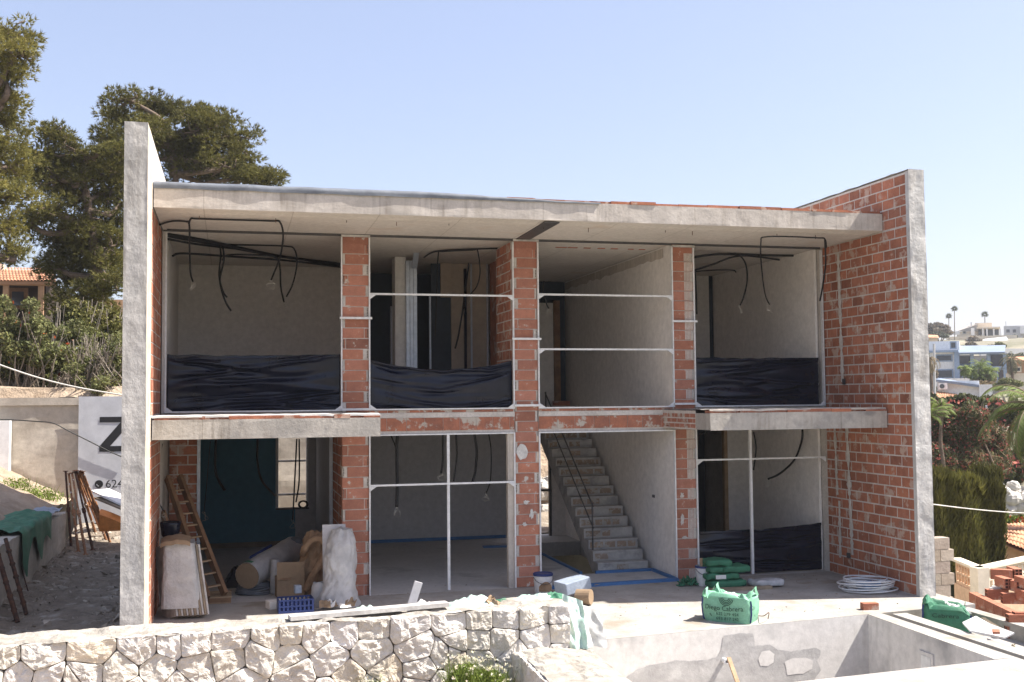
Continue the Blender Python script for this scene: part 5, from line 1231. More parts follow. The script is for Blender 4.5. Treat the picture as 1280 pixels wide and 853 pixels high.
def needles(name, clumps, per, k, ln, wd, mat, parent, upw=.35):
    """sprays of pine needles on clumps (x,y,z,rx,ry,rz)"""
    C, d, idx = blob_pts(clumps, len(clumps)*per, .38); n = len(C)
    axis = d*np.array([1, 1, .6])+np.array([0, 0, upw])+.5*rnd_dirs(n); axis /= np.linalg.norm(axis, axis=1, keepdims=True)
    C2 = np.repeat(C, k, 0); A = np.repeat(axis, k, 0)+.75*rnd_dirs(n*k); A /= np.linalg.norm(A, axis=1, keepdims=True)
    s = ln*(.6+.7*RNG.random(n*k))[:, None]; b = np.cross(A, rnd_dirs(n*k)); b /= np.linalg.norm(b, axis=1, keepdims=True)+1e-9
    V = np.stack([C2-b*wd*.5, C2+b*wd*.5, C2+A*s], axis=1)
    ct = np.repeat(RNG.uniform(.75, 1.2, len(clumps))[idx]*RNG.uniform(.8, 1.2, n), k); T = np.stack([ct*RNG.uniform(.95, 1.12, n*k), ct, ct*.9], 1)
    return npmesh(name, V, 3, T, mat, parent)
def limb(mb, a, b, r0_, r1_, bend=.3, n=7):
    a, b = Vector(a), Vector(b); m_ = (a+b)/2+Vector((random.uniform(-1, 1), random.uniform(-1, 1), random.uniform(-.8, .15)))*bend
    p = smooth_path([a, m_, b], 5); k = len(p); mb.tube(p, [r0_+(r1_-r0_)*i/(k-1) for i in range(k)], n)
def pine(base, crown, label, mat, per=26, k=9, ln=.30, wd=.05, trunk_r=.22, top=None, grp='pine trees behind the house'):
    """crown: main masses (x,y,z,rx,ry,rz); each mass is broken into needle clumps"""
    t = thing('pine_tree', label, 'tree', tuple(base), grp); tw = MB()
    top = Vector(top) if top else Vector(np.array(crown)[:, :3].mean(0))
    mid = Vector(base).lerp(top, .5)+Vector((.3, 0, 0)); tp = smooth_path([Vector(base)-Vector((0, 0, .3)), mid, top], 8)
    tw.tube(tp, [trunk_r*(1-.75*i/(len(tp)-1)) for i in range(len(tp))], 9)
    cl = []
    for (x, y, z, rx, ry, rz_) in crown:
        n = max(12, int(24*(rx*ry*rz_)**.62)); c = Vector((x, y, z)); s = min(tp, key=lambda q: (q-c).length+max(0, q.z-c.z)*2); limb(tw, s, c, trunk_r*.42, .05, .4)
        for _ in range(n):
            d = Vector(rnd_dirs(1)[0]); r = random.random()**.4; p = c+Vector((d.x*rx, d.y*ry, d.z*rz_))*r; q = random.uniform(.24, .50)
            cl.append((p.x, p.y, p.z, q*1.1, q*1.1, q*.55)); limb(tw, c+(p-c)*.12, p, .035, .012, .25, 5)
    needles('crown', cl, per, k, ln, wd, mat, t); tw.build('trunk', BARK, t, smooth=True); return t
def spread(px, py, Y, r, n, sx=1.0, sz=.6, dy=1.5):
    c = P(px, py, Y); return [(c.x, c.y+random.uniform(-dy, dy), c.z, r*sx, r, r*sz)]
def masses(lst, Y, dy=1.2):
    out = []
    for (px, py, wpx, hpx) in lst:
        c = P(px, py, Y+random.uniform(-dy, dy)); s = c.y/F/.97; out.append((c.x, c.y, c.z, wpx/2*s, max(wpx, hpx)/2*s*.9, hpx/2*s))
    return out
def gnd(x, y): return (x, y, terrain(x, y))
# far-left tall pine (only its right flank is in the picture)
b = P(-20, 420, 33)
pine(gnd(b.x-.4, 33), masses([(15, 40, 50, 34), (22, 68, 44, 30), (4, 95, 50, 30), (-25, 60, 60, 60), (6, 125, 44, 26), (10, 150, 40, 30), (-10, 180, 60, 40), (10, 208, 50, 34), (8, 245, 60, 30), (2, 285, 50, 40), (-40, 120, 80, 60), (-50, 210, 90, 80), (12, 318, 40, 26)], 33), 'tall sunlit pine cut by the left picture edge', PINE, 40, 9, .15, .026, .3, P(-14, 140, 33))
# dark broad pine left of the house
b = P(118, 420, 36)
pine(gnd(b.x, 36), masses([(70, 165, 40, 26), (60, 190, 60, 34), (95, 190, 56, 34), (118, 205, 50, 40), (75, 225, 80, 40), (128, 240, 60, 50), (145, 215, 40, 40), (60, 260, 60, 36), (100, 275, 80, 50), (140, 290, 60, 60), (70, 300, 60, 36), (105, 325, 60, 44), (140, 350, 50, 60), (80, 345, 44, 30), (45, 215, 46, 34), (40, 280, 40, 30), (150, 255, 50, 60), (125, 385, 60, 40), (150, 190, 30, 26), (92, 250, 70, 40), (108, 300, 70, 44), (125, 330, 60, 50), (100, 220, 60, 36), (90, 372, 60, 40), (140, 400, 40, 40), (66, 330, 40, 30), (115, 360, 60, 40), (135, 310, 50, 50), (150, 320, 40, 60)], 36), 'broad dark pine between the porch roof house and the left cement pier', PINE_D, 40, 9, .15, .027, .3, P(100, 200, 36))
# umbrella pine behind the roof
b = P(212, 420, 39)
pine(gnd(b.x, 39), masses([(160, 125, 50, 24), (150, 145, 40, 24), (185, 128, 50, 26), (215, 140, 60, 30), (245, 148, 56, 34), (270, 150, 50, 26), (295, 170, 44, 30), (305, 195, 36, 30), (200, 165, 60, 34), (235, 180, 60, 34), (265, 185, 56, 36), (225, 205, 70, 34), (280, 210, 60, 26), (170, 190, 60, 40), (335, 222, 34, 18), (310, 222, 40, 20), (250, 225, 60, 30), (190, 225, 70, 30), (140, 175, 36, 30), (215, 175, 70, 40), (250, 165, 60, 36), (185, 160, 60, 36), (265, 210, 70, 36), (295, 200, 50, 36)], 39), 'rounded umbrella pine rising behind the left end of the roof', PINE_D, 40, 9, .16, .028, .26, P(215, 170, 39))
# shrubs on the bank above the retaining wall
def shrub(nm, label, lst, Y, n, size, mat, grp=None, flowers=None, twigs=24, cat='shrub', dy=.8, fl_n=0, fl_size=.09, base=None):
    bl = masses(lst, Y, dy); b = base or gnd(float(np.mean([q[0] for q in bl])), Y); t = thing(nm, label, cat, tuple(b), grp)
    sub = []
    for q in bl:
        for _ in range(16):
            d = Vector(rnd_dirs(1)[0]); rr = random.random()**.4; f_ = random.uniform(.22, .42); sub.append((q[0]+d.x*q[3]*rr*1.1, q[1]+d.y*q[4]*rr, q[2]+d.z*q[5]*rr*1.1, q[3]*f_, q[4]*f_, q[5]*f_*1.1))
    leaves('foliage', sub, n, size, mat, t, tv=(.5, 1.4))
    tw = MB()
    for k in range(twigs):
        q = random.choice(bl); d = Vector(rnd_dirs(1)[0]); e = Vector(q[:3])+Vector((d.x*q[3], d.y*q[4], abs(d.z)*q[5]))*1.12; limb(tw, (b[0]+random.uniform(-.5, .5)+(q[0]-b[0])*.7, b[1]+random.uniform(-.3, .3), b[2]-.05), e, .022, .008, .3, 5)
    tw.build('stems', TWIG, t)
    if flowers: leaves('blossom', bl, fl_n, fl_size, flowers, t, shell=.18)
    return t
g_ = 'shrubs above the left retaining wall'
shrub('shrub', 'leafy green shrub with orange blossoms at the left picture edge above the wall', [(10, 400, 60, 50), (40, 425, 70, 50), (15, 450, 70, 60), (-15, 430, 60, 70), (55, 455, 60, 50)], 29.6, 26000, .085, BUSH, g_, OFLOWER, 90, fl_n=70)
shrub('shrub', 'green shrub with a few orange blossoms in the middle of the bank', [(75, 425, 60, 40), (85, 450, 60, 50), (60, 475, 50, 36), (100, 430, 50, 36)], 30.4, 20000, .08, BUSH, g_, OFLOWER, 90, fl_n=40)
shrub('shrub', 'pale twiggy shrub beside the left cement pier above the banner', [(120, 445, 60, 50), (140, 460, 40, 50), (110, 475, 60, 36), (135, 480, 50, 26)], 29.4, 9000, .07, BUSH, g_, None, 300)
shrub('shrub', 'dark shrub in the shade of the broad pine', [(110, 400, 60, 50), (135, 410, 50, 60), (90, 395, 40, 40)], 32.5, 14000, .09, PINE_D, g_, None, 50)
mb = MB(); mb.grid(lambda u, v: (-14+19.5*u, 28.25+1.1*v, 3.26+.28*math.sin(PI*min(1, v*1.5))+.15*fbm(u*14, v*3)), 70, 8); struct(mb.build('bank_top', SOIL, org=(-4, 28.5, 3.2)))
# ------------------------------------------------------------------ retaining wall, banner and left yard
mb = MB()
RWY = 28.0
mb.grid(lambda u, v: (-13+18.5*u, RWY+.025*fbm(u*14, v*4), -.2+3.30*v), 120, 24)
mb.box(-13, 5.5, RWY+.05, RWY+.24, -.2, 3.12); mb.box(-13, 5.5, RWY-.05, RWY+.26, 3.102, 3.28, 0)
mb.face([(5.502, RWY, -.2), (5.502, RWY+.25, -.2), (5.502, RWY+.25, 3.1), (5.502, RWY, 3.1)])
one('retaining_wall', mb, RETAIN, 'tall weathered retaining wall with a concrete cap behind the left yard', 'wall')
a = P(14, 526, 27.9); mb = MB(); mb.box(-7.6, a.x, 27.7, 27.96, -.2, a.z); one('white_pillar', mb, FWHITE, 'sunlit white masonry pillar at the left picture edge in front of the wall', 'pillar')
bx0, bx1 = P(98, 540, 27.9).x, 1.0
bz1 = P(98, 496, 27.9).z; t = thing('banner', 'pale grey vinyl banner with a large black letter on the retaining wall', 'banner', (bx0, 27.9, 0))
mb = MB(); mb.grid(lambda u, v: (bx0+(bx1-bx0)*u, 27.90+.005*nz(u*9, v*3), .3+(bz1-.3)*v), 60, 20); mb.build('vinyl', BANNER, t, smooth=True)
fb = lambda x, y: Vector((x, 27.892, y))
mb = MB(); p0, p1 = P(124, 565, 27.88), P(164, 521, 27.88); w_ = p1.x-p0.x; h_ = p1.z-p0.z; tk = .13
for q in ([(0, h_), (w_, h_), (w_, h_-tk), (0, h_-tk)], [(0, 0), (w_, 0), (w_, tk), (0, tk)], [(0, tk), (.24, tk), (w_, h_-tk), (w_-.24, h_-tk)]): mb.face([fb(p0.x+x, p0.z+z) for x, z in q][::1])
mb.build('letter', INK, t); mb = MB(); p2 = P(123.5, 605.5, 27.88); disc(mb, fb, p2.x, p2.z, 0, .095, 0, 2*PI, 0, 20); mb.build('phone_badge', INK, t); mb = MB()
put_text(mb, '624', .27, P(131.5, 610, 27.88).x, P(131.5, 610, 27.88).z, fb)
mb.build('number', INK, t); mb = MB(); phone_icon(mb, lambda x, y: Vector((x, 27.888, y)), p2.x-.05, p2.z-.05, .055); mb.build('phone_symbol', BANNER, t)
# cables in the air
mb = MB(); a, b = P(-30, 445, 26.5), P(153, 494, 26.5); mb.tube([a.lerp(b, k/16)+Vector((0, 0, -.12*math.sin(PI*k/16))) for k in range(17)], .018, 6); one('overhead_cable', mb, ROPE, 'pale cable stretched in front of the shrubs down to the left pier', 'cable')
mb = MB(); mb.tube(smooth_path([P(q[0], q[1], 27.84) for q in ((-20, 524), (15, 525), (45, 527), (66, 529), (84, 538), (110, 551), (140, 566), (160, 574))], 5), .014, 6); one('wall_cable', mb, CONDUIT, 'dark cable sagging across the retaining wall and the banner', 'cable')
mb = MB(); a, b = P(1150, 628.5, 15.5), P(1300, 642.5, 19); mb.tube([a.lerp(b, k/12)+Vector((0, 0, -.03*math.sin(PI*k/12))) for k in range(13)], .009, 6); one('guy_rope', mb, ROPE, 'thin pale rope stretched in front of the green hedge', 'rope')
# props, planks and cloth in the left yard
PROP = M('rusty_orange_prop', (.42, .20, .09), .85, (.24, .115, .06), 6, .3, 30, tone=True, smear=(.62, .58, .52), smear_at=.6, smear_scale=9)
g_ = 'telescopic props leaning in a bundle'
for i in range(12):
    tx = 88+ (i*1.4); bx = 108+i*3.0+random.uniform(-3, 3); ty = 588+abs(i-5)*.5+random.uniform(-2, 3); by = 672+random.uniform(-6, 8)
    if i < 4: tx, bx, by = 82+i*4, 89+i*9, 690+random.uniform(-5, 6)
    a, b = G(bx, by, .06), P(tx, ty, 25.3+.02*i)
    mb = MB(); mb.tube([a, a.lerp(b, .5)], .028, 8); mb.tube([a.lerp(b, .48), b], .022, 8)
    mb.bar(a+Vector((-.05, 0, .0)), a+Vector((.05, 0, .0)), .1, .012); mb.bar(b+Vector((-.05, 0, 0)), b+Vector((.05, 0, 0)), .1, .012); c = a.lerp(b, .5); mb.tube([c+(b-a).normalized()*-.05, c+(b-a).normalized()*.05], .042, 8)
    if i in (0, 3): tag(mb.build('steel_prop', RUST, None, tuple(a)), ('dark steel prop at the left end of the leaning bundle', 'dark steel prop crossing in front of the leaning bundle')[i > 0], 'prop', g_)
    else: tag(mb.build('steel_prop', PROP, None, tuple(a)), 'rusty orange adjustable steel prop leaning in the bundle before the banner' if i > 3 else 'rusty pale prop standing steeply between the two dark props', 'prop', g_)
mb = MB(); mb.bar(P(125, 613, 26), P(162, 630, 25.4), .5, .04); one('white_board', mb, FWHITE, 'white board lying tilted below the phone number of the banner', 'board')
mb = MB(); mb.bar(P(126, 622, 25.8), P(160, 636, 25.2), .35, .04); one('brown_plank', mb, PLANK, 'brown plank under the tilted white board', 'plank')
mb = MB(); c = P(144, 651, 25.2)
mb.grid(lambda u, v: (c.x-.3+.62*u, c.y+.5*v-.2, c.z+.18-.30*u+.10*math.sin(PI*v)-.10*(u-.5)**2), 12, 10); mb.grid(lambda u, v: (c.x-.3+.62*u, c.y-.2, (c.z+.18-.30*u-.10*(u-.5)**2)*(1-v)+v*(c.z-.2)), 12, 2); one('orange_tray', mb, ORANGE, 'orange metal tray leaning behind the props beside the left pier', 'tray', smooth=True)
mb = MB(); c = G(128, 684); mb.grid(lambda u, v: (c.x+.22*(u-.5), c.y+.6*v, .04+.03*fbm(u*4, v*4)), 8, 8); one('blue_scrap', mb, FOAM, 'small blue plastic scrap on the sunlit ground by the props', 'plastic scrap')
# green cloth over the low wall
mb = MB()
def gc(u, v):
    y = 19.7+3.0*u; q = v*1.25
    x = -4.35+min(q, .97)*1.0; z = 1.06+.10*(1-v)*sm(0, .5, v)+.06*fbm(u*5, v*5)-.05*sm(22, 19, y)
    if q > .97: z -= (q-.97)*1.9*(.4+1.2*max(0, nz(u*4, 1)+.4)); x += .05
    return (x+.05*nz(u*6, v*4), y, z)
mb.grid(gc, 60, 44); one('green_cloth', mb, GREENBAGD, 'dark green sack cloth draped over the low wall on the left', 'cloth', smooth=True)
mb = MB(); mb.grid(lambda u, v: (-3.9+.5*v+.05*nz(u*5, v*5), 22.9+1.6*u, .98+.08*math.sin(PI*u)*math.sin(PI*v)+.05*fbm(u*6, v*6)), 20, 14); one('grey_cloth', mb, FOAM, 'small blue grey cloth on the low wall behind the green cloth', 'cloth', smooth=True)
mb = MB()
g_ = 'steel bars against the low left wall'
for i, (bx, by, tx, ty) in enumerate(((22, 778, -8, 678), (33, 768, 6, 674), (36, 742, 15, 672))):
    a = G(bx, by, .02); b = Vector((-3.36, a.y+.55, 1.08)); b.z = P(tx, ty, a.y+.5).z; b.x = P(tx, ty, a.y+.5).x
    mb = MB(); mb.tube([a, b], (.035, .03, .01)[i], 8)
    if i < 2: 
        for k in range(5): c = a.lerp(b, .15+.17*k); mb.tube([c-(b-a).normalized()*.015, c+(b-a).normalized()*.015], .042, 8)
    one('steel_bar', mb, RUST, ('thick dark steel bar leaning on the low wall, nearest the camera', 'dark steel bar with collars leaning on the low wall', 'thin rusty rod leaning on the low wall behind the thick bars')[i], 'steel bar', g_)
def weeds(label, x, y, z, r, n, grp='weeds on the left bank', fl=None, h=.3, nm='weed_tuft'):
    t = thing(nm, label, 'plant', (x, y, z), grp); m_ = n
    C = np.stack([x+r*RNG.normal(size=m_)*.5, y+r*RNG.normal(size=m_)*.5, np.full(m_, z)], 1); d = np.stack([RNG.normal(size=m_)*.4, RNG.normal(size=m_)*.4, np.ones(m_)], 1); d /= np.linalg.norm(d, axis=1, keepdims=True)
    L = (h*(.4+.8*RNG.random(m_)))[:, None]; b = np.cross(d, rnd_dirs(m_)); b /= np.linalg.norm(b, axis=1, keepdims=True); V = np.stack([C-b*.008, C+b*.008, C+d*L], 1); k = RNG.uniform(.7, 1.3, m_)
    npmesh('stems', V, 3, np.stack([k, k, k], 1), GRASS, t)
    tips = (C+d*L)
    leaves('foliage', [(x, y, z+h*.4, r*.8, r*.8, h*.4)], n*2, .05, GRASS, t)
    if fl:
        q = tips[RNG.choice(m_, min(m_, 60))]; bl = [(*p, .025, .025, .02) for p in q]; leaves('blossom', bl, len(bl)*7, .028, WFLOWER, t)
    return t
for (px, py, lb) in ((18, 617, 'low green weeds at the left picture edge on the soil bank'), (45, 622, 'yellow green weeds beside the white pillar foot'), (60, 630, 'tall grassy weeds in front of the retaining wall')):
    p = P(px, py, 26.2); weeds(lb, p.x, p.y, bankz(p.x, p.y), .42, 110, h=.30)
p = G(140, 668, .05); weeds('green weeds at the foot of the props beside the left pier', p.x, p.y, .05, .35, 260, h=.35)
# flowering weeds in the foreground
for (px, py, r, n, h, lb) in ((583, 846, .24, 420, .34, 'white flowered weeds at the foot of the stone wall, left clump'), (612, 850, .22, 360, .30, 'white flowered weeds in the corner of the two stone walls'), (466, 858, .18, 200, .2, 'low green weeds at the very bottom edge before the stone wall')):
    p = P(px, py, 12.75); weeds(lb, p.x, p.y, p.z-.12, r, n, 'weeds before the stone wall', True, h)
mb = MB(); mb.grid(lambda u, v: (-8+11.3*u, 7+6.1*v, -.62+.25*v*sm(.7, 1, v)+.09*fbm(u*14, v*8)), 80, 50); struct(mb.build('lower_garden', SOIL, org=(-2, 10, -.6)))
# ------------------------------------------------------------------ right side: hedge, fence, neighbour
HX0, HX1, HY = P(1150, 600, 22.5).x, P(1253, 600, 22.5).x, 22.5
t = thing('hedge', 'clipped dense green conifer hedge right of the tall cement pier', 'hedge', (17, 22.8, -1.9))
zt0, zt1 = P(1157, 591, HY).z, P(1250, 612, HY).z
N_ = 42000; u = RNG.random(N_); f = RNG.random(N_); 
X_ = HX0+(HX1-HX0)*u; top = zt0+(zt1-zt0)*u + .07*np.sin(u*23)+.05*np.sin(u*57); bot = np.where(u < .40, P(1170, 672, HY).z, P(1215, 708, HY).z-.15)
Zs = bot+(top-bot)*RNG.random(N_)**.8; Ys = HY+.9*RNG.random(N_)**1.5 + .10*np.sin(X_*7+Zs*1.2)
endm = f < .22; X_[endm] = HX1-.25*RNG.random(endm.sum())**2; Ys[endm] = HY+1.0*RNG.random(endm.sum()); 
topm = (f > .22) & (f < .40); Zs[topm] = top[topm]-.12*RNG.random(topm.sum())
C = np.stack([X_, Ys, Zs], 1); d = np.stack([RNG.normal(size=N_)*.30, RNG.normal(size=N_)*.30-.15, np.ones(N_)], 1); d /= np.linalg.norm(d, axis=1, keepdims=True)
b = np.cross(d, rnd_dirs(N_)); b /= np.linalg.norm(b, axis=1, keepdims=True); s = (.20*(.5+.9*RNG.random(N_)))[:, None]
V = np.stack([C-b*.022, C+b*.022, C+d*s], 1); k = RNG.uniform(.65, 1.25, N_)*(.85+.25*np.sin(X_*3.1)); npmesh('foliage', V, 3, np.stack([k, k, k*.9], 1), HEDGE, t)
mb = MB(); mb.box(HX0+.1, HX1-.25, HY+.55, HY+.95, -1.9, min(zt0, zt1)-.12); mb.build('shade_core', M('hedge_inside', (.03, .035, .015), 1, None, 3, .5, 10), t)  # solid core; dark colour stands for the shade inside the hedge
# peach lattice fence
t = thing('lattice_fence', 'low peach wall with pierced lattice panels below the hedge end', 'fence', (15, 20, -2))
fa, fb_, fc = P(1196, 703, 20.6), P(1224, 709, 19.4), P(1290, 702, 20.4)
def fenceseg(a, b, nm, zt):
    a = Vector((a.x, a.y, 0)); b = Vector((b.x, b.y, 0)); d = (b-a); L = d.length; d.normalize(); n = Vector((d.y, -d.x, 0)); R = Matrix((d, -n, Vector((0, 0, 1)))).transposed()
    mb = MB(); mb.box(0, L, -.07, .07, -2.4, zt-.52, 0, None, R, a); mb.build('plinth', PEACH, t)
    mb = MB(); mb.box(-.06, L+.06, -.11, .11, zt-.055, zt, 0, None, R, a); mb.build('cap', FCREAM, t)
    mb = MB(); mb.box(0, L, -.03, .03, zt-.12, zt-.058, 0, None, R, a); mb.box(0, L, -.03, .03, zt-.518, zt-.46, 0, None, R, a); mb.box(0, L, -.028, .028, zt-.31, zt-.27, 0, None, R, a)
    x = 0; k = 0
    while x < L:
        mb.box(x, x+.045, -.03, .03, zt-.46, zt-.12, 0, None, R, a)
        if k % 2: mb.bar(a+d*x+Vector((0, 0, zt-.46)), a+d*(x+.16)+Vector((0, 0, zt-.31)), .05, .03); mb.bar(a+d*x+Vector((0, 0, zt-.12)), a+d*(x+.16)+Vector((0, 0, zt-.27)), .05, .03)
        x += .16; k += 1
    mb.build('lattice_panel', PEACH if nm else FCREAM, t)
fenceseg(fa, fb_, 1, fb_.z); fenceseg(fb_, fc, 0, fb_.z)
mb = MB(); mb.box(fb_.x-.13, fb_.x+.13, fb_.y-.13, fb_.y+.13, -2.4, fb_.z-.002); mb.build('corner_post', FCREAM, t)
# peach house with tiled roof
def tiles(mb, a, b, c, d, n, m=0):
    """half-round tile rows between eave a-b and ridge d-c"""
    a, b, c, d = map(Vector, (a, b, c, d)); nr = ((b-a).cross(d-a)).normalized(); nr = nr if nr.z > 0 else -nr
    for i in range(n):
        p0, p1 = a.lerp(b, i/n), a.lerp(b, (i+1)/n); q0, q1 = d.lerp(c, i/n), d.lerp(c, (i+1)/n); rows = 6; k0 = tone()
        for r in range(rows):
            k = random.uniform(.8, 1.15); u, v = r/rows, (r+1)/rows
            A, B, C_, D = p0.lerp(q0, u), p1.lerp(q1, u), p1.lerp(q1, v), p0.lerp(q0, v); S_ = 5; h = (p1-p0).length*.38; pr_ = None
            for s_ in range(S_+1):
                t_ = s_/S_; hh = h*math.sin(PI*t_); e = (A.lerp(B, t_)+nr*(hh+.02), D.lerp(C_, t_)+nr*hh)
                if pr_: mb.face([pr_[0], e[0], e[1], pr_[1]], m, (k, k, k))
                pr_ = e
ph = thing('neighbour_house', 'peach rendered house with a terracotta tile roof at the right picture edge', 'house', (22, 24, -2.4))
e0, e1 = P(1253, 668, 24.5), P(1256, 676, 23.0); e1 = P(1310, 700, 23.2); e0 = P(1252, 677, 23.8); r0_, r1_ = P(1252, 656, 27), P(1310, 652, 27)
mb = MB(); tiles(mb, e0, e1, r1_, r0_, 13); mb.face([e0-Vector((0, 0, .06)), e1-Vector((0, 0, .06)), r1_-Vector((0, 0, .06)), r0_-Vector((0, 0, .06))]); mb.build('tile_roof', TILE, ph)
mb = MB(); x0, x1 = P(1254, 700, 24.4).x, e1.x+1
wl = [Vector((x0, 24.6, 0)), Vector((P(1258, 700, 23.9).x, 24.1, 0)), Vector((x1, 23.6, 0)), Vector((x1, 27, 0)), Vector((x0+.6, 27, 0))]
zt = [P(1254, 672, 24.4).z-.05, P(1258, 678, 23.9).z-.06, e1.z, r1_.z-.1, r0_.z-.1]
for i in range(5):
    j = (i+1) % 5; mb.face([wl[i]+Vector((0, 0, -2.6)), wl[j]+Vector((0, 0, -2.6)), wl[j]+Vector((0, 0, zt[j])), wl[i]+Vector((0, 0, zt[i]))])
mb.build('wall', PEACH, ph)
# white boulders and flowers
g_ = 'white boulders on the slope'
for k, (px, py, r) in enumerate(((1251, 612, .30), (1262, 622, .42), (1256, 634, .40), (1272, 632, .42), (1248, 638, .26), (1282, 625, .5), (1266, 608, .22))):
    c = P(px, py, 31); mb = MB(); sd = k*7.3
    mb.grid(lambda u, v: c+Vector((math.cos(2*PI*(u % 1))*math.sin(PI*v), math.sin(2*PI*(u % 1))*math.sin(PI*v), .75*math.cos(PI*v)))*r*(1+.45*fbm(math.cos(2*PI*(u % 1))*1.1+sd, math.sin(2*PI*(u % 1))*math.sin(PI*v)*1.1, v*2+sd)), 18, 12)
    one('boulder', mb, LEAFW, ('small white boulder at the upper left of the white rock pile', 'broad white boulder in the middle of the white rock pile', 'white boulder low in the rock pile above the tiled roof', 'white boulder right of the lowest one in the rock pile', 'small white boulder touching the hedge end', 'large white boulder cut by the right picture edge', 'smallest white boulder at the top of the rock pile')[k], 'boulder', g_)
shrub('flower_bed', 'low orange flowered plants between the tiled roof and the white boulders', [(1258, 650, 22, 14), (1272, 652, 26, 14), (1290, 652, 26, 14), (1262, 658, 24, 12)], 27.5, 2600, .10, GRASS, None, OFLOWER, 10, cat='plant', fl_n=260, fl_size=.10, dy=.3)
# bougainvillea
B_ = masses([(1165, 545, 60, 50), (1185, 535, 60, 50), (1210, 540, 60, 50), (1235, 550, 60, 60), (1170, 575, 60, 50), (1200, 575, 70, 56), (1230, 585, 60, 50), (1160, 595, 40, 40), (1215, 520, 50, 30), (1245, 575, 40, 60), (1180, 518, 40, 26), (1150, 560, 40, 70)], 33, 1.0)
t = thing('bougainvillea', 'large bougainvillea bush with pinkish red bracts behind the hedge', 'shrub', gnd(25, 33))
leaves('foliage', B_, 26000, .11, BOUG, t); leaves('bracts', B_, 5000, .10, FLOWER, t, shell=.2); leaves('bare_twigs', B_, 9000, .30, DRY, t, aspect=.07)
mb = MB()
for q in B_: limb(mb, (25+random.uniform(-1, 1), 33, terrain(25, 33)), q[:3], .07, .02, .5, 5)
mb.build('stems', BARK, t)
# palms
def frond(base, az, el, L, droop, n, ll, wd, tone_, out, tones, rach=None):
    p = Vector(base); h = Vector((math.cos(az), math.sin(az), 0)); e = el; st = L/n; side = Vector((-math.sin(az), math.cos(az), 0)); pts = [p.copy()]
    for i in range(n):
        d = h*math.cos(e)+Vector((0, 0, math.sin(e))); p = p+d*st; e -= droop/n*(1+i/n); pts.append(p.copy()); u = i/n; l = ll*(math.sin(PI*min(1, .12+u*.86))**.6); upv = side.cross(d)
        for s_ in (-1, 1):
            q = p+(side*s_*.80+d*.55-Vector((0, 0, .25+.25*random.random()))+upv*.1).normalized()*l*random.uniform(.85, 1.1); w_ = d*wd
            out.append((p-w_, p+w_, q)); k = tone_*random.uniform(.8, 1.2); tones.append((k, k, k))
    if rach is not None: rach.tube(pts, [.035*(1-.8*i/n) for i in range(n+1)], 5)
def palm(nm, label, base, top, n, L, ll, wd, mat, nseg=26, el=(-.5, 1.3), droop=1.5, trunk_r=.2, grp=None, dead=0, tm=BARK, tn=1.0):
    t = thing(nm, label, 'palm tree', tuple(base), grp); out, tones = [], []; ra = MB(); tb_ = Vector(base)-Vector((0, 0, .3)); tp = Vector(top)
    for k in range(n):
        f_ = k/n; frond(tp, k*2.399+random.uniform(-.3, .3), el[0]+(el[1]-el[0])*f_+random.uniform(-.1, .1), L*random.uniform(.85, 1.1), droop*random.uniform(.7, 1.2), nseg, ll, wd, tn, out, tones, ra)
    npmesh('fronds', np.array([[tuple(v) for v in f] for f in out]), 3, np.array(tones), mat, t); ra.build('midribs', DRY, t)
    if dead:
        out, tones = [], []
        for k in range(dead): frond(tp-Vector((0, 0, .15)), k*2.399, random.uniform(-1.4, -.7), L*.75, .6, nseg, ll*.7, wd, 1, out, tones)
        npmesh('dry_fronds', np.array([[tuple(v) for v in f] for f in out]), 3, np.array(tones), DRY, t)
    mb = MB(); k = 14; mb.tube([tb_.lerp(tp, i/k)+Vector((.05*math.sin(i), 0, 0)) for i in range(k+1)], [trunk_r*(1.15-.2*i/k)*(1+.08*(i % 2)) for i in range(k+1)], 9); mb.build('trunk', tm, t); return t
c = P(1298, 512, 26); palm('date_palm', 'near palm with long arching sunlit fronds at the right picture edge', gnd(c.x, 26), c, 44, 1.8, .40, .022, PALML, 38, (-1.1, 1.3), 1.5, .2)
for k, (px, py, Y, L, lb) in enumerate(((1161, 520, 29, .58, 'spiky young palm right beside the tall cement pier'), (1176, 512, 31, .5, 'smaller spiky young palm rising out of the bougainvillea'))):
    c = P(px, py, Y); palm('young_palm', lb, gnd(c.x, Y), c, 18, L, .22, .02, PALML, 18, (.1, 1.4), .9, .055, 'young palms near the pier')
# garden slope infill shrubs behind
shrub('shrub', 'green garden shrubs below the low white house', [(1160, 508, 50, 24), (1200, 505, 60, 22), (1235, 508, 50, 26), (1262, 520, 50, 40), (1275, 560, 50, 60), (1268, 590, 40, 40)], 40, 9000, .22, BOUG, None, FLOWER, 20, fl_n=700, fl_size=.2, dy=1.5)
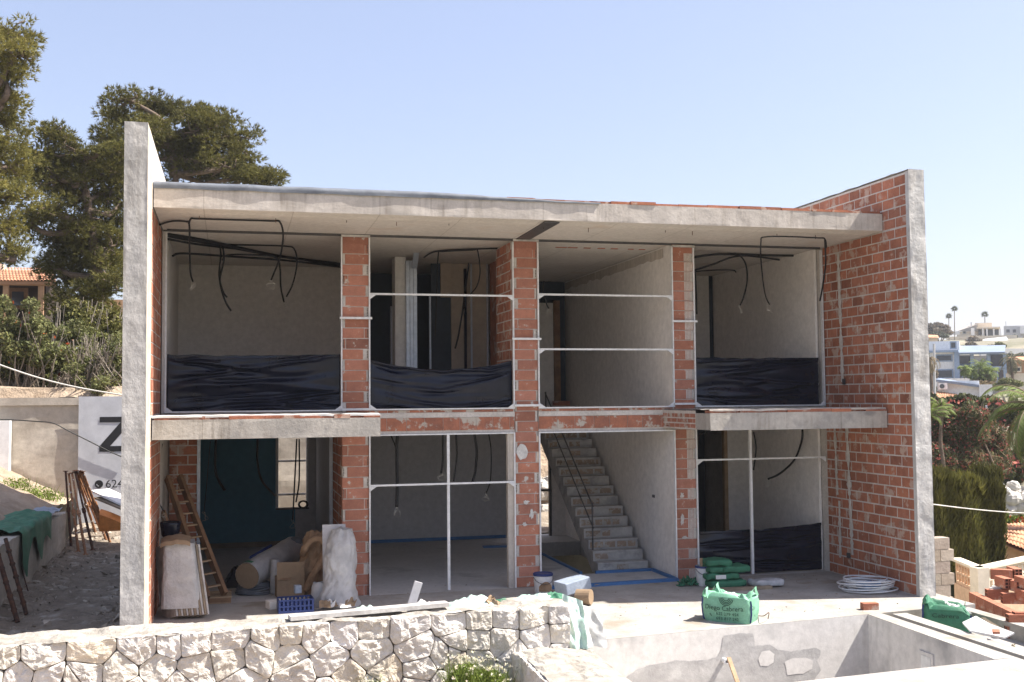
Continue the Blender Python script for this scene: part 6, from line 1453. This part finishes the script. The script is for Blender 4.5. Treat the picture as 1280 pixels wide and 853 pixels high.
# ------------------------------------------------------------------ distant houses
def bx(name, par, mt, x0, x1, y0, y1, z0, z1): 
    mb = MB(); mb.box(x0, x1, y0, y1, z0, z1); return mb.build(name, mt, par)
def facade(par, rects, Y, nm='window', fr=None, dep=.12):
    for (px0, px1, py0, py1) in rects:
        a, b = P(px0, py1, Y), P(px1, py0, Y); w_ = bx(nm, par, fr or FGREY, a.x-.15, b.x+.15, Y-.04, Y+.05, a.z-.15, b.z+.15); bx('pane', w_, FGLASS, a.x, b.x, Y-.07, Y-.042, a.z, b.z)
AZL = [0.0]
def set_az(px):
    d = fw*F + rt*(px-640); AZL[0] = math.atan2(d.x, d.y)
def PL(x, y, Y):                            # like P, on a plane facing the street of that hillside: local (along, distance, z)
    d = fw*F + rt*(x-640) - up*(y-426.5); a = AZL[0]; W_ = Y-W0[0]+W0[0]/math.cos(AZ0)
    l = Vector((d.x*math.cos(a)-d.y*math.sin(a), d.x*math.sin(a)+d.y*math.cos(a), d.z)); l = l*(W_/l.y); return Vector((l.x, Y, l.z+HC))
AZ0 = .60
class MBR(MB):
    def build(s, *k, **q):
        a = AZL[0]; o = W0[0]
        s.v = [((x*math.cos(a)+(y-o+o/math.cos(AZ0))*math.sin(a)), (-x*math.sin(a)+(y-o+o/math.cos(AZ0))*math.cos(a)), z) for x, y, z in s.v]
        return MB.build(s, *k, **q)
W0 = [100.0]
def loc_at(px, Y, z):
    set_az(px); W0[0] = Y; a = AZL[0]; w_ = Y/math.cos(AZ0); return (w_*math.sin(a), w_*math.cos(a), z)
def bx_(name, par, mt, x0, x1, y0, y1, z0, z1): 
    mb = MBR(); mb.box(x0, x1, y0, y1, z0, z1); return mb.build(name, mt, par)
def facade_(par, rects, Y, nm='window', fr=None, dep=.12):
    for (px0, px1, py0, py1) in rects:
        a, b = PL(px0, py1, Y), PL(px1, py0, Y); w_ = bx_(nm, par, fr or FGREY, a.x-.15, b.x+.15, Y-.04, Y+.05, a.z-.15, b.z+.15); bx_('pane', w_, FGLASS, a.x, b.x, Y-.07, Y-.042, a.z, b.z)
# low white house with tiled lean-to
Y = 80; loc_at(1195, Y, 0); hz = 1.2; h1 = thing('white_bungalow', 'low white house with an air conditioner and a tiled lean-to roof', 'house', loc_at(1195, Y, hz))
a, b = PL(1172, 500, Y), PL(1224, 476, Y); bx_('wall', h1, FWHITE, a.x, b.x, Y, Y+7, hz-1.5, b.z)
a, b = PL(1140, 500, Y), PL(1164, 479, Y); bx_('side_wing', h1, FWHITE, a.x, b.x, Y-1.5, Y+6, hz-1.5, b.z)
a, b = PL(1198, 500, Y), PL(1240, 481, Y); bx_('garage_wing', h1, FWHITE, PL(1224, 490, Y).x, b.x, Y-.6, Y+6, hz-1.5, PL(1224, 481, Y).z)
mb = MBR(); r = [PL(1168, 474, Y-.5), PL(1225, 481.5, Y-.5), PL(1226, 481, Y+7.5), PL(1176, 473, Y+7.5)]; mb.face(r); mb.face([v-Vector((0, 0, .2)) for v in r][::-1])
for i in range(4): j = (i+1) % 4; mb.face([r[i]-Vector((0, 0, .2)), r[j]-Vector((0, 0, .2)), r[j], r[i]])
mb.build('roof', FBLUER, h1)
bx_('chimney', h1, FWHITE, PL(1161, 480, Y).x, PL(1164, 480, Y).x, Y-1.4, Y-.8, hz, PL(1162, 475, Y).z)
mb = MBR(); A, B, C_, D = PL(1153, 500, Y-3), PL(1202, 499, Y-3), PL(1196, 493, Y-.1), PL(1165, 489, Y-.1); tiles(mb, A, B, C_, D, 17); mb.build('tile_roof', TILE, h1)
ac = bx_('air_conditioner', h1, FWHITE, PL(1173.5, 486, Y).x, PL(1184.5, 486, Y).x, Y-.5, Y-.05, PL(1180, 487, Y).z, PL(1180, 479, Y).z)
c = PL(1177.5, 483, Y-.52); mb = MBR(); mb.tube([c, c+Vector((0, -.02, 0))], .19, 16); mb.build('fan_grille', FGLASS, ac)
facade_(h1, [(1156, 1159, 492, 497)], Y-1.5)
# blue and white two storey house
Y = 120; loc_at(1205, Y, 0); hz = PL(1200, 492, Y).z; h2 = thing('blue_white_house', 'two storey white house with blue trim and pale blue roofs on the hillside', 'house', loc_at(1205, Y, hz))
def wallp(nm, mt, px0, px1, py0, py1, y0, y1): a, b = PL(px0, py1, Y), PL(px1, py0, Y); return bx_(nm, h2, mt, a.x, b.x, y0, y1, a.z-1.2, b.z)
wallp('left_block', FWHITE, 1164, 1196.5, 439, 488, Y, Y+9)
wallp('upper_block', FWHITE, 1160, 1199, 425, 441, Y+2.5, Y+10)
wallp('right_block', FWHITE, 1197.5, 1256.5, 444, 488, Y+.8, Y+9)
wallp('corner_pillar', FBLUE, 1194, 1199, 440, 488, Y-.5, Y-.02)
for q in ((1214, 1217), (1234.5, 1237.5), (1255, 1258)): wallp('blue_pilaster', FBLUE, q[0], q[1], 441, 488, Y-.2, Y+.78)
a, b = PL(1157, 441.5, Y), PL(1198, 439.5, Y); bx_('blue_cornice', h2, FBLUE, a.x, b.x, Y-.6, Y-.52, a.z, b.z+.1); bx_('roof_ledge', h2, FBLUER, a.x, b.x, Y-.5, Y+3, b.z, b.z+.15)
mb = MBR(); r = [PL(1198, 441, Y-.9), PL(1256, 440, Y-.9), PL(1257, 431.5, Y+8), PL(1198, 432.5, Y+8)]; mb.face(r); q = [v-Vector((0, 0, .22)) for v in r]; mb.face(q[::-1])
for i in range(4): j = (i+1) % 4; mb.face([q[i], q[j], r[j], r[i]])
mb.build('sloping_roof', FBLUER, h2); a, b = PL(1198, 444, Y), PL(1257, 441.5, Y); bx_('blue_fascia', h2, FBLUE, a.x, b.x, Y-.88, Y-.7, a.z, b.z)
facade_(h2, [(1171, 1189, 444.5, 451), (1189, 1194, 428.5, 435)], Y, fr=FBLUE); facade_(h2, [(1199, 1213, 445.5, 455), (1239, 1254, 444, 458)], Y+.76, fr=FBLUE); facade_(h2, [(1170, 1190, 463, 472), (1204, 1212, 465, 476), (1248, 1255, 463, 474)], Y-.02+.0, fr=FBLUE)
bx_('blue_band', h2, FBLUE, PL(1198, 461, Y).x, PL(1257, 461, Y).x, Y-.6, Y+.7, PL(1230, 461, Y).z, PL(1230, 458.5, Y).z)
bx_('gate_wall', h2, FWHITE, PL(1164, 480, Y-9).x, PL(1225, 480, Y-9).x, Y-9, Y-8.7, hz-2.5, PL(1200, 473, Y-9).z)
# hilltop houses
Y = 225; loc_at(1220, Y, 0); hz = PL(1220, 430, Y).z; h3 = thing('hilltop_villa', 'cream hilltop villa with arches and terraces under the lone round palm', 'house', loc_at(1220, Y, hz))
def wp(nm, mt, px0, px1, py0, py1, d0, d1): a, b = PL(px0, py1, Y), PL(px1, py0, Y); return bx_(nm, h3, mt, a.x, b.x, Y+d0, Y+d1, a.z, b.z)
wp('main_block', FCREAM, 1219, 1240, 402.5, 424, 3, 14); wp('left_block', FCREAM, 1196, 1221, 414, 426, 1, 12); wp('porch', FCREAM, 1221, 1250, 409, 411.5, -2, 4)
for q in (1228, 1233, 1241.5, 1249.5): wp('porch_pillar', FWHITE, q, q+1.4, 411.5, 421, -2, -1.2)
mb = MBR(); r = [PL(1196, 414.5, Y+.5), PL(1222, 405.5, Y+.5), PL(1222, 404, Y+12), PL(1212, 405.5, Y+12)]; mb.face(r); mb.face([PL(1196, 414.5, Y+.45), PL(1222, 414.5, Y+.45), PL(1222, 405.5, Y+.45)]); mb.build('roof', M('grey_tile_roof', (.42, .38, .34), .9, (.36, .32, .28), .5, .1, 6), h3)
wp('terrace_wall', FCREAM, 1184, 1270, 420.5, 432, -6, -5); wp('lower_terrace', FCREAM, 1208, 1222, 422, 440, -9, -7); wp('balustrade', FWHITE, 1184, 1200, 416.5, 421, -8, -7.6); wp('white_pier', FWHITE, 1214, 1218, 411, 424, -3, -1)
facade_(h3, [(1223, 1227, 412, 419), (1231, 1241, 411.5, 420)], Y+2.9, fr=FWHITE); facade_(h3, [(1204, 1207, 414.5, 417)], Y+.9); facade_(h3, [(1243, 1248, 412, 419)], Y+3.8)
wp('chimney', FWHITE, 1213, 1215, 401, 406, 6, 8)
Y = 260; loc_at(1268, Y, 0); hz = PL(1265, 425, Y).z; h4 = thing('grey_villa', 'pale grey flat house on the skyline at the right picture edge', 'house', loc_at(1268, Y, hz))
a, b = PL(1255, 422, Y), PL(1296, 406.5, Y); bx_('wall', h4, FGREY, a.x, b.x, Y, Y+12, a.z-4, b.z); a, b = PL(1275, 418, Y), PL(1290, 408, Y); bx_('white_bay', h4, FWHITE, a.x, b.x, Y-3, Y-.05, a.z, b.z); facade_(h4, [(1258, 1262, 412, 416), (1266, 1270, 412, 416)], Y-.02); bx_('antenna', h4, DARKSTEEL, PL(1257.0, 405, Y).x, PL(1257.5, 405, Y).x, Y+3, Y+3.2, a.z, PL(1257, 401, Y).z)
Y = 190; loc_at(1250, Y, 0); h5 = thing('sunken_villa', 'flat beige house with dark arched openings below the skyline on the right', 'house', loc_at(1250, Y, PL(1250, 440, Y).z))
a, b = PL(1230, 442, Y), PL(1296, 426, Y); bx_('wall', h5, FCREAM, a.x, b.x, Y, Y+10, a.z-2, b.z); facade_(h5, [(1262, 1268, 428.5, 432), (1273, 1280, 429, 432.5)], Y-.02, fr=FCREAM)
mb = MBR(); r = [PL(1222, 432, Y-1), PL(1262, 429, Y-1), PL(1258, 421, Y+9), PL(1230, 424, Y+9)]; mb.face(r); mb.build('roof', FGREY, h5)
Y = 100; loc_at(1270, Y, 0); h6 = thing('ochre_house', 'ochre house with a dark window band at the right picture edge', 'house', loc_at(1270, Y, PL(1270, 490, Y).z))
a, b = PL(1259, 482, Y), PL(1300, 449, Y); bx_('wall', h6, OCHRE, a.x, b.x, Y+3, Y+10, a.z-1, b.z); facade_(h6, [(1264, 1275, 460, 464), (1266, 1269, 453, 456)], Y+2.98, fr=FCREAM)
a, b = PL(1258, 480, Y), PL(1300, 467, Y); bx_('garden_wall', h6, FCREAM, a.x, b.x, Y-3, Y-2.6, a.z-2.5, b.z); mb = MBR(); r = [PL(1258, 450, Y+2), PL(1300, 451, Y+2), PL(1300, 446, Y+10), PL(1262, 446, Y+10)]; mb.face(r); mb.build('roof', TILE, h6)
Y = 170; loc_at(1165, Y, 0); h7 = thing('tiled_cottage', 'small house with a terracotta roof left of the blue and white house', 'house', loc_at(1165, Y, PL(1165, 430, Y).z))
a, b = PL(1156, 430, Y), PL(1172, 421, Y); bx_('wall', h7, FCREAM, a.x, b.x, Y, Y+8, a.z-3, b.z); mb = MBR(); r = [PL(1154, 421.5, Y-1), PL(1174, 422.5, Y-1), PL(1172, 419, Y+6), PL(1157, 418.5, Y+6)]; mb.face(r); mb.build('roof', TILE, h7)
# the tiled porch house on the left
Y = 44; h8 = thing('porch_house', 'terracotta roofed house with a wooden porch behind the shrubs on the left', 'house', (P(30, 400, Y).x, Y, 3.5))
mb = MB(); A, B = P(-30, 352, Y-2), P(71, 352, Y-2); C_, D = P(64, 336, Y+4), P(-30, 335, Y+4); tiles(mb, A, B, C_, D, 24); mb.face([A-Vector((0, 0, .1)), B-Vector((0, 0, .1)), C_-Vector((0, 0, .1)), D-Vector((0, 0, .1))]); mb.build('tile_roof', TILE, h8)
a, b = P(-30, 356, Y-1.9), P(70, 352.5, Y-1.9); bx('eave_beam', h8, OCHRE, a.x, b.x, Y-1.95, Y-1.75, a.z, b.z)
for px in (47, 3): a = P(px, 400, Y-1.9); bx('porch_post', h8, OCHRE, a.x, a.x+.18, Y-1.9, Y-1.72, 3.3, P(px, 356, Y-1.9).z)
a, b = P(-30, 400, Y+2), P(66, 354, Y+2); bx('wall', h8, M('porch_shade_brown', (.05, .03, .02), .9, (.035, .02, .014), 2, .2, 10), a.x, b.x, Y+2.5, Y+6, 3, b.z); bx('side_wall', h8, bpy.data.materials['porch_shade_brown'], P(58, 380, Y).x, P(66, 380, Y).x, Y-1.6, Y+2.45, 3, P(66, 354, Y).z); facade(h8, [(15, 30, 365, 382)], Y+2.48, nm='window', fr=WOOD); bx('roof_ridge_wall', h8, FCREAM, P(-10, 330, Y+3).x, P(6, 330, Y+3).x, Y+2.6, Y+3.2, P(0, 345, Y+3).z, P(0, 331, Y+3).z)  # porch shade painted as dark brown; side wall added to block the sun
a, b = P(95, 400, Y), P(160, 372, Y); bx('side_wing', h8, OCHRE, a.x, b.x, Y+1, Y+5, 3, b.z)
for k, (px0, px1, py0, py1, Yw, lb, mt_) in enumerate(((1196, 1262, 427, 431, 205, 'long cream terrace wall below the hilltop villa', FCREAM), (1200, 1226, 433, 437, 178, 'short cream garden wall above the pale blue roof', FCREAM), (1226, 1296, 436, 440.5, 150, 'grey garden wall across the slope right of the blue and white house', FGREY))):
    a, b = P(px0, py1, Yw), P(px1, py0, Yw); mb = MB(); mb.box(a.x, b.x, Yw, Yw+.4, a.z-2, b.z); one('garden_wall', mb, mt_, lb, 'wall')
# far palms, trees
def fan_palm(label, px, py_top, py_base, Y, rad, grp): 
    c = P(px, py_top, Y); b = P(px, py_base, Y); t = thing('fan_palm', label, 'palm tree', (b.x, b.y, min(b.z, terrain(b.x, b.y))), grp); n = 380; d = rnd_dirs(n); d = d[d[:, 2] > -.75]; n = len(d)
    C = np.array(c)+d*.35*rad; bb_ = np.cross(d, rnd_dirs(n)); bb_ /= np.linalg.norm(bb_, axis=1, keepdims=True); V = np.stack([C-bb_*.05*rad, C+bb_*.05*rad, np.array(c)+d*rad*RNG.uniform(.7, 1.05, n)[:, None]], 1); k = RNG.uniform(.7, 1.3, n); npmesh('crown', V, 3, np.stack([k, k, k], 1), PALMF, t)
    mb = MB(); mb.tube([(b.x, b.y, min(b.z, terrain(b.x, b.y))-.3), c], [.28*rad/1.4*.6, .2*rad/1.4*.6], 7); mb.build('trunk', TWIG, t)
fan_palm('tallest slender fan palm on the skyline', 1193, 386.5, 413, 212, .95, 'fan palms on the skyline'); fan_palm('second fan palm, shorter and left of the tallest one', 1186, 395.5, 413, 212, .9, 'fan palms on the skyline'); fan_palm('round fan palm standing above the cream hilltop villa', 1231, 393.5, 412, 245, 1.15, 'fan palms on the skyline')
c = P(1264.5, 451, 92); palm('date_palm', 'date palm with a dark trunk beside the blue and white house', (c.x, c.y, terrain(c.x, 92)), c, 46, 1.75, .28, .03, PALMF, 14, (-1.0, 1.3), 1.6, .12, tm=BARK)
c = P(1163, 448, 75); palm('dry_palm', 'half dry palm with hanging grey fronds in front of the blue and white house', (c.x, c.y, terrain(c.x, 75)), c, 18, 1.3, .25, .03, DRY, 14, (-1.4, .8), 1.6, .12, dead=26, tm=BARK)
c = P(1167, 444, 76); mb = MB(); mb.tube([(c.x, c.y, terrain(c.x, c.y)), P(1167.5, 430, 76)], .10, 7); one('utility_pole', mb, FGREY, 'pale utility pole standing beside the half dry palm', 'pole')
for k, (px, py, n) in enumerate(((1226, 466, 40),)):
    c = P(px, py, 86); t = thing('bushy_palm', 'wide bushy palm clump in front of the blue and white house', 'palm tree', (c.x, 86, terrain(c.x, 86))); out, tn = [], []
    for (qx, qy, L) in ((1226, 458, 1.2), (1214, 464, 1.0), (1237, 466, 1.0), (1226, 470, 1.0), (1206, 462, .7), (1232, 478, .9), (1218, 478, .9)):
        p = P(qx, qy, 86+random.uniform(-.6, .6))
        for j in range(30): frond(p, j*2.4, random.uniform(-.5, 1.4), L, 1.2, 10, .34, .045, random.uniform(.8, 1.4), out, tn)
    npmesh('fronds', np.array([[tuple(v) for v in f] for f in out]), 3, np.array(tn), PALML, t); leaves('undergrowth', masses([(1225, 482, 50, 16), (1232, 474, 30, 20)], 86, .5), 2500, .22, DRY, t)
    mb = MB(); mb.tube([(c.x, 86, terrain(c.x, 86)-.2), c], .25, 8); mb.build('trunk', BARK, t)
def ftree(label, lst, Y, n, size, mat, grp='trees on the far hill', nm='tree'):
    bl = masses(lst, Y, 1); b = (float(np.mean([q[0] for q in bl])), Y, terrain(float(np.mean([q[0] for q in bl])), Y)); t = thing(nm, label, 'tree', b, grp); leaves('crown', bl, n, size, mat, t); mb = MB()
    for q in bl: limb(mb, (b[0]+random.uniform(-.4, .4), Y, min(b[2], q[2]-q[5])-.3), q[:3], .16, .05, .3, 5)
    mb.build('trunk', TWIG, t)
ftree('dark pointed cypress at the left end of the far skyline', [(1154.5, 405, 4, 10), (1154.5, 401, 2.5, 7), (1155, 409, 6, 7)], 205, 900, .35, FARTREE, nm='cypress')
ftree('bare brownish trees left of the two fan palms', [(1163, 409, 16, 10), (1172, 408, 16, 12), (1181, 411, 16, 12), (1170, 414, 26, 10), (1186, 416, 12, 8), (1160, 417, 14, 12)], 200, 2600, .5, FARBARE)
ftree('dark bush at the foot of the bare trees', [(1172, 418, 20, 8), (1180, 420, 16, 6)], 195, 900, .5, FARTREE)
ftree('dark green tree between the cement pier and the blue and white house', [(1153, 432, 14, 14), (1155, 440, 14, 14), (1151, 450, 14, 20), (1150, 465, 16, 20)], 100, 2600, .32, FARTREE)
ftree('spiky grey green bush on the terrace below the villa', [(1216, 424, 12, 10), (1222, 426, 12, 8), (1210, 428, 10, 6)], 180, 900, .5, FARBARE)
ftree('dry brown shrubs below the lower terrace of the villa', [(1205, 436, 14, 8), (1222, 436, 20, 8), (1238, 434, 14, 7), (1214, 431, 16, 8)], 170, 1800, .4, FARBARE)
ftree('olive green bushes on the slope under the grey villa', [(1262, 424, 14, 6), (1274, 425, 14, 5), (1268, 421, 10, 5), (1282, 424, 12, 6)], 235, 900, .5, FARTREE)
ftree('mixed green trees beside the ochre house', [(1262, 446, 14, 10), (1275, 446, 16, 10), (1284, 455, 12, 16)], 125, 1600, .32, FARTREE)
ftree('low scrub along the foot of the blue and white house', [(1170, 487, 20, 8), (1190, 488, 20, 8), (1246, 488, 20, 8)], 104, 1500, .25, FARTREE)
ftree('small yellow green tree behind the date palm', [(1249, 430, 12, 6), (1254, 433, 10, 6)], 150, 500, .35, BUSH)
ftree('green hedge clump below the date palm trunk', [(1258, 478, 26, 12), (1270, 480, 20, 10), (1247, 484, 16, 10)], 78, 2400, .22, BUSH)
ftree('pale scrub beside the white bungalow', [(1158, 478, 22, 16), (1153, 470, 14, 16), (1166, 470, 12, 20)], 84, 2200, .22, FARBARE)
# greenery seen through the rear door
shrub('shrub', 'sunlit green shrub seen through the rear door opening', [(637, 585, 20, 40), (682, 580, 24, 50), (660, 585, 40, 44), (690, 600, 30, 40)], 29.0, 3500, .14, GRASS, None, None, 20, dy=.3, base=(7.2, 29, 3.2 if False else .3))
g_ = 'pale rocks behind the house'
for k, (px, py, r, lb) in enumerate(((640, 625, .45, 'pale rock seen left of the middle pier through the rear door'), (682, 612, .4, 'upper pale rock seen through the rear door under the stair'), (684, 640, .45, 'lower pale rock seen through the rear door under the stair'))):
    c = P(px, py, 27.6); mb = MB(); sd = k*3.7
    mb.grid(lambda u, v: c+Vector((math.cos(2*PI*(u % 1))*math.sin(PI*v), math.sin(2*PI*(u % 1))*math.sin(PI*v), .8*math.cos(PI*v)))*r*(1+.4*fbm(math.cos(2*PI*(u % 1))*1.1+sd, math.sin(2*PI*(u % 1))*math.sin(PI*v)*1.1, v*2+sd)), 18, 12)
    one('rock', mb, LEAFW, lb, 'rock', g_)
mb = MB(); mb.grid(lambda u, v: (5.4+7*u, 27.2+1.9*v, .0+3.0*v**.8+.25*fbm(u*6, v*4)), 40, 20); struct(mb.build('rock_slope', SOIL, org=(8, 28, 1)))

# ------------------------------------------------------------------ the hazy air
HZ = bpy.data.materials.new('hazy_air'); HZ.use_nodes = True; nt = HZ.node_tree; nt.nodes.remove(nt.nodes['Principled BSDF'])
pv = nt.nodes.new('ShaderNodeVolumePrincipled'); pv.inputs['Color'].default_value = (.93, .95, 1, 1); pv.inputs['Density'].default_value = .0004; pv.inputs['Anisotropy'].default_value = .2
nt.links.new(pv.outputs[0], nt.nodes['Material Output'].inputs['Volume'])
mb = MB(); mb.box(-60, 330, -30, 420, -18, 34); o = mb.build('haze', HZ, None, (0, 0, 0)); o['kind'] = 'stuff'
